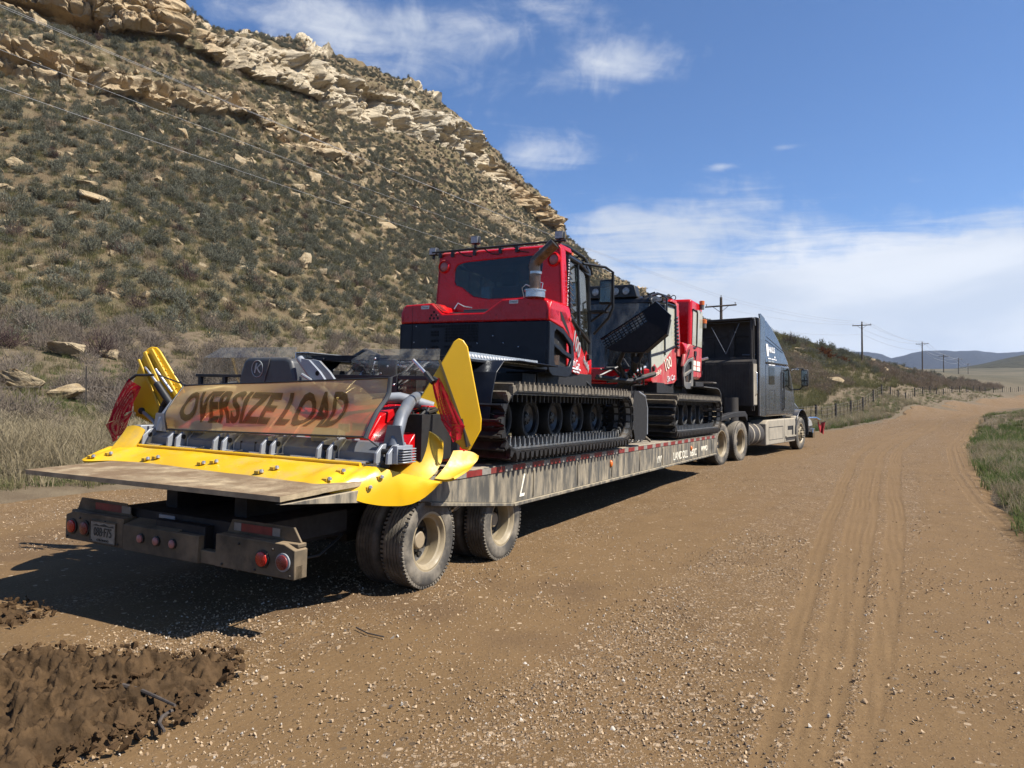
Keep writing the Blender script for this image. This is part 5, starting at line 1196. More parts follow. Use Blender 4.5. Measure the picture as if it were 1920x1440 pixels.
# square beam in sections between clamp brackets
b = MB()
for xa, xb in ((-1.42, -1.06), (-.92, -.47), (-.33, .10), (.24, .70), (.84, 1.26)):
    b.ext([(-.74, 1.12), (-.74, 1.20), (-.66, 1.275), (-.50, 1.275), (-.42, 1.20), (-.42, 1.12)], 'x', xa, xb, M_sild)
    for q in (xa + .004, xb - .004): b.ext([(-.75, 1.13), (-.75, 1.205), (-.66, 1.285), (-.5, 1.285), (-.42, 1.2), (-.42, 1.13)], 'x', q - .005, q + .005, M_sil)
b.bx(-.25, -.247, -.745, -.70, 1.13, 1.22, M_under); b.bx(-.08, -.077, -.745, -.70, 1.13, 1.22, M_under)
b.build('tiller_beam', tl, .008)
for x in (-1.02, -.43, .14, .75, 1.33, -1.48):
    b = MB()
    for dx in (-.055, .055):
        b.ext([(-.84, 1.13), (-.83, 1.21), (-.76, 1.27), (-.62, 1.29), (-.56, 1.22), (-.56, 1.12)], 'x', x + dx - .012, x + dx + .012, M_sil)
    b.lathe([(.022, -.075), (.022, .075)], (x, -.76, 1.22), 'x', M_under, 12); b.lathe([(.05, -.02), (.05, .02)], (x, -.72, 1.16), 'z', M_under, 12)
    b.tube([(x, -.78, 1.10), (x, -.78, 1.14)], .035, M_rub, 12)
    b.build('clamp_bracket', tl, .004)
b = MB(); b.bx(1.39, 1.44, -.78, -.58, 1.13, 1.27, M_sil)
for k in range(6): b.bx(1.44, 1.49, -.77, -.60, 1.14 + k * .02, 1.15 + k * .02, M_sil)
b.build('end_cap', tl, .006); b = MB(); b.bx(-1.62, -1.52, -.78, -.5, 1.12, 1.30, M_sil); b.build('end_cap', tl, .006)
# knuckles that carry the yellow skid plates
for x in (-.86, .60):
    b = MB(); b.ext([(-.66, 1.24), (-.72, 1.29), (-.69, 1.35), (-.58, 1.365), (-.47, 1.33), (-.50, 1.24), (-.57, 1.20)], 'x', x - .085, x + .085, M_sil); b.lathe([(.022, -.09), (.022, .09)], (x, -.56, 1.27), 'x', M_hole, 12)
    b.lathe([(.075, 0), (.08, -.018), (.065, -.03)], (x - .085, -.61, 1.29), 'x', P('bare edge', (.42, .36, .22), .6, dust=.2), 16); b.ball((x + .12, -.6, 1.25), .025, M_alu, 6); b.build('knuckle', tl, .012)
# red rotor housing
b = MB()
sec = [(-.46, 1.10), (-.44, 1.26), (-.30, 1.40), (-.05, 1.47), (.22, 1.46), (.42, 1.36), (.50, 1.16), (.5, 1.08)]
b.ext(sec, 'x', -1.50, 1.30, M_red)
b.ext([(p[0] * 1.06, 1.05 + (p[1] - 1.05) * 1.22) for p in sec], 'x', .30, .92, M_red); b.ext([(p[0] * 1.03, 1.05 + (p[1] - 1.05) * 1.10) for p in sec], 'x', -.95, -.3, M_red)
for x in (-1.2, -.28, .05, 1.05): b.ext([(p[0] * 1.03, 1.05 + (p[1] - 1.05) * 1.05) for p in sec], 'x', x - .012, x + .012, M_red)
for x in (.82, 1.02, 1.18): b.bx(x - .05, x + .05, -.05, .05, 1.54, 1.57, M_red)
rb = b.build('rotor_housing', tl, .02, seg=3)
b = MB(); b.bx(.60, .72, -.478, -.472, 1.33, 1.40, M_white); b.bx(.61, .645, -.482, -.4785, 1.335, 1.395, M_ink); b.bx(.75, .90, -.478, -.474, 1.35, 1.41, M_redt); b.build('warning_label', rb)
b, b2_ = MB(), MB()
for k in range(9):
    q = rng.random(6); b.tube([(1.0 + .3 * q[0], -.4 + .4 * q[1], 1.2), (1.05 + .3 * q[2], -.3 + .4 * q[3], 1.45 + .1 * q[0]), (1.2, -.1 + .3 * q[4], 1.55)], .016, M_blk, 6)
    b2_.tube([(-1.3 - .3 * q[0], -.4 + .4 * q[1], 1.3), (-1.35 - .3 * q[2], -.2 + .4 * q[3], 1.5 + .2 * q[0]), (-1.55, .1 + .3 * q[4], 1.55 + .2 * q[5])], .02, M_blk, 6)
b.bx(1.12, 1.36, -.35, .25, 1.12, 1.5, M_under); b2_.bx(-1.62, -1.42, -.35, .25, 1.12, 1.5, M_under)
b.build('hoses', tl); b2_.build('hoses', tl)
# bent lifting tubes
for x, m in ((-1.36, M_sil), (1.34, M_sild)):
    s = 1 if x > 0 else -1
    b = MB(); b.tube([(x, -.68, 1.25), (x - .01, -.64, 1.36), (x - .06, -.52, 1.49), (x - .15, -.30, 1.59), (x - .29, 0, 1.635), (x - .42, .35, 1.64)] if s > 0 else [(x, -.68, 1.25), (x + .0, -.66, 1.36), (x + .04, -.58, 1.50), (x + .10, -.42, 1.61), (x + .18, -.18, 1.665), (x + .22, .15, 1.66)], .052, m, 16)
    b.ext([(x - .10, 1.25), (x - .06, 1.42), (x + .06, 1.42), (x + .10, 1.25)], 'y', -.70, -.68, m); b.build('lifting_tube', tl)
b = MB(); b.tube([(.62, -.3, 1.60), (.95, -.1, 1.63), (1.2, .05, 1.56)], .05, M_sil, 14); b.build('cross_tube', tl); b = MB(); b.tube([T.Y(425, 752, -.3), T.Y(450, 742, -.25), T.Y(470, 740, -.2)], .035, M_sil, 12); b.build('cross_tube', tl)
# central lift arm and grey drive cover with its K badge
b = MB(); G0 = [(lambda q: (q[0], q[2]))(T.Y(*p, -.05)) for p in ((566, 672), (580, 675), (600, 697), (610, 712), (607, 724), (592, 722), (578, 700), (566, 682))]; gc = np.mean(G0, 0)
b.ext(G0, 'y', -.06, -.03, M_sil); b.ext(G0, 'y', .08, .11, M_sil); b.lathe([(.024, -.002), (.024, .0)], (gc[0] + .06, -.06, gc[1] - .01), 'y', M_hole, 16)
b.tube([T.Y(562, 672, .02), T.Y(590, 712, 0), T.Y(622, 752, -.1), T.Y(640, 775, -.2)], .036, M_sil, 14); b.tube([T.Y(566, 702, -.08), T.Y(582, 712, -.08), T.Y(590, 722, -.08)], .016, M_sil, 8); b.build('lift_arm', tl, .006)
b = MB(); cx0, cx1 = -1.13, -.36
prof = [(-1.14, 1.60), (-1.12, 1.80), (-1.06, 1.955), (-1.0, 1.99), (-.50, 1.99), (-.43, 1.965), (-.37, 1.80), (-.35, 1.60)]
b.ext(prof, 'y', .0, .42, M_grey); cov = b.build('drive_cover', tl, .06, seg=4)
b = MB(); b.tube([(-.70, -.004, 1.985), (-.715, -.006, 1.9), (-.755, -.006, 1.78), (-.79, -.004, 1.66)], .005, M_greyp, 6)
b.tube([(-.865 + .075 * math.cos(a), -.004, 1.875 + .082 * math.sin(a)) for a in np.linspace(0, 6.2832, 30)], .0042, M_silv, 6); badge = b.build('badge', cov)
lettering(badge, 'K', facing((-.865, -.004, 1.875), (1, 0, 0), (0, 0, 1)), .145, M_silv, ext=.003, shear=.22, sx=1.15)
# clear snow flaps and the rack that holds them
M_plex = glass('clear plastic', (.86, .87, .88), .26, .05)
for x0, x1, y in ((-1.72, -.45, .06), (-.02, 1.02, .40)):
    b = MB(); b.grid([[(x, y, z) for x in (x0, (x0 + x1) / 2, x1)] for z in (1.62, 1.80, 1.985)], M_plex, .006)
    pts = [(x0, y, 1.985), (x0 + .12, y + .13, 2.10), (x1 - .08, y + .13, 2.10), (x1, y, 1.985)]; b.slab(pts, (0, -.6, .6), .006, M_plex); b.build('clear_flap', tl)
b = MB(); b.bx(-1.76, -1.1, .0, .04, 1.785, 1.815, M_blk); b.bx(-1.72, -1.68, .0, .04, 1.55, 1.79, M_blk); b.bx(-1.36, -1.32, .0, .04, 1.55, 1.79, M_blk); b.build('flap_rack', tl, .004)
b = MB(); b.bx(-.2, 1.05, .36, .39, 1.80, 1.84, M_blk); b.bx(.52, .58, .35, .38, 1.45, 1.84, M_blk); b.bx(-.9, 1.1, .8, .84, 2.0, 2.06, M_under); b.bx(.25, .45, .5, .53, 1.8, 2.0, M_grey)
for p in ((.3, .37, 2.0), (.55, .345, 1.75), (.36, .49, 1.93), (.28, .49, 1.86)): b.ball(p, .012, M_alu, 4)
b.build('flap_rack', tl, .004)
# side flaps standing up like fins, each with its edge scoops
def on_plane(px, py, x0, y0, sl):
    """photo point on the upright plane through (x0, y0) whose y grows by sl per metre of x"""
    n = T.R @ np.array([sl, -1.0, 0]); r = ray(px, py); k = np.dot(T.W(x0, y0, 0) - CP, n) / np.dot(r, n); return T.L(CP + k * r)
def fin(pts, x0, y0, sl, th, ribs):
    n = np.array([sl, -1.0, 0]); n /= np.linalg.norm(n); q = [on_plane(*p, x0, y0, sl) for p in pts]
    b = MB(); b.slab(q, -n, th, M_yel)
    for a, e, w in ribs:
        a3, e3 = on_plane(*a, x0, y0, sl), on_plane(*e, x0, y0, sl); d = (e3 - a3) / np.linalg.norm(e3 - a3); sd_ = np.cross(d, n)
        b.slab([a3 - sd_ * w, e3 - sd_ * w, e3 + sd_ * w, a3 + sd_ * w], n, .028, M_yeld)
    return b.build('side_flap', tl, .008), n
rp = (1.35, .10, .5)
f_r, n_r = fin([(845, 650), (851, 640), (860, 634), (869, 638), (877, 650), (903, 785), (902, 806), (881, 845), (866, 842), (860, 834), (818, 802), (782, 771), (779, 760)], *rp, .022, [])
b = MB(); b.slab([on_plane(*p, *rp) + n_r * .003 for p in ((822, 676), (826, 675), (883, 836), (879, 837))], n_r, .018, P('olive seal', (.11, .075, .02), .6)); b.tube([on_plane(*p, *rp) + n_r * .03 for p in ((866, 785), (872, 815), (876, 838))], .01, M_blk, 6); b.build('edge_seal', f_r)
b = MB()
for k in range(7):
    px, py = 784 + k * 6.5, 772 + k * 5.2; b.slab([on_plane(*p, *rp) for p in ((px, py - 1), (px + 2, py + 5), (px + 6.5, py + 4))], -n_r, .02, M_yel)
b.build('comb_teeth', f_r)
lp_ = (-1.8, -.40, .35)
f_l, n_l = fin([(270, 660), (277, 653), (284, 650), (293, 651), (300, 658), (345, 733), (347, 740), (302, 778), (288, 788), (275, 790), (250, 771), (247, 722)], *lp_, .022, [((285, 655), (338, 752), .022), ((273, 660), (322, 768), .020), ((262, 674), (306, 775), .014)])
b = MB()
for k in range(4): c = [on_plane(299 + k * 10, 668 + k * 17, *lp_) + n_l * .02]; b.tube([c[0], c[0] + np.array([-.05, -.01, -.05]), c[0] + np.array([-.02, 0, -.09]), c[0] + np.array([.03, .01, -.04])], .006, M_yel, 5)
for k in range(9): px = 254 + k * 3.4; b.slab([on_plane(*p, *lp_) for p in ((px, 774 + k * 1.6), (px + 1.2, 781 + k * 1.6), (px + 3.2, 775 + k * 1.6))], -n_l, .02, M_yel)
b.build('comb_teeth', f_l)
b = MB(); b.tube([(-1.93, -.46, 1.86), (-1.74, -.44, 1.68)], .012, M_alu, 8); b.tube([(-1.76, -.45, 1.70), (-1.58, -.42, 1.50)], .036, M_blk, 12); b.tube([(-1.62, -.42, 1.56), (-1.72, -.40, 1.48), (-1.73, -.42, 1.38), (-1.66, -.45, 1.33)], .03, M_blk, 10); b.ball((-1.96, -.46, 1.42), .035, M_blk, 8); b.tube([(-1.94, -.46, 1.41), (-1.80, -.45, 1.33), (-1.74, -.45, 1.27)], .018, M_sil, 8); b.build('flap_ram', tl)
# curved scoops at both ends
def scoop(pts_l, pts_r, name):
    b = MB(); n = len(pts_l); G = []
    for k in range(9):
        f = k / 8; G.append([np.array(pts_l[i]) * (1 - f) + np.array(pts_r[i]) * f for i in range(n)])
    b.grid(G, M_yeld, .018); return b.build(name, tl, ang=50)
def scoop3(cols):
    b = MB(); P3 = np.array([[T.X(*p, x) for p in px] for x, px in cols]); q = np.linspace(0, P3.shape[0] - 1, 13); r = np.linspace(0, P3.shape[1] - 1, 11)
    def lag(n, t_):
        w = np.ones(n)
        for i in range(n):
            for j in range(n):
                if j != i: w[i] *= (t_ - j) / (i - j)
        return w
    b.grid([[np.einsum('i,j,ijk->k', lag(P3.shape[0], a), lag(P3.shape[1], c), P3) for c in r] for a in q], M_yeld, .02); return b.build('scoop', tl, ang=50)
scoop3([(1.06, [(754, 822), (742, 848), (728, 872), (714, 890)]), (1.30, [(793, 806), (786, 838), (774, 868), (758, 896)]), (1.47, [(827, 829), (831, 852), (822, 878), (797, 903)])])
scoop3([(1.42, [(850, 845), (840, 866), (828, 883), (815, 897)]), (1.50, [(880, 846), (868, 868), (855, 885), (838, 899)]), (1.56, [(897, 855), (891, 868), (872, 882), (850, 895)])])
scoop3([(-1.62, [(238, 800), (226, 818), (214, 833), (205, 846)]), (-1.5, [(256, 798), (248, 815), (240, 828), (232, 842)]), (-1.42, [(272, 806), (266, 818), (260, 828), (252, 838)])])
b = MB(); b.slab([(-1.86, -.55, 1.075), (-1.55, -.75, 1.13), (-1.50, -.5, 1.2), (-1.62, -.4, 1.18)], (0, -.3, 1), .016, M_yeld); b.build('scoop', tl)
# red mesh flags on short sticks
def mesh_cloth(name, col, alpha, sc, name2=None):
    m = bpy.data.materials.new(name); m.use_nodes = True; t = NT(m.node_tree)
    uv = t.n('ShaderNodeTexCoord').outputs['Object']
    vo = t.n('ShaderNodeTexVoronoi', {'Vector': uv, 'Scale': sc, 'Randomness': .12}, feature='F1').outputs['Distance']
    hole = t.math('MULTIPLY', t.ramp(vo, .42, .30), alpha)
    n = t.noise(uv, 5, 5, .6); c = t.mix(t.ramp(n, .3, .7), C4([q * .8 for q in col]), C4([min(1, q * 1.15) for q in col]))
    d = t.n('ShaderNodeBsdfDiffuse', {'Color': c}); tl_ = t.n('ShaderNodeBsdfTranslucent', {'Color': c}); mx = t.n('ShaderNodeMixShader', {0: .35, 1: d.outputs[0], 2: tl_.outputs[0]})
    o = t.n('ShaderNodeMixShader', {0: hole, 1: mx.outputs[0], 2: t.n('ShaderNodeBsdfTransparent').outputs[0]})
    t.n('ShaderNodeOutputMaterial', {'Surface': o.outputs[0]}); return m
M_flag = mesh_cloth('red mesh cloth', (.40, .014, .03), .62, 95)
def cloth(b, c00, c10, c11, c01, mat, n=14, fold=.02, seed=0):
    G = []
    for i in range(n):
        u = i / (n - 1); r = []
        for j in range(n):
            v = j / (n - 1)
            p = (np.array(c00) * (1 - u) + np.array(c10) * u) * (1 - v) + (np.array(c01) * (1 - u) + np.array(c11) * u) * v
            p = p + np.array([0, -1, .1]) * (fold * v * math.sin(u * 9 + seed) + fold * .5 * math.sin(u * 5 + v * 4 + seed)); r.append(p)
        G.append(r)
    return b.grid(G, mat)
fl = thing('flag', 'dark red mesh flag hanging on the right yellow flap of the tiller', 'flag', (1.38, -.2, 1.3), T, 'warning flags at the trailer tail')
b = MB(); b.tube([(1.13, -.17, 1.955), (1.26, -.20, 1.86), (1.36, -.22, 1.77)], .014, M_alu, 8); b.tube([(1.28, -.2, 1.845), (1.37, -.22, 1.765)], .024, M_blk, 8); b.tube([(1.355, -.2, 1.80), (1.395, -.2, 1.78)], .022, M_blk, 8); b.build('stick', fl)
b = MB(); cloth(b, (1.335, -.20, 1.80), (1.41, -.20, 1.81), (1.68, -.20, 1.42), (1.44, -.20, 1.47), M_flag, fold=.022); cloth(b, (1.44, -.20, 1.47), (1.68, -.20, 1.42), (1.64, -.22, 1.31), (1.60, -.24, 1.285), M_flag, fold=.012, seed=2); b.build('cloth', fl, ang=180)
fl = thing('flag', 'dark red mesh flag hanging beside the left yellow flap of the tiller', 'flag', (-2.0, -.6, 1.2), T, 'warning flags at the trailer tail')
b = MB(); b.tube([(-1.67, -.56, 1.78), (-1.9, -.58, 1.775), (-2.0, -.6, 1.71)], .013, M_blk, 8); b.tube([(-1.72, -.5, 1.84), (-1.52, -.46, 1.62)], .012, M_alu, 8); b.tube([(-1.66, -.5, 1.78), (-1.2, -.56, 1.69)], .007, M_blk, 6); b.build('stick', fl)
b = MB(); cloth(b, (-1.98, -.6, 1.745), (-1.78, -.62, 1.66), (-1.86, -.62, 1.42), (-2.31, -.6, 1.27), M_flag, fold=.03); cloth(b, (-2.31, -.6, 1.27), (-1.86, -.62, 1.42), (-2.04, -.62, 1.19), (-2.14, -.62, 1.10), M_flag, fold=.02, seed=2); b.build('cloth', fl, ang=180)
# see-through OVERSIZE LOAD banner lashed across the tiller
bn = thing('banner', 'see-through yellow mesh banner with faded dark letters lashed across the tiller', 'banner', (0, -.6, 1.3), T)
M_ban = bpy.data.materials.new('yellow mesh banner'); M_ban.use_nodes = True
t = NT(M_ban.node_tree); tc_n = t.n('ShaderNodeTexCoord').outputs['Object']
nz_ = t.noise(t.scale(tc_n, (1, 1, 3)), 4, 6, .6)
colb = t.mix(t.ramp(nz_, .3, .7), (.34, .235, .08, 1), (.50, .36, .15, 1))
df = t.n('ShaderNodeBsdfDiffuse', {'Color': colb}); tl_ = t.n('ShaderNodeBsdfTranslucent', {'Color': colb}); mx = t.n('ShaderNodeMixShader', {0: .5, 1: df.outputs[0], 2: tl_.outputs[0]})
sepz = t.n('ShaderNodeSeparateXYZ', {0: tc_n})
trn = t.n('ShaderNodeBsdfTransparent', {'Color': (.92, .74, .34, 1)}); o_ = t.n('ShaderNodeMixShader', {0: t.ramp(nz_, .35, .7, .14, .34), 1: mx.outputs[0], 2: trn.outputs[0]})
gl_ = t.n('ShaderNodeBsdfGlossy', {'Roughness': .32, 'Color': (.9, .9, .9, 1)}); o2 = t.n('ShaderNodeMixShader', {0: .10, 1: o_.outputs[0], 2: gl_.outputs[0]})
t.n('ShaderNodeOutputMaterial', {'Surface': o2.outputs[0]})
M_bank = bpy.data.materials.new('faded banner letters'); M_bank.use_nodes = True
t = NT(M_bank.node_tree); k1 = t.n('ShaderNodeBsdfDiffuse', {'Color': (.075, .068, .045, 1)}); k2 = t.n('ShaderNodeBsdfTransparent', {'Color': (.6, .55, .4, 1)}); k3 = t.n('ShaderNodeMixShader', {0: .6, 1: k1.outputs[0], 2: k2.outputs[0]}); t.n('ShaderNodeOutputMaterial', {'Surface': k3.outputs[0]})
c00, c10, c11, c01 = (np.array(q) for q in ((-1.20, -.58, 1.685), (1.17, -.54, 1.79), (1.13, -.77, 1.32), (-1.17, -.77, 1.275)))
def ban_fold(u, v): return .075 * math.sin(math.pi * np.clip(v, 0, 1)) * math.sin((u * .62 + v * .34) * 6.3 + .4) + .030 * math.sin(math.pi * np.clip(v, 0, 1)) * math.sin(u * 11 - v * 5) + .014 * math.sin(math.pi * np.clip(v, 0, 1)) * abs(math.sin(u * 8 + v * 6))
def ban(u, v, off=0): 
    p = (c00 * (1 - u) + c10 * u) * (1 - v) + (c01 * (1 - u) + c11 * u) * v; return p + np.array([0, -.94, .34]) * (ban_fold(u, v) + off)
b = MB(); b.grid([[ban(u, v) for u in np.linspace(0, 1, 70)] for v in np.linspace(0, 1, 26)], M_ban); b.build('sheet', bn, ang=180)
b = MB(); b.tube([ban(u, 0) for u in np.linspace(0, 1, 12)], .009, M_blk, 6); b.tube([ban(u, 1) for u in np.linspace(0, 1, 12)], .009, M_blk, 6); b.tube([ban(0, v) for v in np.linspace(0, 1, 8)], .008, M_blk, 6)
b.tube([ban(1.0, v) for v in np.linspace(-.01, 1.02, 10)], .019, M_grey, 8); b.tube([c11, (1.30, -.76, 1.22)], .006, M_blk, 5); b.tube([c10, (1.0, -.1, 1.86)], .005, M_blk, 5); b.tube([c00, (-1.5, -.46, 1.8)], .005, M_blk, 5); b.build('hem', bn)
o = lettering(bn, 'OVERSIZE LOAD', Matrix.Identity(4), 1.0, M_bank, ext=0, shear=.28, sx=1, bold=.035)
me = o.data; co = np.array([v.co[:] for v in me.vertices]); lo, hi = co.min(0), co.max(0)
bmq = bmesh.new(); bmq.from_mesh(me); bmesh.ops.triangulate(bmq, faces=bmq.faces[:])
for _ in range(3): bmesh.ops.subdivide_edges(bmq, edges=[e for e in bmq.edges if e.calc_length() > .12], cuts=1, use_grid_fill=True); bmesh.ops.triangulate(bmq, faces=[f for f in bmq.faces if len(f.verts) > 3])
off = BASE[bn.name]
for v in bmq.verts:
    u = .07 + .78 * (v.co.x - lo[0]) / (hi[0] - lo[0]); w = .83 - .62 * (v.co.y - lo[1]) / (hi[1] - lo[1]); p = ban(u, w, .006); v.co = (p[0] - off[0], p[1] - off[1], p[2] - off[2])
bmq.to_mesh(me); bmq.free(); o.matrix_local = Matrix.Identity(4)
# ------------------------------------------------------------------ tractor unit
M_slate = P('slate grey truck paint', (.045, .048, .056), .24, var=.06, sc=3, dust=.22, dcol=(.16, .14, .11), coat=.5)
M_skirt = P('tan dusty skirt', (.31, .275, .215), .85, var=.14, sc=3, dust=.5, dcol=(.42, .355, .26), streak=1)
M_back = P('dark dusty sleeper back', (.035, .030, .026), .75, var=.25, sc=3, dust=.3, dcol=(.075, .06, .045))
M_chr = P('chrome', (.62, .62, .62), .12, metal=1.0, var=.04)
tk = thing('semi_truck', 'slate grey sleeper truck with dusty tan skirts pulling the lowboy trailer', 'truck', (0, 2, 0), K)
b = MB(); b.bx(-.43, .43, -2.3, 6.9, .62, .92, M_under)
for y in (-1.35, 0): b.tube([(-1.1, y, .525), (1.1, y, .525)], .10, M_under, 12); b.bx(-.3, .3, y - .25, y + .25, .35, .75, M_under)
b.tube([(-1.0, 5.7, .52), (1.0, 5.7, .52)], .06, M_under); b.bx(-.7, .7, -1.0, .6, .92, 1.08, M_under); b.bx(-.5, .5, 2.0, 5.0, .5, 1.1, M_under); b.bx(-1.0, 1.0, 2.1, 5.6, .45, .62, M_under)
b.build('frame', tk, .01)
for y in (0, -1.35):
    for s in (1, -1):
        wheel(tk, (s * 1.085, y, .525), 1.05, .27, s, 'dish', disc=M_rim); wheel(tk, (s * .77, y, .525), 1.05, .27, -s, 'dish', tread=False)
for s in (1, -1): wheel(tk, (s * 1.06, 5.7, .525), 1.05, .28, s, 'steer')
# cab and sleeper
b = MB(); prof = [(2.1, 1.13), (2.1, 2.65), (4.42, 2.65), (4.80, 2.10), (4.95, 1.86), (5.0, 1.4), (5.0, 1.13)]
b.ext(prof, 'x', -1.2, 1.2, M_slate); cab = b.build('cab', tk, .06, seg=3)
wz = lambda z: 1.2 - .11 * (z - 2.65) / 1.3
up = [(2.1, 2.652), (2.1, 3.88), (2.22, 3.96), (2.55, 3.92), (2.95, 3.76), (3.5, 3.44), (4.0, 3.04), (4.36, 2.72), (4.42, 2.652)]
b = MB(); n = len(up); vs = [(-wz(z), y, z) for y, z in up] + [(wz(z), y, z) for y, z in up]
b.add(vs, [tuple(range(n)), tuple(range(2 * n - 1, n - 1, -1))] + [(i, n + i, n + (i + 1) % n, (i + 1) % n) for i in range(n)], M_slate)
sl = b.build('roof_fairing', tk, .05, seg=3)
b = MB()
for s in (1, -1):
    b.slab([(s * 1.206, 2.18, 3.42), (s * 1.206, 3.95, 3.05), (s * 1.206, 3.95, 3.035), (s * 1.206, 2.18, 3.405)], (-s, 0, 0), .012, M_hole)
    b.bx(min(s * 1.201, s * 1.204), max(s * 1.201, s * 1.204), 3.62, 3.635, 1.2, 2.6, M_hole); b.bx(min(s * 1.201, s * 1.204), max(s * 1.201, s * 1.204), 2.2, 3.62, 1.30, 1.31, M_hole)
    for y0_, y1_, z0_, z1_ in ((2.40, 2.95, 1.36, 1.88),):
        for q in ((y0_, y1_, z0_, z0_ + .012), (y0_, y1_, z1_, z1_ + .012), (y0_, y0_ + .012, z0_, z1_), (y1_, y1_ + .012, z0_, z1_)): b.bx(min(s * 1.201, s * 1.204), max(s * 1.201, s * 1.204), *q, M_hole)
    for y, z in ((2.55, 1.48), (2.78, 1.42), (2.62, 1.62)): b.bx(min(s * 1.201, s * 1.212), max(s * 1.201, s * 1.212), y, y + .07, z, z + .05, M_chr)
b.build('seam', cab)
for s in (1, -1):
    x0, x1 = min(s * 1.198, s * 1.210), max(s * 1.198, s * 1.210)
    b = MB(); b.bx(x0, x1, 2.40, 2.92, 2.05, 2.56, M_gdark); b.bx(min(s * 1.19, s * 1.2015), max(s * 1.19, s * 1.2015), 2.42, 2.90, 2.07, 2.54, M_hole); w = b.build('sleeper_window', cab, .02)
    b = MB(); b.ext([(3.72, 1.25), (3.72, 1.92), (4.72, 1.80), (4.92, 1.7), (4.92, 1.25)], 'x', x0, x1, M_slate); d = b.build('door', cab, .008)
    b = MB(); b.ext([(3.76, 1.96), (3.76, 2.58), (4.34, 2.56), (4.66, 2.10), (4.70, 1.86)], 'x', x0, x1, M_gdark); b.ext([(3.78, 1.98), (3.78, 2.56), (4.33, 2.54), (4.64, 2.10), (4.68, 1.88)], 'x', min(s * 1.19, s * 1.2012), max(s * 1.19, s * 1.2012), M_hole); b.build('door_window', d)
    b = MB(); b.tube([(s * 1.21, 3.68, 2.45), (s * 1.25, 3.70, 2.42), (s * 1.25, 3.70, 1.35), (s * 1.21, 3.68, 1.30)], .018, M_blk, 8); b.build('grab_bar', cab)
    b = MB(); b.bx(min(s * 1.21, s * 1.235), max(s * 1.21, s * 1.235), 3.82, 3.98, 1.62, 1.68, M_chr); b.build('handle', d)
    b = MB(); b.tube([(s * 1.15, 4.75, 2.52), (s * 1.30, 4.98, 2.60), (s * 1.46, 5.02, 2.58), (s * 1.50, 5.0, 2.5)], .022, M_blk, 8); b.tube([(s * 1.15, 4.85, 1.92), (s * 1.34, 5.0, 1.92), (s * 1.48, 5.0, 2.06)], .02, M_blk, 8)
    for k in range(3): b.bx(min(s * 1.15, s * 1.35), max(s * 1.15, s * 1.35), 4.86 + k * .03, 4.88 + k * .03, 2.54, 2.60, M_chr)
    m = b.build('mirror_arm', cab)
    b = MB(); b.bx(s * 1.5 - .11, s * 1.5 + .11, 4.98, 5.09, 2.02, 2.56, M_blk); mr = b.build('mirror', m, .04, seg=3)
    b = MB(); b.bx(s * 1.5 - .085, s * 1.5 + .085, 4.974, 4.979, 2.22, 2.52, M_mirr); b.bx(s * 1.5 - .085, s * 1.5 + .085, 4.974, 4.979, 2.05, 2.18, M_mirr); b.build('mirror_glass', mr)
    # side extender at the back of the sleeper
    b = MB(); b.ext([(1.62, 1.15), (1.70, 3.85), (1.62, 4.02), (1.74, 4.04), (2.12, 3.93), (2.12, 1.13)], 'x', min(s * 1.155, s * 1.19), max(s * 1.155, s * 1.19), M_slate); b.bx(min(s * 1.14, s * 1.2), max(s * 1.14, s * 1.2), 1.585, 1.635, 1.15, 3.9, M_greyp); b.build('side_extender', cab, .01)
    # skirts, steps, fuel tank
    b = MB(); b.ext([(2.1, .30), (2.1, .92), (2.25, 1.02), (3.88, 1.03), (3.88, .30)], 'x', min(s * .72, s * 1.205), max(s * .72, s * 1.205), M_skirt); b.ext([(3.90, .30), (3.90, 1.03), (5.02, 1.03), (5.10, .62), (4.98, .30)], 'x', min(s * .72, s * 1.205), max(s * .72, s * 1.205), M_skirt)
    b.ext([(4.9, 1.03), (5.0, 1.10), (5.35, 1.08), (5.02, .96)], 'x', min(s * .9, s * 1.2), max(s * .9, s * 1.2), M_skirt)
    sk = b.build('side_skirt', tk, .03, seg=3)
    b = MB()
    for q in ((2.35, 3.7, .80, .82), (2.35, 3.7, .44, .452), (2.35, 2.365, .44, .82), (3.7, 3.715, .44, .82)): b.bx(min(s * 1.2, s * 1.209), max(s * 1.2, s * 1.209), *q, M_back)
    b.bx(min(s * 1.1, s * 1.212), max(s * 1.1, s * 1.212), 4.2, 4.75, .68, .80, M_hole); b.bx(min(s * 1.1, s * 1.212), max(s * 1.1, s * 1.212), 4.65, 4.78, .52, .80, M_hole); b.bx(min(s * 1.0, s * 1.24), max(s * 1.0, s * 1.24), 3.95, 5.0, .46, .50, M_skirt); b.bx(min(s * 1.0, s * 1.212), max(s * 1.0, s * 1.212), 4.0, 5.0, .36, .455, M_back); b.build('step', sk)
    b = MB(); b.lathe([(.001, 0), (.27, .01), (.31, .05), (.31, 1.22), (.27, 1.28), (.001, 1.28)], (s * .88, .80, .64), 'y', M_back, 30)
    for y in (1.15, 1.6): b.lathe([(.316, -.04), (.32, -.03), (.32, .03), (.316, .04)], (s * .88, y, .64), 'y', M_skirt, 30, False)
    b.build('fuel_tank', tk)
    b = MB(); b.bx(min(s * .70, s * 1.22), max(s * .70, s * 1.22), .60, .615, .40, 1.0, M_rub); b.bx(min(s * 1.2, s * 1.22), max(s * 1.2, s * 1.22), .59, .625, .40, 1.0, M_greyp); b.build('mud_flap', tk)
    b = MB(); G = []
    for a in np.linspace(-10, 190, 22): G.append([(x, 5.7 + .66 * math.cos(R_(a)) * 1.08, .56 + .72 * math.sin(R_(a))) for x in (s * .78, s * 1.16, s * 1.24)])
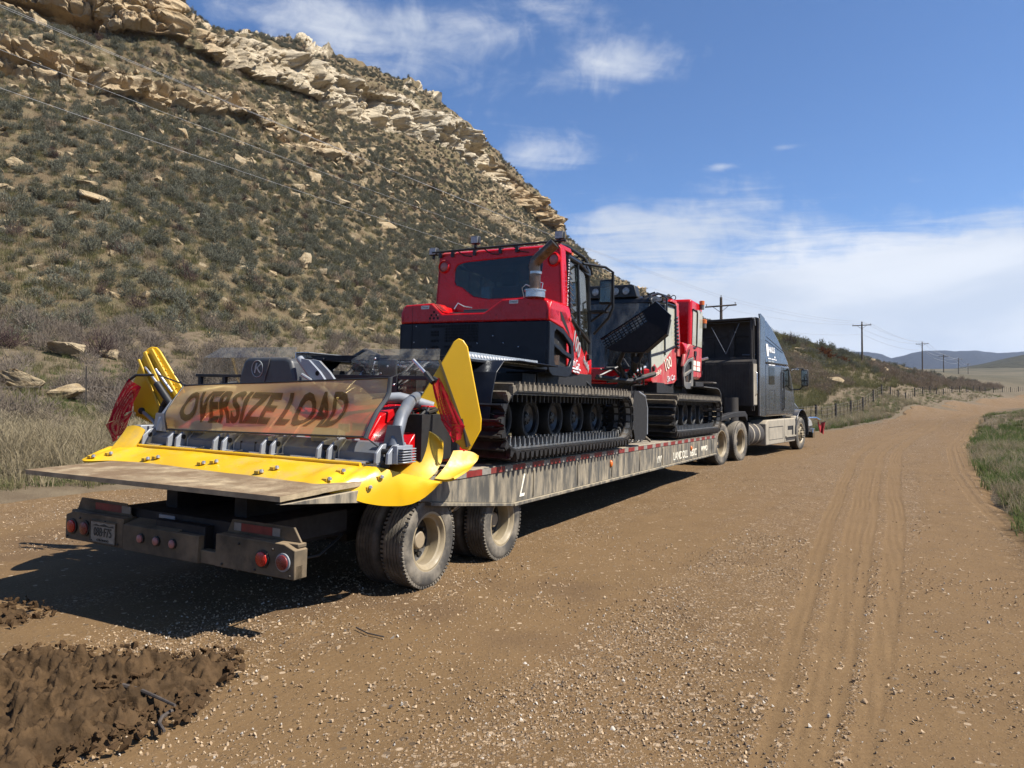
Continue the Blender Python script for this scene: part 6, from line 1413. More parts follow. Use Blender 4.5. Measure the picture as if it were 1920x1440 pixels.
    b.grid(G, M_slate, .02 * s); b.ext([(6.2, .55), (6.3, 1.12), (6.75, 1.0), (7.25, .8), (7.3, .5)], 'x', min(s * .7, s * 1.15), max(s * .7, s * 1.15), M_slate); b.build('fender', tk, .01)
    b = MB(); b.ext([(6.75, .7), (6.8, .98), (7.1, .9), (7.25, .72)], 'x', min(s * .85, s * 1.165), max(s * .85, s * 1.165), M_lamp); b.build('headlight', tk, .02)
b = MB(); prof = [(4.9, 1.1), (4.9, 1.84), (5.5, 1.74), (6.4, 1.58), (7.0, 1.36), (7.25, 1.0), (7.3, .5), (6.9, .5)]
b.ext(prof, 'x', -.78, .78, M_slate); b.build('hood', tk, .08, seg=3)
b = MB(); b.slab([(-1.0, 4.86, 1.93), (1.0, 4.86, 1.93), (.98, 4.46, 2.58), (-.98, 4.46, 2.58)], (0, .85, .5), .012, M_gdark); b.build('windscreen', cab)
b = MB(); b.bx(-1.2, 1.2, 7.15, 7.4, .30, .62, M_chr); b.tube([(1.1, 6.9, .98), (1.25, 7.25, .98), (1.32, 7.42, .92), (1.34, 7.45, .75)], .05, M_chr, 10); b.build('bumper', tk, .05)
# back of the sleeper, cabinet and ribbed rack
b = MB(); b.bx(-1.13, 1.13, 2.06, 2.095, 1.15, 3.86, M_back)
for x in (-.95, -.3, .3, .95): b.bx(x - .03, x + .03, 2.03, 2.06, 1.2, 3.75, M_back)
b.bx(-.9, .9, 2.03, 2.06, 3.42, 3.47, M_back); b.bx(-.5, -.1, 2.02, 2.06, 2.78, 2.83, M_sild); b.bx(.55, .95, 2.02, 2.06, 2.88, 2.92, M_sild); b.build('sleeper_back', cab, .01)
b = MB(); b.bx(-1.18, 1.10, 1.30, 1.36, 3.84, 3.90, M_back); b.bx(-1.18, 1.10, 1.62, 2.08, 3.87, 3.93, M_back); b.tube([(1.0, 1.34, 3.88), (1.14, 1.34, 3.86), (1.15, 1.36, 3.66)], .03, M_greyp, 8)
for y in (1.5, 1.34): b.bx(1.02, 1.08, y - .02, y + .02, 1.3, 3.84, M_back); b.bx(-1.1, -1.04, y - .02, y + .02, 1.3, 3.84, M_back)
b.bx(-1.1, 1.05, 1.46, 1.5, 2.72, 2.80, M_back); b.build('rack', tk, .006)
b = MB(); a_ = K.Y(1334, 614, 1.3); c_ = K.Y(1361, 664, 1.3); e_ = K.Y(1386, 606, 1.3)
b.tube([a_, c_], .010, M_sild, 6); b.tube([c_, e_], .010, M_sild, 6); b.tube([np.array(c_) * .3 + np.array(e_) * .7, np.array(c_) * .28 + np.array(e_) * .72], .02, M_sil, 6); b.build('stay_cable', tk)
b = MB(); b.bx(-.20, 1.17, 1.10, 1.42, 1.44, 2.66, M_back); b.ext([(1.10, 2.66), (1.16, 2.72), (1.42, 2.72), (1.42, 2.66)], 'x', -.20, 1.17, M_back)
for x in np.arange(-.18, 1.12, .046): b.bx(x, x + .022, 1.085, 1.10, 1.47, 2.62, M_back)
b.bx(-1.15, -.22, 1.25, 1.42, 1.40, 2.70, M_back)
for x in np.arange(-1.13, -.25, .046): b.bx(x, x + .022, 1.235, 1.25, 1.45, 2.66, M_back)
cb = b.build('cabinet', tk, .006)
b = MB(); b.bx(1.171, 1.186, 1.12, 1.40, 1.47, 2.60, M_skirt); b.tube([(1.19, 1.26, 2.38), (1.23, 1.26, 2.34), (1.23, 1.26, 1.78), (1.19, 1.26, 1.72)], .014, M_alu, 8); b.build('cabinet_door', cb, .006)
b = MB(); b.lathe([(.19, 0), (.19, .75)], (.62, .95, .92), 'z', M_back, 20); b.tube([(.35, 1.8, 1.2), (.35, 1.8, 3.6)], .08, M_back, 12); b.build('air_tank', tk)
# quarter fenders over the drive wheels, back lamps
b = MB(); G = []
for a in np.linspace(20, 150, 14): G.append([(x, -.68 + 1.45 * math.cos(R_(a)) * .98, .50 + .66 * math.sin(R_(a)) + .04) for x in (.62, 1.2)])
b.ext([(-1.95, .92), (-1.2, 1.20), (-.4, 1.28), (.45, 1.30), (.62, 1.2), (.62, 1.02), (.45, 1.16), (-.4, 1.16), (-1.2, 1.09), (-1.9, .84)], 'x', 1.0, 1.18, M_under); b.ext([(-1.95, .92), (-1.2, 1.20), (-.4, 1.28), (.45, 1.30), (.62, 1.2), (.62, 1.02), (.45, 1.16), (-.4, 1.16), (-1.2, 1.09), (-1.9, .84)], 'x', -1.18, -1.0, M_under); b.build('quarter_fender', tk, .01)
# lettering on the sleeper
def side_at(y, z): return facing((wz(z) + .012 if z > 2.65 else 1.212, y, z), (0, 1, 0), (-.085 if z > 2.65 else 0, 0, 1))
b = MB(); q = wz(3.05) + .006
for y0_, y1_, z0_, z1_ in ((2.28, 2.46, 2.86, 3.22), (2.95, 3.06, 2.83, 2.88)): b.slab([(wz(z) + .006, y, z) for y, z in ((y0_, z0_), (y1_, z0_), (y1_, z1_), (y0_, z1_))], (1, 0, .08), .004, M_white)
for k, (y0_, y1_, z) in enumerate(((2.34, 2.62, 2.78), (2.66, 3.0, 2.77), (3.03, 3.14, 2.76))): b.slab([(wz(z) + .006, y, zz) for y, zz in ((y0_, z), (y1_, z), (y1_, z + .035), (y0_, z + .035))], (1, 0, .08), .004, M_white)
for y0_, y1_, z, m_ in ((2.35, 2.6, 2.70, M_silv), (2.64, 2.9, 2.70, M_silv)): b.slab([(wz(z) + .006, y, zz) for y, zz in ((y0_, z), (y1_, z), (y1_, z + .03), (y0_, z + .03))], (1, 0, .08), .004, m_)
b.build('logo', sl)
lettering(sl, 'HAULS', side_at(2.75, 3.05), .22, M_white, ext=.003, sx=.86, bold=.008)
for s_t in ((2.42, 2.9, 2.60),): 
    b = MB(); b.bx(1.2, 1.213, 2.36, 2.62, 2.60, 2.63, M_white); b.bx(1.2, 1.213, 2.66, 2.95, 2.60, 2.63, M_white); b.build('logo', cab)
# red rag on the front corner
fl = thing('flag', 'bright red flag hanging from the front corner of the truck', 'flag', (1.36, 7.4, .5), K, 'warning flags')
b = MB(); cloth(b, (1.28, 7.40, .86), (1.50, 7.52, .84), (1.46, 7.50, .42), (1.34, 7.42, .50), P('red flag cloth', (.45, .03, .035), .8), fold=.05); b.build('cloth', fl, ang=180)
b = MB(); b.tube([(1.26, 7.36, .78), (1.52, 7.54, .87)], .012, M_blk, 6); b.build('stick', fl)
# ------------------------------------------------------------------ plants
def leaf_mat(name, c1, c2, rough=.8, trans=.25):
    m = bpy.data.materials.new(name); m.use_nodes = True; t = NT(m.node_tree)
    r = t.n('ShaderNodeObjectInfo').outputs['Random']; a = t.n('ShaderNodeAttribute', attribute_name='tone').outputs['Fac']
    c = t.dim(t.mix(t.math('ADD', t.math('MULTIPLY', r, .6), t.math('MULTIPLY', a, .4)), C4(c1), C4(c2)))
    d = t.n('ShaderNodeBsdfDiffuse', {'Color': c, 'Roughness': 1.0}); q = t.n('ShaderNodeBsdfTranslucent', {'Color': c}); x = t.n('ShaderNodeMixShader', {0: trans, 1: d.outputs[0], 2: q.outputs[0]})
    t.n('ShaderNodeOutputMaterial', {'Surface': x.outputs[0]}); return m
M_sage = leaf_mat('sagebrush leaves', (.125, .128, .090), (.335, .33, .25))
M_twig = leaf_mat('sagebrush twigs', (.085, .065, .045), (.17, .135, .10), trans=.05)
M_gtwig = leaf_mat('bare brush twigs', (.17, .135, .105), (.34, .285, .23), trans=.1)
M_btwig = leaf_mat('brown brush twigs', (.26, .195, .135), (.50, .40, .29), trans=.1)
M_ptwig = leaf_mat('purplish brush twigs', (.09, .06, .058), (.16, .11, .10), trans=.1)
M_rtwig = leaf_mat('rust brush leaves', (.16, .065, .03), (.27, .12, .06), trans=.2)
M_dry = leaf_mat('dry straw blades', (.27, .22, .13), (.54, .46, .31), trans=.3)
M_grn = leaf_mat('green blades', (.095, .145, .042), (.215, .255, .10), trans=.35)
M_olv = leaf_mat('olive blades', (.14, .145, .06), (.28, .255, .13), trans=.3)
def tri_mesh(name, tris, mids, tones, mats):
    V = np.array(tris).reshape(-1, 3); Fc = np.arange(len(V)).reshape(-1, 3)
    me = mesh_np(name, V, Fc, mats, smooth=False, attrs={'tone': np.repeat(np.array(tones), 3)})
    me.polygons.foreach_set('material_index', np.array(mids, np.int32)); return me
def bush_mesh(name, seed, ntw, leaves, mats, w=.5, h=.72, leaf=.085, wid=.022, spread=1.25, twig_w=.010):
    g = np.random.default_rng(seed); T_, Mi, To = [], [], []
    lob = g.normal(size=(5, 3)); lob[:, 2] = np.abs(lob[:, 2]); lob /= np.linalg.norm(lob, axis=1, keepdims=True)
    for i in range(ntw):
        th = g.random() * 6.283; ph = spread * g.random() ** .6
        d = np.array([math.sin(ph) * math.cos(th), math.sin(ph) * math.sin(th), math.cos(ph)])
        R = (.62 + .38 * max(0, (lob @ d).max()) ** 2) * (.72 + .36 * g.random())
        base = np.array([math.cos(th), math.sin(th), 0]) * .07 * g.random(); tip = base + d * np.array([w, w, h]) * R
        mid = (base + tip) / 2 + g.normal(size=3) * .04 - np.array([0, 0, .03])
        sd_ = np.cross(d, g.normal(size=3)); sd_ /= np.linalg.norm(sd_) + 1e-9
        tn = g.random()
        T_ += [base - sd_ * twig_w, base + sd_ * twig_w, mid, mid - sd_ * twig_w * .8, mid + sd_ * twig_w * .8, tip]; Mi += [1, 1]; To += [tn, tn]
        for k in range(leaves):
            f = .42 + .62 * g.random(); p = (base * (1 - f) ** 2 + 2 * mid * f * (1 - f) + tip * f * f) if f <= 1 else tip + d * (f - 1) * .3
            a = d + g.normal(size=3) * .55 + np.array([0, 0, .35]); a /= np.linalg.norm(a); p = p + g.normal(size=3) * .022
            s2 = np.cross(a, g.normal(size=3)); s2 /= np.linalg.norm(s2) + 1e-9; l = leaf * (.6 + .8 * g.random()); wd = wid * (.7 + .6 * g.random())
            T_ += [p - s2 * wd, p + s2 * wd, p + a * l]; Mi.append(0); To.append(np.clip(tn * .5 + g.random() * .5, 0, 1))
    return tri_mesh(name, T_, Mi, To, mats)
def grass_mesh(name, seed, nb, hgt, rad, lean, mat, wid=.006):
    g = np.random.default_rng(seed); T_, Mi, To = [], [], []
    for i in range(nb):
        th = g.random() * 6.283; r = rad * g.random() ** .7; p = np.array([r * math.cos(th), r * math.sin(th), 0])
        o = th + g.normal() * .9; l = hgt * (.55 + .6 * g.random()); le = lean * (.4 + g.random()); d = np.array([math.cos(o), math.sin(o), 0]); s2 = np.array([-math.sin(o), math.cos(o), 0]) * wid
        P_ = [p, p + d * le * l * .18 + np.array([0, 0, l * .5]), p + d * le * l * .62 + np.array([0, 0, l * .86]), p + d * le * l * 1.1 + np.array([0, 0, l * (1.0 - .35 * le)])]
        tn = g.random()
        T_ += [P_[0] - s2, P_[0] + s2, P_[1] + s2 * .8, P_[0] - s2, P_[1] + s2 * .8, P_[1] - s2 * .8, P_[1] - s2 * .8, P_[1] + s2 * .8, P_[2], P_[2] - s2 * .4, P_[2] + s2 * .4, P_[3]]
        Mi += [0] * 4; To += [tn] * 4
    return tri_mesh(name, T_, Mi, To, [mat])
SAGE = [bush_mesh('sagebrush', 100 + i, 58, 9, [M_sage, M_twig], w=.52 + .05 * (i % 3), h=.62 + .08 * (i % 4), leaf=.095, wid=.020) for i in range(6)]
BARE = [bush_mesh('bare_brush', 200 + i, 120, 3, [M_gtwig, M_gtwig], w=.55, h=.72, leaf=.16, wid=.007, twig_w=.006) for i in range(4)]
BROWN = [bush_mesh('brown_brush', 300 + i, 90, 4, [M_btwig, M_btwig], w=.6, h=.70, leaf=.14, wid=.012, twig_w=.010) for i in range(4)]
PURP = [bush_mesh('purplish_brush', 400 + i, 150, 3, [M_ptwig, M_ptwig], w=.6, h=.85, leaf=.16, wid=.008, twig_w=.008) for i in range(2)]
RUST = [bush_mesh('rust_brush', 500 + i, 110, 9, [M_rtwig, M_ptwig], w=.62, h=.70, leaf=.09, wid=.03) for i in range(2)]
DRY = [grass_mesh('dry_grass', 10 + i, 46, .75, .16, .85, M_dry, .0055) for i in range(4)]
STRAW = [grass_mesh('straw', 20 + i, 26, .28, .12, 1.0, M_dry, .005) for i in range(3)]
GREEN = [grass_mesh('green_grass', 30 + i, 34, .20, .15, .7, M_grn, .0055) for i in range(4)]
OLIVE = [grass_mesh('olive_grass', 40 + i, 34, .30, .17, .8, M_olv, .0055) for i in range(3)]
def scatter(name, meshes, P_, S_, label_kind='stuff'):
    """many copies nobody could count: ONE object, instanced on points by geometry nodes"""
    P_ = np.asarray(P_, float); S_ = np.asarray(S_, float); n = len(P_)
    me = bpy.data.meshes.new(name); me.vertices.add(n); me.vertices.foreach_set('co', P_.astype(np.float32).ravel())
    def attr(nm, ty, data, key='value'): a = me.attributes.new(nm, ty, 'POINT'); a.data.foreach_set(key, data)
    attr('sc', 'FLOAT', S_.astype(np.float32)); attr('rz', 'FLOAT', (rng.random(n) * 6.283).astype(np.float32)); attr('pick', 'INT', rng.integers(0, len(meshes), n).astype(np.int32)); attr('sq', 'FLOAT', (.8 + .45 * rng.random(n)).astype(np.float32))
    o = link(name, me); o['kind'] = 'stuff'
    g = bpy.data.node_groups.new(name, 'GeometryNodeTree'); g.interface.new_socket('Geometry', in_out='INPUT', socket_type='NodeSocketGeometry'); g.interface.new_socket('Geometry', in_out='OUTPUT', socket_type='NodeSocketGeometry')
    N, Lk = g.nodes, g.links; gi = N.new('NodeGroupInput'); go = N.new('NodeGroupOutput'); g2i = N.new('GeometryNodeGeometryToInstance')
    for m in meshes[::-1]:
        q = bpy.data.objects.new(name + '_source', m); oi = N.new('GeometryNodeObjectInfo'); oi.inputs['Object'].default_value = q; oi.transform_space = 'ORIGINAL'; Lk.new(oi.outputs['Geometry'], g2i.inputs[0])
    def na(nm, ty): k = N.new('GeometryNodeInputNamedAttribute'); k.data_type = ty; k.inputs[0].default_value = nm; return k.outputs[0]
    ip = N.new('GeometryNodeInstanceOnPoints'); Lk.new(gi.outputs[0], ip.inputs['Points']); Lk.new(g2i.outputs[0], ip.inputs['Instance']); ip.inputs['Pick Instance'].default_value = True; Lk.new(na('pick', 'INT'), ip.inputs['Instance Index'])
    cx = N.new('ShaderNodeCombineXYZ'); Lk.new(na('rz', 'FLOAT'), cx.inputs[2]); e2r = N.new('FunctionNodeEulerToRotation'); Lk.new(cx.outputs[0], e2r.inputs[0]); Lk.new(e2r.outputs[0], ip.inputs['Rotation'])
    ml = N.new('ShaderNodeMath'); ml.operation = 'MULTIPLY'; Lk.new(na('sc', 'FLOAT'), ml.inputs[0]); Lk.new(na('sq', 'FLOAT'), ml.inputs[1]); cs = N.new('ShaderNodeCombineXYZ'); sc_ = na('sc', 'FLOAT'); Lk.new(sc_, cs.inputs[0]); Lk.new(sc_, cs.inputs[1]); Lk.new(ml.outputs[0], cs.inputs[2]); Lk.new(cs.outputs[0], ip.inputs['Scale'])
    Lk.new(ip.outputs[0], go.inputs[0]); md = o.modifiers.new('scatter', 'NODES'); md.node_group = g
    return o
def project(P_):
    d = np.asarray(P_) - CP; z = d[:, 1] * math.cos(PITCH) + d[:, 2] * math.sin(PITCH); u = -d[:, 1] * math.sin(PITCH) + d[:, 2] * math.cos(PITCH); z = np.maximum(z, .01)
    return 960 + F * d[:, 0] / z, 720 - F * u / z, z
# --- bushes on the hill
Q = HG2; A00, A10, A01 = Q[:-1, :-1], Q[1:, :-1], Q[:-1, 1:]
area = np.linalg.norm(np.cross(A10 - A00, A01 - A00), axis=2)
rk = rock[:-1, :-1]; vv_ = V_[:-1, :-1]; pxm = PX_[:-1, :-1]
cl_ = fbm(Q[:-1, :-1, 0] * .10, Q[:-1, :-1, 1] * .10, Q[:-1, :-1, 2] * .1, 3)
wgt = area * (rk < .30) * (vv_ < 6.6) * (vv_ > .04) * np.clip(1.0 + 1.15 * cl_, .15, 2.2) * np.where(vv_ < 4, 1, .8) * (1 - .35 * sstep(1.6, 3.4, vv_))
def pick_faces(wg, n):
    c = np.cumsum(wg.ravel()); k = np.searchsorted(c, rng.random(n) * c[-1]); i, j = np.unravel_index(k, wg.shape); a, b_ = rng.random((2, n, 1))
    return A00[i, j] + a * (A10[i, j] - A00[i, j]) + b_ * (A01[i, j] - A00[i, j]), i, j
NS = 25000
hp, hi_, hj_ = pick_faces(wgt, NS); hs = (.42 + .78 * rng.random(NS) ** 1.6) * np.where(vv_[hi_, hj_] > 3.4, .9, 1.0) * 1.12; hp[:, 2] -= .06 * hs
# --- plants on the flats either side of the road
def field(n, dmin, dmax, a0=-38, a1=39):
    d = np.exp(rng.uniform(math.log(dmin), math.log(dmax), n)); a = np.radians(rng.uniform(a0, a1, n)); x, y = d * np.sin(a), d * np.cos(a); s, t = to_st(x, y)
    return x, y, s, t, t - left_t(np.clip(s, -29, 258)), t - right_t(np.clip(s, -29, 258))
def put(x, y, sink=.02): return np.stack([x, y, gz(x, y) - sink], 1)
def behind_hill(x, y):                     # inside the hill's foot?
    return np.zeros_like(x, bool)
x, y, s, t, dl, dr = field(52000, 6, 130)
n1 = fbm(x * .35, y * .35, x * 0, 4); n2 = fbm(x * .11, y * .11, x * 0 + 4, 3)
left = dl < -.25
edge = np.clip(-dl / 2.5, 0, 1)
tall = (np.exp(-(((x + 9.4) / 2.6) ** 2 + ((y - 13.4) / 2.2) ** 2)) * .85 + .22 * sstep(.1, .4, n2)) * (.35 + .65 * sstep(-.2, .2, fbm(x * .9, y * .9, x * 0 + 2, 3)))
u = rng.random(len(x))
pxq, pyq, zq = project(put(x, y)); nob = np.ones(len(x), bool)
for bx_, w_, zb in ((38, 74, 19.5), (128, 56, 18.5)): nob &= ~((np.abs(pxq - bx_) < w_ * .6) & (zq < zb + .5) & (zq > zb - 3.2) & (rng.random(len(x)) < .9))
k = left & (u < tall * edge) & nob; scatter('dry_grass', DRY, put(x[k], y[k]), .55 + .6 * rng.random(k.sum()))
k2 = left & ~k & (rng.random(len(x)) < .25 + .5 * edge)
kind = n1 + .35 * rng.normal(size=len(x)) + .30 * np.exp(-(dl + 1.3) ** 2 / 2.0); 
for nm, msh, q, sc0 in (('green_grass', GREEN, k2 & (kind > .12), .8), ('olive_grass', OLIVE, k2 & (kind <= .12) & (kind > -.25), .9), ('straw_grass', STRAW, k2 & (kind <= -.25), .9)):
    scatter(nm, msh, put(x[q], y[q]), sc0 * (.6 + .8 * rng.random(q.sum())))
# right verge
x, y, s, t, dl, dr = field(46000, 5, 110, 10, 66)
k = (dr > -.15) & (rng.random(len(x)) < np.clip(.45 + dr, 0, 1)); n1 = fbm(x * .4, y * .4, x * 0, 4) + .3 * rng.normal(size=len(x))
for nm, msh, q, sc0 in (('green_grass', GREEN, k & (n1 > -.22), 1.1), ('straw_grass', STRAW, k & (n1 <= -.22), 1.0)): scatter(nm, msh, put(x[q], y[q]), sc0 * (.6 + .8 * rng.random(q.sum())))
# grass between the road and the fence, right of the truck
x, y, s, t, dl, dr = field(16000, 34, 190, 20, 39); k = (dl < -.3) & (dl > -5.5) & (rng.random(len(x)) < .9); n1 = rng.random(len(x)) + .5 * fbm(x * .12, y * .12, x * 0, 3)
for nm, msh, q, sc0 in (('green_grass', GREEN, k & (n1 > .45), 1.5), ('dry_grass', DRY, k & (n1 <= .45) & (n1 > .12), .75), ('straw_grass', STRAW, k & (n1 <= .12), 1.6)): scatter(nm, msh, put(x[q], y[q]), sc0 * (.6 + .7 * rng.random(q.sum())))
# hillside grass between the bushes
hg, _, _ = pick_faces(area * (rk < .35) * (vv_ < 5.8) * (vv_ > .0) * (V_[:-1, :-1] < 4.2) / np.maximum(np.linalg.norm(A00 - CP, axis=2) / 40, .5) ** 1.3, 17000)
q = rng.random(len(hg)) < .55
scatter('hill_grass', OLIVE, hg[q], 1.0 + .9 * rng.random(q.sum())); scatter('hill_straw', STRAW, hg[~q], 1.1 + .9 * rng.random((~q).sum()))
# bare grey brush and sagebrush on the flat left of the trailer; brown brush on the low rise right of the truck
x, y, s, t, dl, dr = field(5200, 15, 60, -38, 6); n2 = fbm(x * .16, y * .16, x * 0 + 9, 3); k = (dl < -5.5) & (n2 + .25 * rng.normal(size=len(x)) > -.02) & (t < -9.5) & (rng.random(len(x)) < .42)
bp_, bs_ = put(x[k], y[k], .03), .7 + .6 * rng.random(k.sum())
x, y, s, t, dl, dr = field(13000, 48, 230, 18, 39); k = (dl < -6.5) & (rng.random(len(x)) < .62 * sstep(-.35, .25, fbm(x * .09, y * .09, x * 0 + 3, 4))) & (gz(x, y) < 6.2 + 2 * rng.random(len(x))); wp_, ws_ = put(x[k], y[k], .05), (.9 + .9 * rng.random(k.sum())) * np.clip(y[k] / 90, .7, 1.3)
def on_ground(px, py, z0=6, z1=260):
    zz_ = np.exp(np.linspace(math.log(z0), math.log(z1), 900)); P_ = np.array([at(px, py, q) for q in zz_]); h = P_[:, 2] - gz(P_[:, 0], P_[:, 1]); k = np.where(h < 0)[0]; k = k[0] if len(k) else -1
    p = P_[k].copy(); p[2] = gz(p[0], p[1])[0]; return p
BOX = [(px, py, w, on_ground(px, py)[1]) for px, py, w in ((38, 735, 74), (128, 752, 56), (122, 678, 66), (205, 680, 36))]
# one plant = one object for the largest 300 of each kind, the rest as one mass
def plants(name, meshes, P_, S_, n_ind, label, cat, group):
    px_, py_, z_ = project(P_); keep = np.ones(len(P_), bool)
    for bx_, by_, w_, zb in BOX: keep &= ~((np.abs(px_ - bx_) < w_ * .6 + 6) & (z_ < zb + .3) & (z_ > zb - 7) & (py_ < by_ + 60))
    P_, S_ = P_[keep], S_[keep]
    px_, py_, z_ = project(P_); vis = (px_ > -20) & (px_ < 1940) & (py_ > -20) & (py_ < 1460)
    hid = ((px_ > 230) & (px_ < 870) & (py_ > 690)) | ((px_ > 745) & (px_ < 1500) & (py_ > 575)) | ((px_ > 830) & (px_ < 1120) & (py_ > 480))
    size = np.where(vis & ~hid, S_ / z_, 0); order = np.argsort(-size); ind = order[:n_ind]; ind = ind[size[ind] > 0]
    for i in ind:
        o = bpy.data.objects.new(name, meshes[int(rng.integers(len(meshes)))]); COL.objects.link(o); sc_ = S_[i]
        o.location = P_[i]; o.rotation_euler = (0, 0, rng.random() * 6.28); o.scale = (sc_, sc_, sc_ * (.8 + .45 * rng.random())); tag(o, label, cat, group)
    rest = np.setdiff1d(np.arange(len(P_)), ind)
    if len(rest): scatter(name + '_mass', meshes, P_[rest], S_[rest])
mx_ = rng.random(len(hp)) < .10; scatter('slope_brush', BROWN + PURP, hp[mx_], hs[mx_] * .95); hp, hs = hp[~mx_], hs[~mx_]
plants('sagebrush', SAGE, hp, hs, 290, 'rounded grey green sagebrush bush growing on the slope under the cliffs', 'bush', 'sagebrush bushes on the hillside')
plants('bare_brush', BARE, bp_, bs_, 130, 'pale grey leafless brush on the grassy flat at the foot of the hill', 'shrub', 'pale leafless brush left of the trailer')
x, y, s, t, dl, dr = field(5000, 60, 240, 18, 39); k = (dl < -9) & (gz(x, y) > 5.5) & (rng.random(len(x)) < .38); scatter('rise_sagebrush', SAGE, put(x[k], y[k], .05), 1.0 + .9 * rng.random(k.sum()))
x, y, s, t, dl, dr = field(9000, 55, 220, 18, 39); k = (dl < -6); scatter('rise_grass', OLIVE, put(x[k], y[k], .02), 1.6 + 1.4 * rng.random(k.sum()))
plants('brown_brush', BROWN, wp_, ws_, 150, 'brown leafless brush on the low rise beyond the fence', 'shrub', 'brown brush right of the truck')
def on_hill(px, py):
    k = np.argmin((HPX - px) ** 2 + (HPY - py) ** 2 + np.where(np.abs(HPX - px) + np.abs(HPY - py) > 25, 1e6, HZ * .02)); return HV[k]
HV = HG2.reshape(-1, 3); HPX, HPY, HZ = project(HV)
for i, (px, py, sc_, msh, lab) in enumerate(((190, 672, 1.5, PURP, 'dark purplish leafless bush beside the low sandstone boulders'), (20, 655, 1.2, PURP, 'dark purplish leafless bush at the left edge above the boulders'), (1545, 668, 2.8, RUST, 'large rust red shrub on the crest of the low rise right of the truck'), (1577, 676, 1.9, RUST, 'smaller rust red shrub on the crest beside the large rust red one'), (1480, 644, 2.4, PURP, 'dark leafless thicket on the crest just right of the truck roof'))):
    p = on_ground(px, py) if px < 600 else on_ground(px, py + 6, 60)
    o = bpy.data.objects.new('shrub', msh[i % len(msh)]); COL.objects.link(o); o.location = p; o.scale = (sc_, sc_, sc_); tag(o, lab, 'shrub', 'single shrubs')

# ------------------------------------------------------------------ boulders and stones
M_stone = bpy.data.materials.new('sandstone boulder'); M_stone.use_nodes = True
t = NT(M_stone.node_tree); tc = t.n('ShaderNodeTexCoord').outputs['Object']; rnd = t.n('ShaderNodeObjectInfo').outputs['Random']
n1 = t.noise(tc, 2.2, 7, .65); n2 = t.noise(t.scale(tc, (.6, .6, 5)), 2.5, 6, .6)
c = t.mix(t.ramp(n1, .3, .7), (.30, .215, .115, 1), (.50, .40, .255, 1)); c = t.mix(t.math('MULTIPLY', t.ramp(n2, .5, .7), .6), c, (.33, .20, .085, 1)); c = t.mix(t.ramp(t.noise(tc, 6, 6, .7), .58, .72), c, (.16, .125, .085, 1)); c = t.mix(t.math('MULTIPLY', rnd, .35), c, (.30, .26, .19, 1))
t.n('ShaderNodeOutputMaterial', {'Surface': t.n('ShaderNodeBsdfPrincipled', {'Base Color': t.dim(c), 'Roughness': .95, 'Specular IOR Level': .15, 'Normal': t.n('ShaderNodeBump', {'Strength': .9, 'Distance': .06, 'Height': t.math('ADD', n1, t.noise(tc, 12, 6, .7))}).outputs[0]}).outputs[0]})
def rock_mesh(name, seed, mat, flat=.6, sub=3, npts=13, rough=.07):
    g = np.random.default_rng(seed); bm_ = bmesh.new()
    for p in g.uniform(-1, 1, (npts, 3)) * np.array([.55, .45, .5 * flat]): bm_.verts.new(p + np.sign(p) * .06)
    r = bmesh.ops.convex_hull(bm_, input=bm_.verts[:]); bmesh.ops.delete(bm_, geom=[v for v in r['geom_interior'] if isinstance(v, bmesh.types.BMVert)], context='VERTS')
    if sub:
        bmesh.ops.bevel(bm_, geom=bm_.edges[:], offset=.035, segments=2, affect='EDGES'); bmesh.ops.triangulate(bm_, faces=bm_.faces[:])
        for _ in range(sub): bmesh.ops.subdivide_edges(bm_, edges=[e for e in bm_.edges if e.calc_length() > .09], cuts=1); bmesh.ops.triangulate(bm_, faces=[f for f in bm_.faces if len(f.verts) > 3])
        co = np.array([v.co[:] for v in bm_.verts]); n = fbm(co[:, 0] * 3.2 + seed, co[:, 1] * 3.2, co[:, 2] * 4.5, 4) * rough + (np.abs(((co[:, 2] * 6 + fbm(co[:, 0] * 2, co[:, 1] * 2, co[:, 2] * 2, 2)) % 1) - .5) - .25) * rough * .6
        for v, q, w in zip(bm_.verts, co, n): v.co = Vector(q) + Vector(q).normalized() * float(w)
    me = bpy.data.meshes.new(name); bm_.to_mesh(me); bm_.free(); me.materials.append(mat)
    for p in me.polygons: p.use_smooth = sub > 0
    if sub: me.set_sharp_from_angle(angle=R_(38))
    return me
BOUL = [rock_mesh('boulder', 600 + i, M_stone, .55 + .12 * (i % 4)) for i in range(8)]
def boulder(p, sc, lab, group, k=None, rot=None, tilt_=None):
    o = bpy.data.objects.new('boulder', BOUL[k if k is not None else int(rng.integers(8))]); COL.objects.link(o); o.location = p
    o.rotation_euler = (rng.normal() * .25 if tilt_ is None else tilt_, rng.normal() * .25, rng.random() * 6.28 if rot is None else rot); o.scale = sc if hasattr(sc, '__len__') else (sc, sc * (.8 + .4 * rng.random()), sc * (.8 + .4 * rng.random())); tag(o, lab, 'boulder', group); return o
GB = 'sandstone boulders'
for px, py, w, lab in ((38, 735, 70, 'big square tan boulder in the grass at the left edge of the verge'), (128, 752, 52, 'wedge shaped tan boulder in tall grass beside the steel fence post'), (122, 672, 62, 'long low tan boulder in the brush behind the wedge shaped one'), (202, 674, 34, 'small tan boulder below the purplish bush')):
    p = on_ground(px, py); z = p[1]; s_w = w * z / F * 1.05; p[2] += s_w * .30; boulder(p, (s_w, s_w * .7, s_w * (.75 if w < 60 else .6)), lab, GB, k={70: 3, 52: 1, 62: 2, 34: 0}[w], rot=.4)
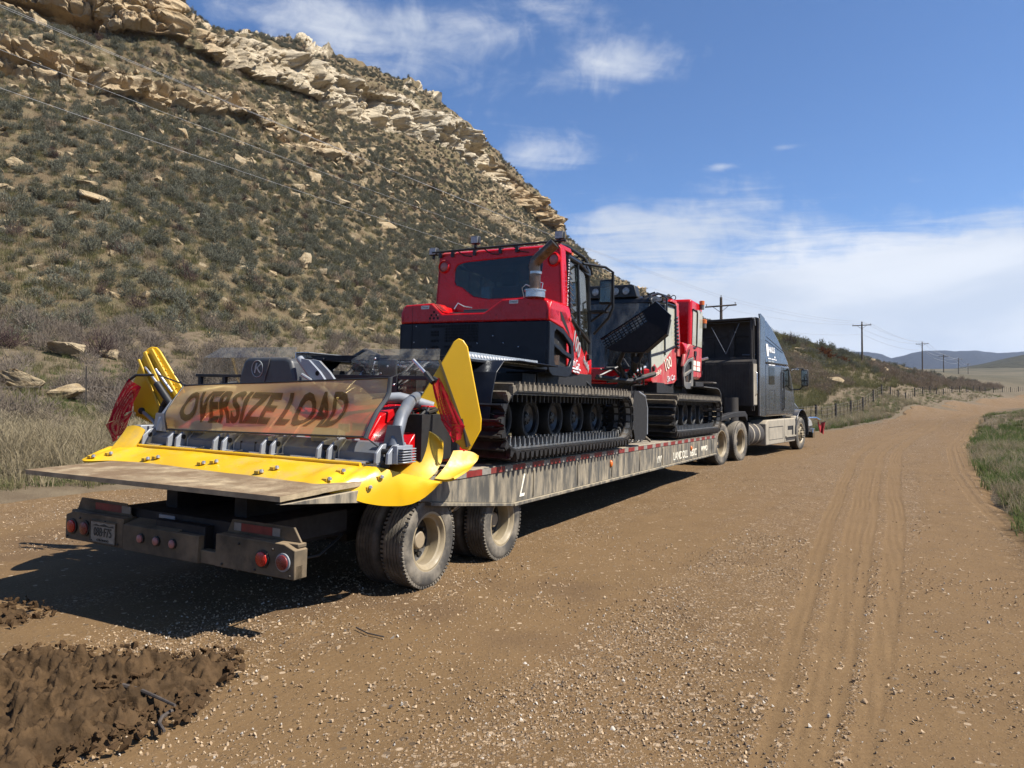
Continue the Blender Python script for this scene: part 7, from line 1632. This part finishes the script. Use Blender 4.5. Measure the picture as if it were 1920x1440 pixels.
for px, py, w, lab in ((162, 352, 40, 'dark brown boulder perched on a pale one midway up the slope'), (180, 380, 52, 'pale slab under the dark perched boulder midway up the slope'), (140, 410, 36, 'brown angular boulder below the pale slab on the slope'), (290, 208, 54, 'big pale boulder at the left end of the broken ledge'), (478, 352, 20, 'small bright tan boulder alone on the slope right of the perched pair'), (519, 374, 18, 'small tan stone just below the bright tan boulder'), (20, 315, 40, 'pitted grey boulder at the left edge of the slope'), (12, 245, 34, 'round brown boulder at the left edge below the ledge'), (565, 497, 46, 'long tan slab low on the slope left of the rear groomer'), (730, 434, 40, 'flat tan slab on the slope above the rear groomer cab'), (600, 515, 26, 'small grey slab right of the long tan slab'), (635, 290, 44, 'yellowish block standing below the pale cliff band'), (400, 598, 26, 'dark boulder half hidden in brush above the tiller'), (505, 205, 36, 'brown block at the right end of the broken ledge'), (370, 440, 26, 'pale boulder amid dense sagebrush low on the slope'), (268, 418, 24, 'pale boulder in sagebrush right of the brown angular one')):
    p = on_hill(px, py); s_w = w * p[1] / F; p = p + np.array([0, 0, s_w * .16]); boulder(p, (s_w, s_w * .75, s_w * .62), lab, GB)
for px, py, w, lab in ((1498, 655, 22, 'tan boulder on the crest right of the truck'), (1512, 655, 16, 'pale flat boulder beside the tan one on the crest'), (1560, 718, 38, 'broad brown slab in the brush right of the truck mirror'), (1631, 676, 22, 'dark boulder on the skyline right of the second power pole'), (1656, 697, 26, 'dark flat boulder pair below the skyline'), (1692, 691, 22, 'tan boulder on the skyline left of the third power pole')):
    p = on_ground(px, py + 3, 50); s_w = w * p[1] / F; p[2] += s_w * .12; boulder(p, (s_w, s_w * .7, s_w * .5), lab, GB)
below = (sstep(1.0, 1.9, vv_) * sstep(3.9, 3.2, vv_) + .25)
bp2, bi, bj = pick_faces(area * below * (rk < .4) * (vv_ < 5) * (pxm < 1100), 420); px_, py_, z_ = project(bp2); ok = np.where((px_ > 0) & (px_ < 1100) & (py_ > 0) & ~((px_ > 800) & (py_ > 450)))[0][:150]
for i in ok: boulder(bp2[i] + np.array([0, 0, .08]), .45 + 1.5 * rng.random() ** 2.6, 'loose tan sandstone block lying among the sagebrush on the slope', 'loose blocks on the slope')
STN = [rock_mesh('stone', 700 + i, M_stone, .7, 0, 11) for i in range(5)]
sp, _, _ = pick_faces(area * (below + .15) * (vv_ < 5.9), 9000); scatter('slope_stones', STN, sp, .14 + .75 * rng.random(len(sp)) ** 2.6)
# gravel lying loose on the road near the camera
M_peb = bpy.data.materials.new('road gravel stones'); M_peb.use_nodes = True
t = NT(M_peb.node_tree); rnd = t.n('ShaderNodeObjectInfo').outputs['Random']
c = t.mix(rnd, (.24, .155, .085, 1), (.52, .39, .25, 1)); c = t.mix(t.math('GREATER_THAN', rnd, .93), c, (.50, .45, .38, 1)); c = t.mix(t.math('LESS_THAN', rnd, .03), c, (.12, .095, .075, 1))
t.n('ShaderNodeOutputMaterial', {'Surface': t.n('ShaderNodeBsdfPrincipled', {'Base Color': t.dim(c), 'Roughness': .9, 'Specular IOR Level': .25}).outputs[0]})
SPB = [rock_mesh('speckle', 850 + i, M_peb, .6, 0, 8) for i in range(3)]
PEB = [rock_mesh('pebble', 800 + i, M_peb, .8, 0, 12) for i in range(6)]
x, y, s, t_, dl, dr = field(150000, 2.4, 24, -40, 40); tr_, dz_ = band_mask(s, t_); n1 = fbm(x * .9, y * .9, x * 0, 4)
k = (dl > .2) & (dr < -.1) & (rng.random(len(x)) < np.clip(.62 + .9 * n1, .08, 1) * (1 - .9 * tr_)); xx, yy = x[k], y[k]
P_ = np.stack([xx, yy, gz(xx, yy) + .012 * fbm(xx * 2.2, yy * 2.2, xx * 0, 4) + dz_[k] - .002], 1); scatter('gravel', PEB, P_, .0055 + .0125 * rng.random(k.sum()) ** 2.2 + .012 * (rng.random(k.sum()) > .985))
x, y, s, t_, dl, dr = field(60000, 16, 75, -20, 40); tr_, dz_ = band_mask(s, t_); n1 = fbm(x * .5, y * .5, x * 0, 4)
k = (dl > .1) & (dr < -.05) & (rng.random(len(x)) < np.clip(.6 + .9 * n1, .08, 1) * (1 - .85 * tr_)); xx, yy = x[k], y[k]; scatter('far_gravel', SPB, np.stack([xx, yy, gz(xx, yy) + .004], 1), (.010 + .012 * rng.random(k.sum()) ** 2) * np.clip(np.hypot(xx, yy) / 22, 1, 2.2))
# sticks in the mud
M_stick = P('dark dead stick', (.07, .055, .045), .85, var=.3, sc=20)
for i, (a, lab) in enumerate((([(230, 1325), (262, 1333), (292, 1346), (328, 1363)], 'long dark stick lying at the edge of the churned mud'), ([(322, 1357), (304, 1368), (298, 1380), (308, 1395)], 'short crooked stick crossing the end of the long one'), ([(668, 1183), (690, 1194), (720, 1200)], 'thin twig on the gravel right of the trailer shadow'))):
    b = MB(); b.tube([np.array([*gp(*q), gz(*gp(*q))[0] + (.095 if i == 0 else .05 if i == 1 else .012)]) for q in a], [.013 - .002 * j for j in range(len(a))] if i < 2 else .005, M_stick, 7); o = b.build('stick'); tag(o, lab, 'stick', 'sticks on the road')

# ------------------------------------------------------------------ power line, fences
M_pole = P('weathered pole timber', (.085, .062, .045), .9, var=.3, sc=3); M_post = P('dark fence post', (.05, .042, .035), .9, var=.3); M_wire = P('bright wire', (.55, .55, .55), .45, metal=.5); M_fw = P('fence wire', (.20, .18, .16), .6, metal=.4); M_ins = P('grey insulator', (.16, .15, .14), .4)
poles = [((1352, 557), 69, 575, 'nearest'), ((1616, 604), 125, 611, 'second'), ((1729, 641), 196, 645, 'third'), ((1769, 665), 262, 667, 'fourth'), ((1797, 671), 330, 673, 'fifth'), ((1815, 681), 430, 683, 'sixth')]
where_ = ['wooden power pole with crossarm rising behind the truck roof', 'wooden power pole on the brushy rise right of the truck', 'wooden power pole in front of the blue mountains, third along the line', 'small far power pole, fourth along the line', 'small far power pole, fifth along the line', 'faintest far power pole, last along the line']
tops = []; dirs = []
pos = [at(px, py, z) for (px, py), z, _, _ in poles]
pos0 = pos[0] + (pos[0] - pos[1]) * 1.02; pos0[2] = 13.3
for i, ((pp, z, ya, nm), top) in enumerate(zip(poles, pos)):
    d = (pos[min(i + 1, 5)] - (pos[i - 1] if i else pos0))[:2]; d /= np.linalg.norm(d); perp = np.array([d[1], -d[0]])
    base = np.array([top[0], top[1], gz(top[0], top[1])[0] - .3]); base[2] = min(base[2], top[2] - 7.5)
    th = thing('power_pole', where_[i], 'power pole', tuple(base), WF, 'wooden power poles along the road')
    b = MB(); b.tube([base, (base + top) / 2, top], [.17, .145, .12], M_pole, 10); b.build('pole', th)
    za = top[2] - (.85 if i == 0 else .55); al = 1.5; p3 = lambda o_, zz: (top[0] + perp[0] * o_ - d[0] * .12, top[1] + perp[1] * o_ - d[1] * .12, zz)
    b = MB(); b.tube([p3(-al, za), p3(al, za)], .075, M_pole, 4); b.build('crossarm', th)
    b = MB(); b.tube([p3(-.8, za), p3(0, za - .6)], .025, M_pole, 5); b.tube([p3(.8, za), p3(0, za - .6)], .025, M_pole, 5); b.build('brace', th)
    pts = [p3(-al + .12, za + .24), (top[0], top[1], top[2] + .16), p3(al - .12, za + .24), p3(.0, za - 1.5)]
    for q in pts[:3]: b = MB(); b.lathe([(.025, -.2), (.03, -.08), (.06, -.06), (.05, .0), (.02, .02)], q, 'z', M_ins, 8); b.build('insulator', th)
    tops.append([np.array(q) for q in pts]); dirs.append(d)
d0 = dirs[0]; pp0 = np.array([d0[1], -d0[0]]); w0 = [np.array([pos0[0] + pp0[0] * o_, pos0[1] + pp0[1] * o_, pos0[2] + zz]) for o_, zz in ((-1.4, -.4), (0, .2), (1.4, -.4), (0, -2.1))]
for k, lab in enumerate(('overhead power wire on the left end of the crossarms', 'topmost overhead power wire carried on the pole tops', 'overhead power wire on the right end of the crossarms', 'lowest overhead wire strung under the crossarms')):
    line = [w0[k]] + [q[k] for q in tops]; b = MB(); path = []
    for a, c in zip(line[:-1], line[1:]):
        L = np.linalg.norm(c - a)
        for f in np.linspace(0, 1, 22)[:-1]: path.append(a * (1 - f) + c * f - np.array([0, 0, 4 * f * (1 - f) * L * L * .00012]))
    path.append(line[-1]); rr = [max(.006, .00012 * np.linalg.norm(p - CP)) for p in path]; b.tube(path, [min(q, .03) for q in rr], M_wire, 5); o = b.build('power_line'); tag(o, lab, 'power line', 'overhead wires')
fpx = [(1480, 812, 41), (1542, 797, 49), (1616, 773, 66), (1660, 764, 82), (1694, 757, 97), (1764, 743, 127), (1850, 734, 165), (1960, 728, 205)]
fl_ = np.array([at(*q)[:2] for q in fpx]); cum = np.r_[0, np.cumsum(np.linalg.norm(np.diff(fl_, axis=0), axis=1))]
fe = thing('wire_fence', 'wire fence with dark wooden posts curving along the left side of the road', 'fence', (fl_[0][0], fl_[0][1], gz(*fl_[0])[0]), WF)
q = np.arange(0, cum[-1], 1.9); fx, fy = np.interp(q, cum, fl_[:, 0]), np.interp(q, cum, fl_[:, 1]); fz = gz(fx, fy)
for i in range(len(q)):
    b = MB(); wood = i % 4 == 0; h = 1.28 if wood else 1.1
    b.tube([(fx[i], fy[i], fz[i] - .2), (fx[i] + .03 * rng.normal(), fy[i], fz[i] + h + .06 * rng.normal())], .085 if wood else .022, M_post, 7 if wood else 5); b.build('post' if wood else 'stay', fe)
for z in (.35, .65, .95, 1.15):
    b = MB(); b.tube([(fx[i], fy[i], fz[i] + z) for i in range(len(q))], .007, M_fw, 4); b.build('fence_wire', fe)
p = on_ground(161, 770); tp = thing('fence_post', 'single dark steel fence post in the grass beside the wedge shaped boulder', 'fence post', tuple(p), WF)
b = MB(); h = 1.15 * p[1] / 19; b.bx(p[0] - .02, p[0] + .02, p[1] - .004, p[1] + .004, p[2] - .2, p[2] + h, M_post); b.bx(p[0] - .004, p[0] + .004, p[1] - .035, p[1], p[2] - .2, p[2] + h, M_post)
for k in range(12): b.bx(p[0] - .012, p[0] + .012, p[1] - .012, p[1] - .004, p[2] + .1 + k * .08, p[2] + .12 + k * .08, M_post)
b.build('shaft', tp); b = MB(); b.tube([(p[0] - 14, p[1] - 6, p[2] + .55), (p[0], p[1], p[2] + .62), (p[0] + 11, p[1] + 16, p[2] + .9)], .004, M_fw, 4); b.build('fence_wire', tp)
M_clod = P('mud clod', (.076, .045, .022), .9, var=.35, sc=12, spec=.1)
CLOD = [rock_mesh('clod', 900 + i, M_clod, .9, 0, 12) for i in range(4)]
def in_poly(x, y, poly):
    ins = np.zeros(x.shape, bool)
    for (x0, y0), (x1, y1) in zip(poly, poly[1:] + poly[:1]): ins ^= ((y0 > y) != (y1 > y)) & (x < (x1 - x0) * (y - y0) / (y1 - y0 + 1e-9) + x0)
    return ins
for pl_, n_ in (([gp(*q) for q in ((-160, 1245), (130, 1228), (300, 1236), (450, 1236), (462, 1262), (405, 1335), (305, 1390), (170, 1445), (-200, 1600))], 5200), ([gp(*q) for q in ((-140, 1148), (40, 1138), (112, 1163), (90, 1192), (-160, 1202))], 800)):
    lo = np.min(pl_, 0); hi = np.max(pl_, 0); xx = rng.uniform(lo[0], hi[0], n_); yy = rng.uniform(lo[1], hi[1], n_); k = in_poly(xx, yy, pl_) & (fbm(xx * 2.5, yy * 2.5, xx * 0, 3) + .3 * rng.normal(size=n_) > -.1); xx, yy = xx[k], yy[k]
    scatter('mud_clods', CLOD, np.stack([xx, yy, gz(xx, yy) + .02 + .05 * rng.random(len(xx))], 1), .010 + .042 * rng.random(len(xx)) ** 2.5)
# ------------------------------------------------------------------ the air: pale even haze round the whole scene
b = MB(); m = bpy.data.materials.new('haze'); m.use_nodes = True; t = NT(m.node_tree)
v = t.n('ShaderNodeVolumePrincipled', {'Color': (.62, .76, 1.0, 1), 'Density': .000065, 'Anisotropy': .3}); t.n('ShaderNodeOutputMaterial', {'Volume': v.outputs[0]})
b.bx(-9500, 9500, -6500, 12500, -40, 620, m); o = b.build('haze'); o['kind'] = 'stuff'
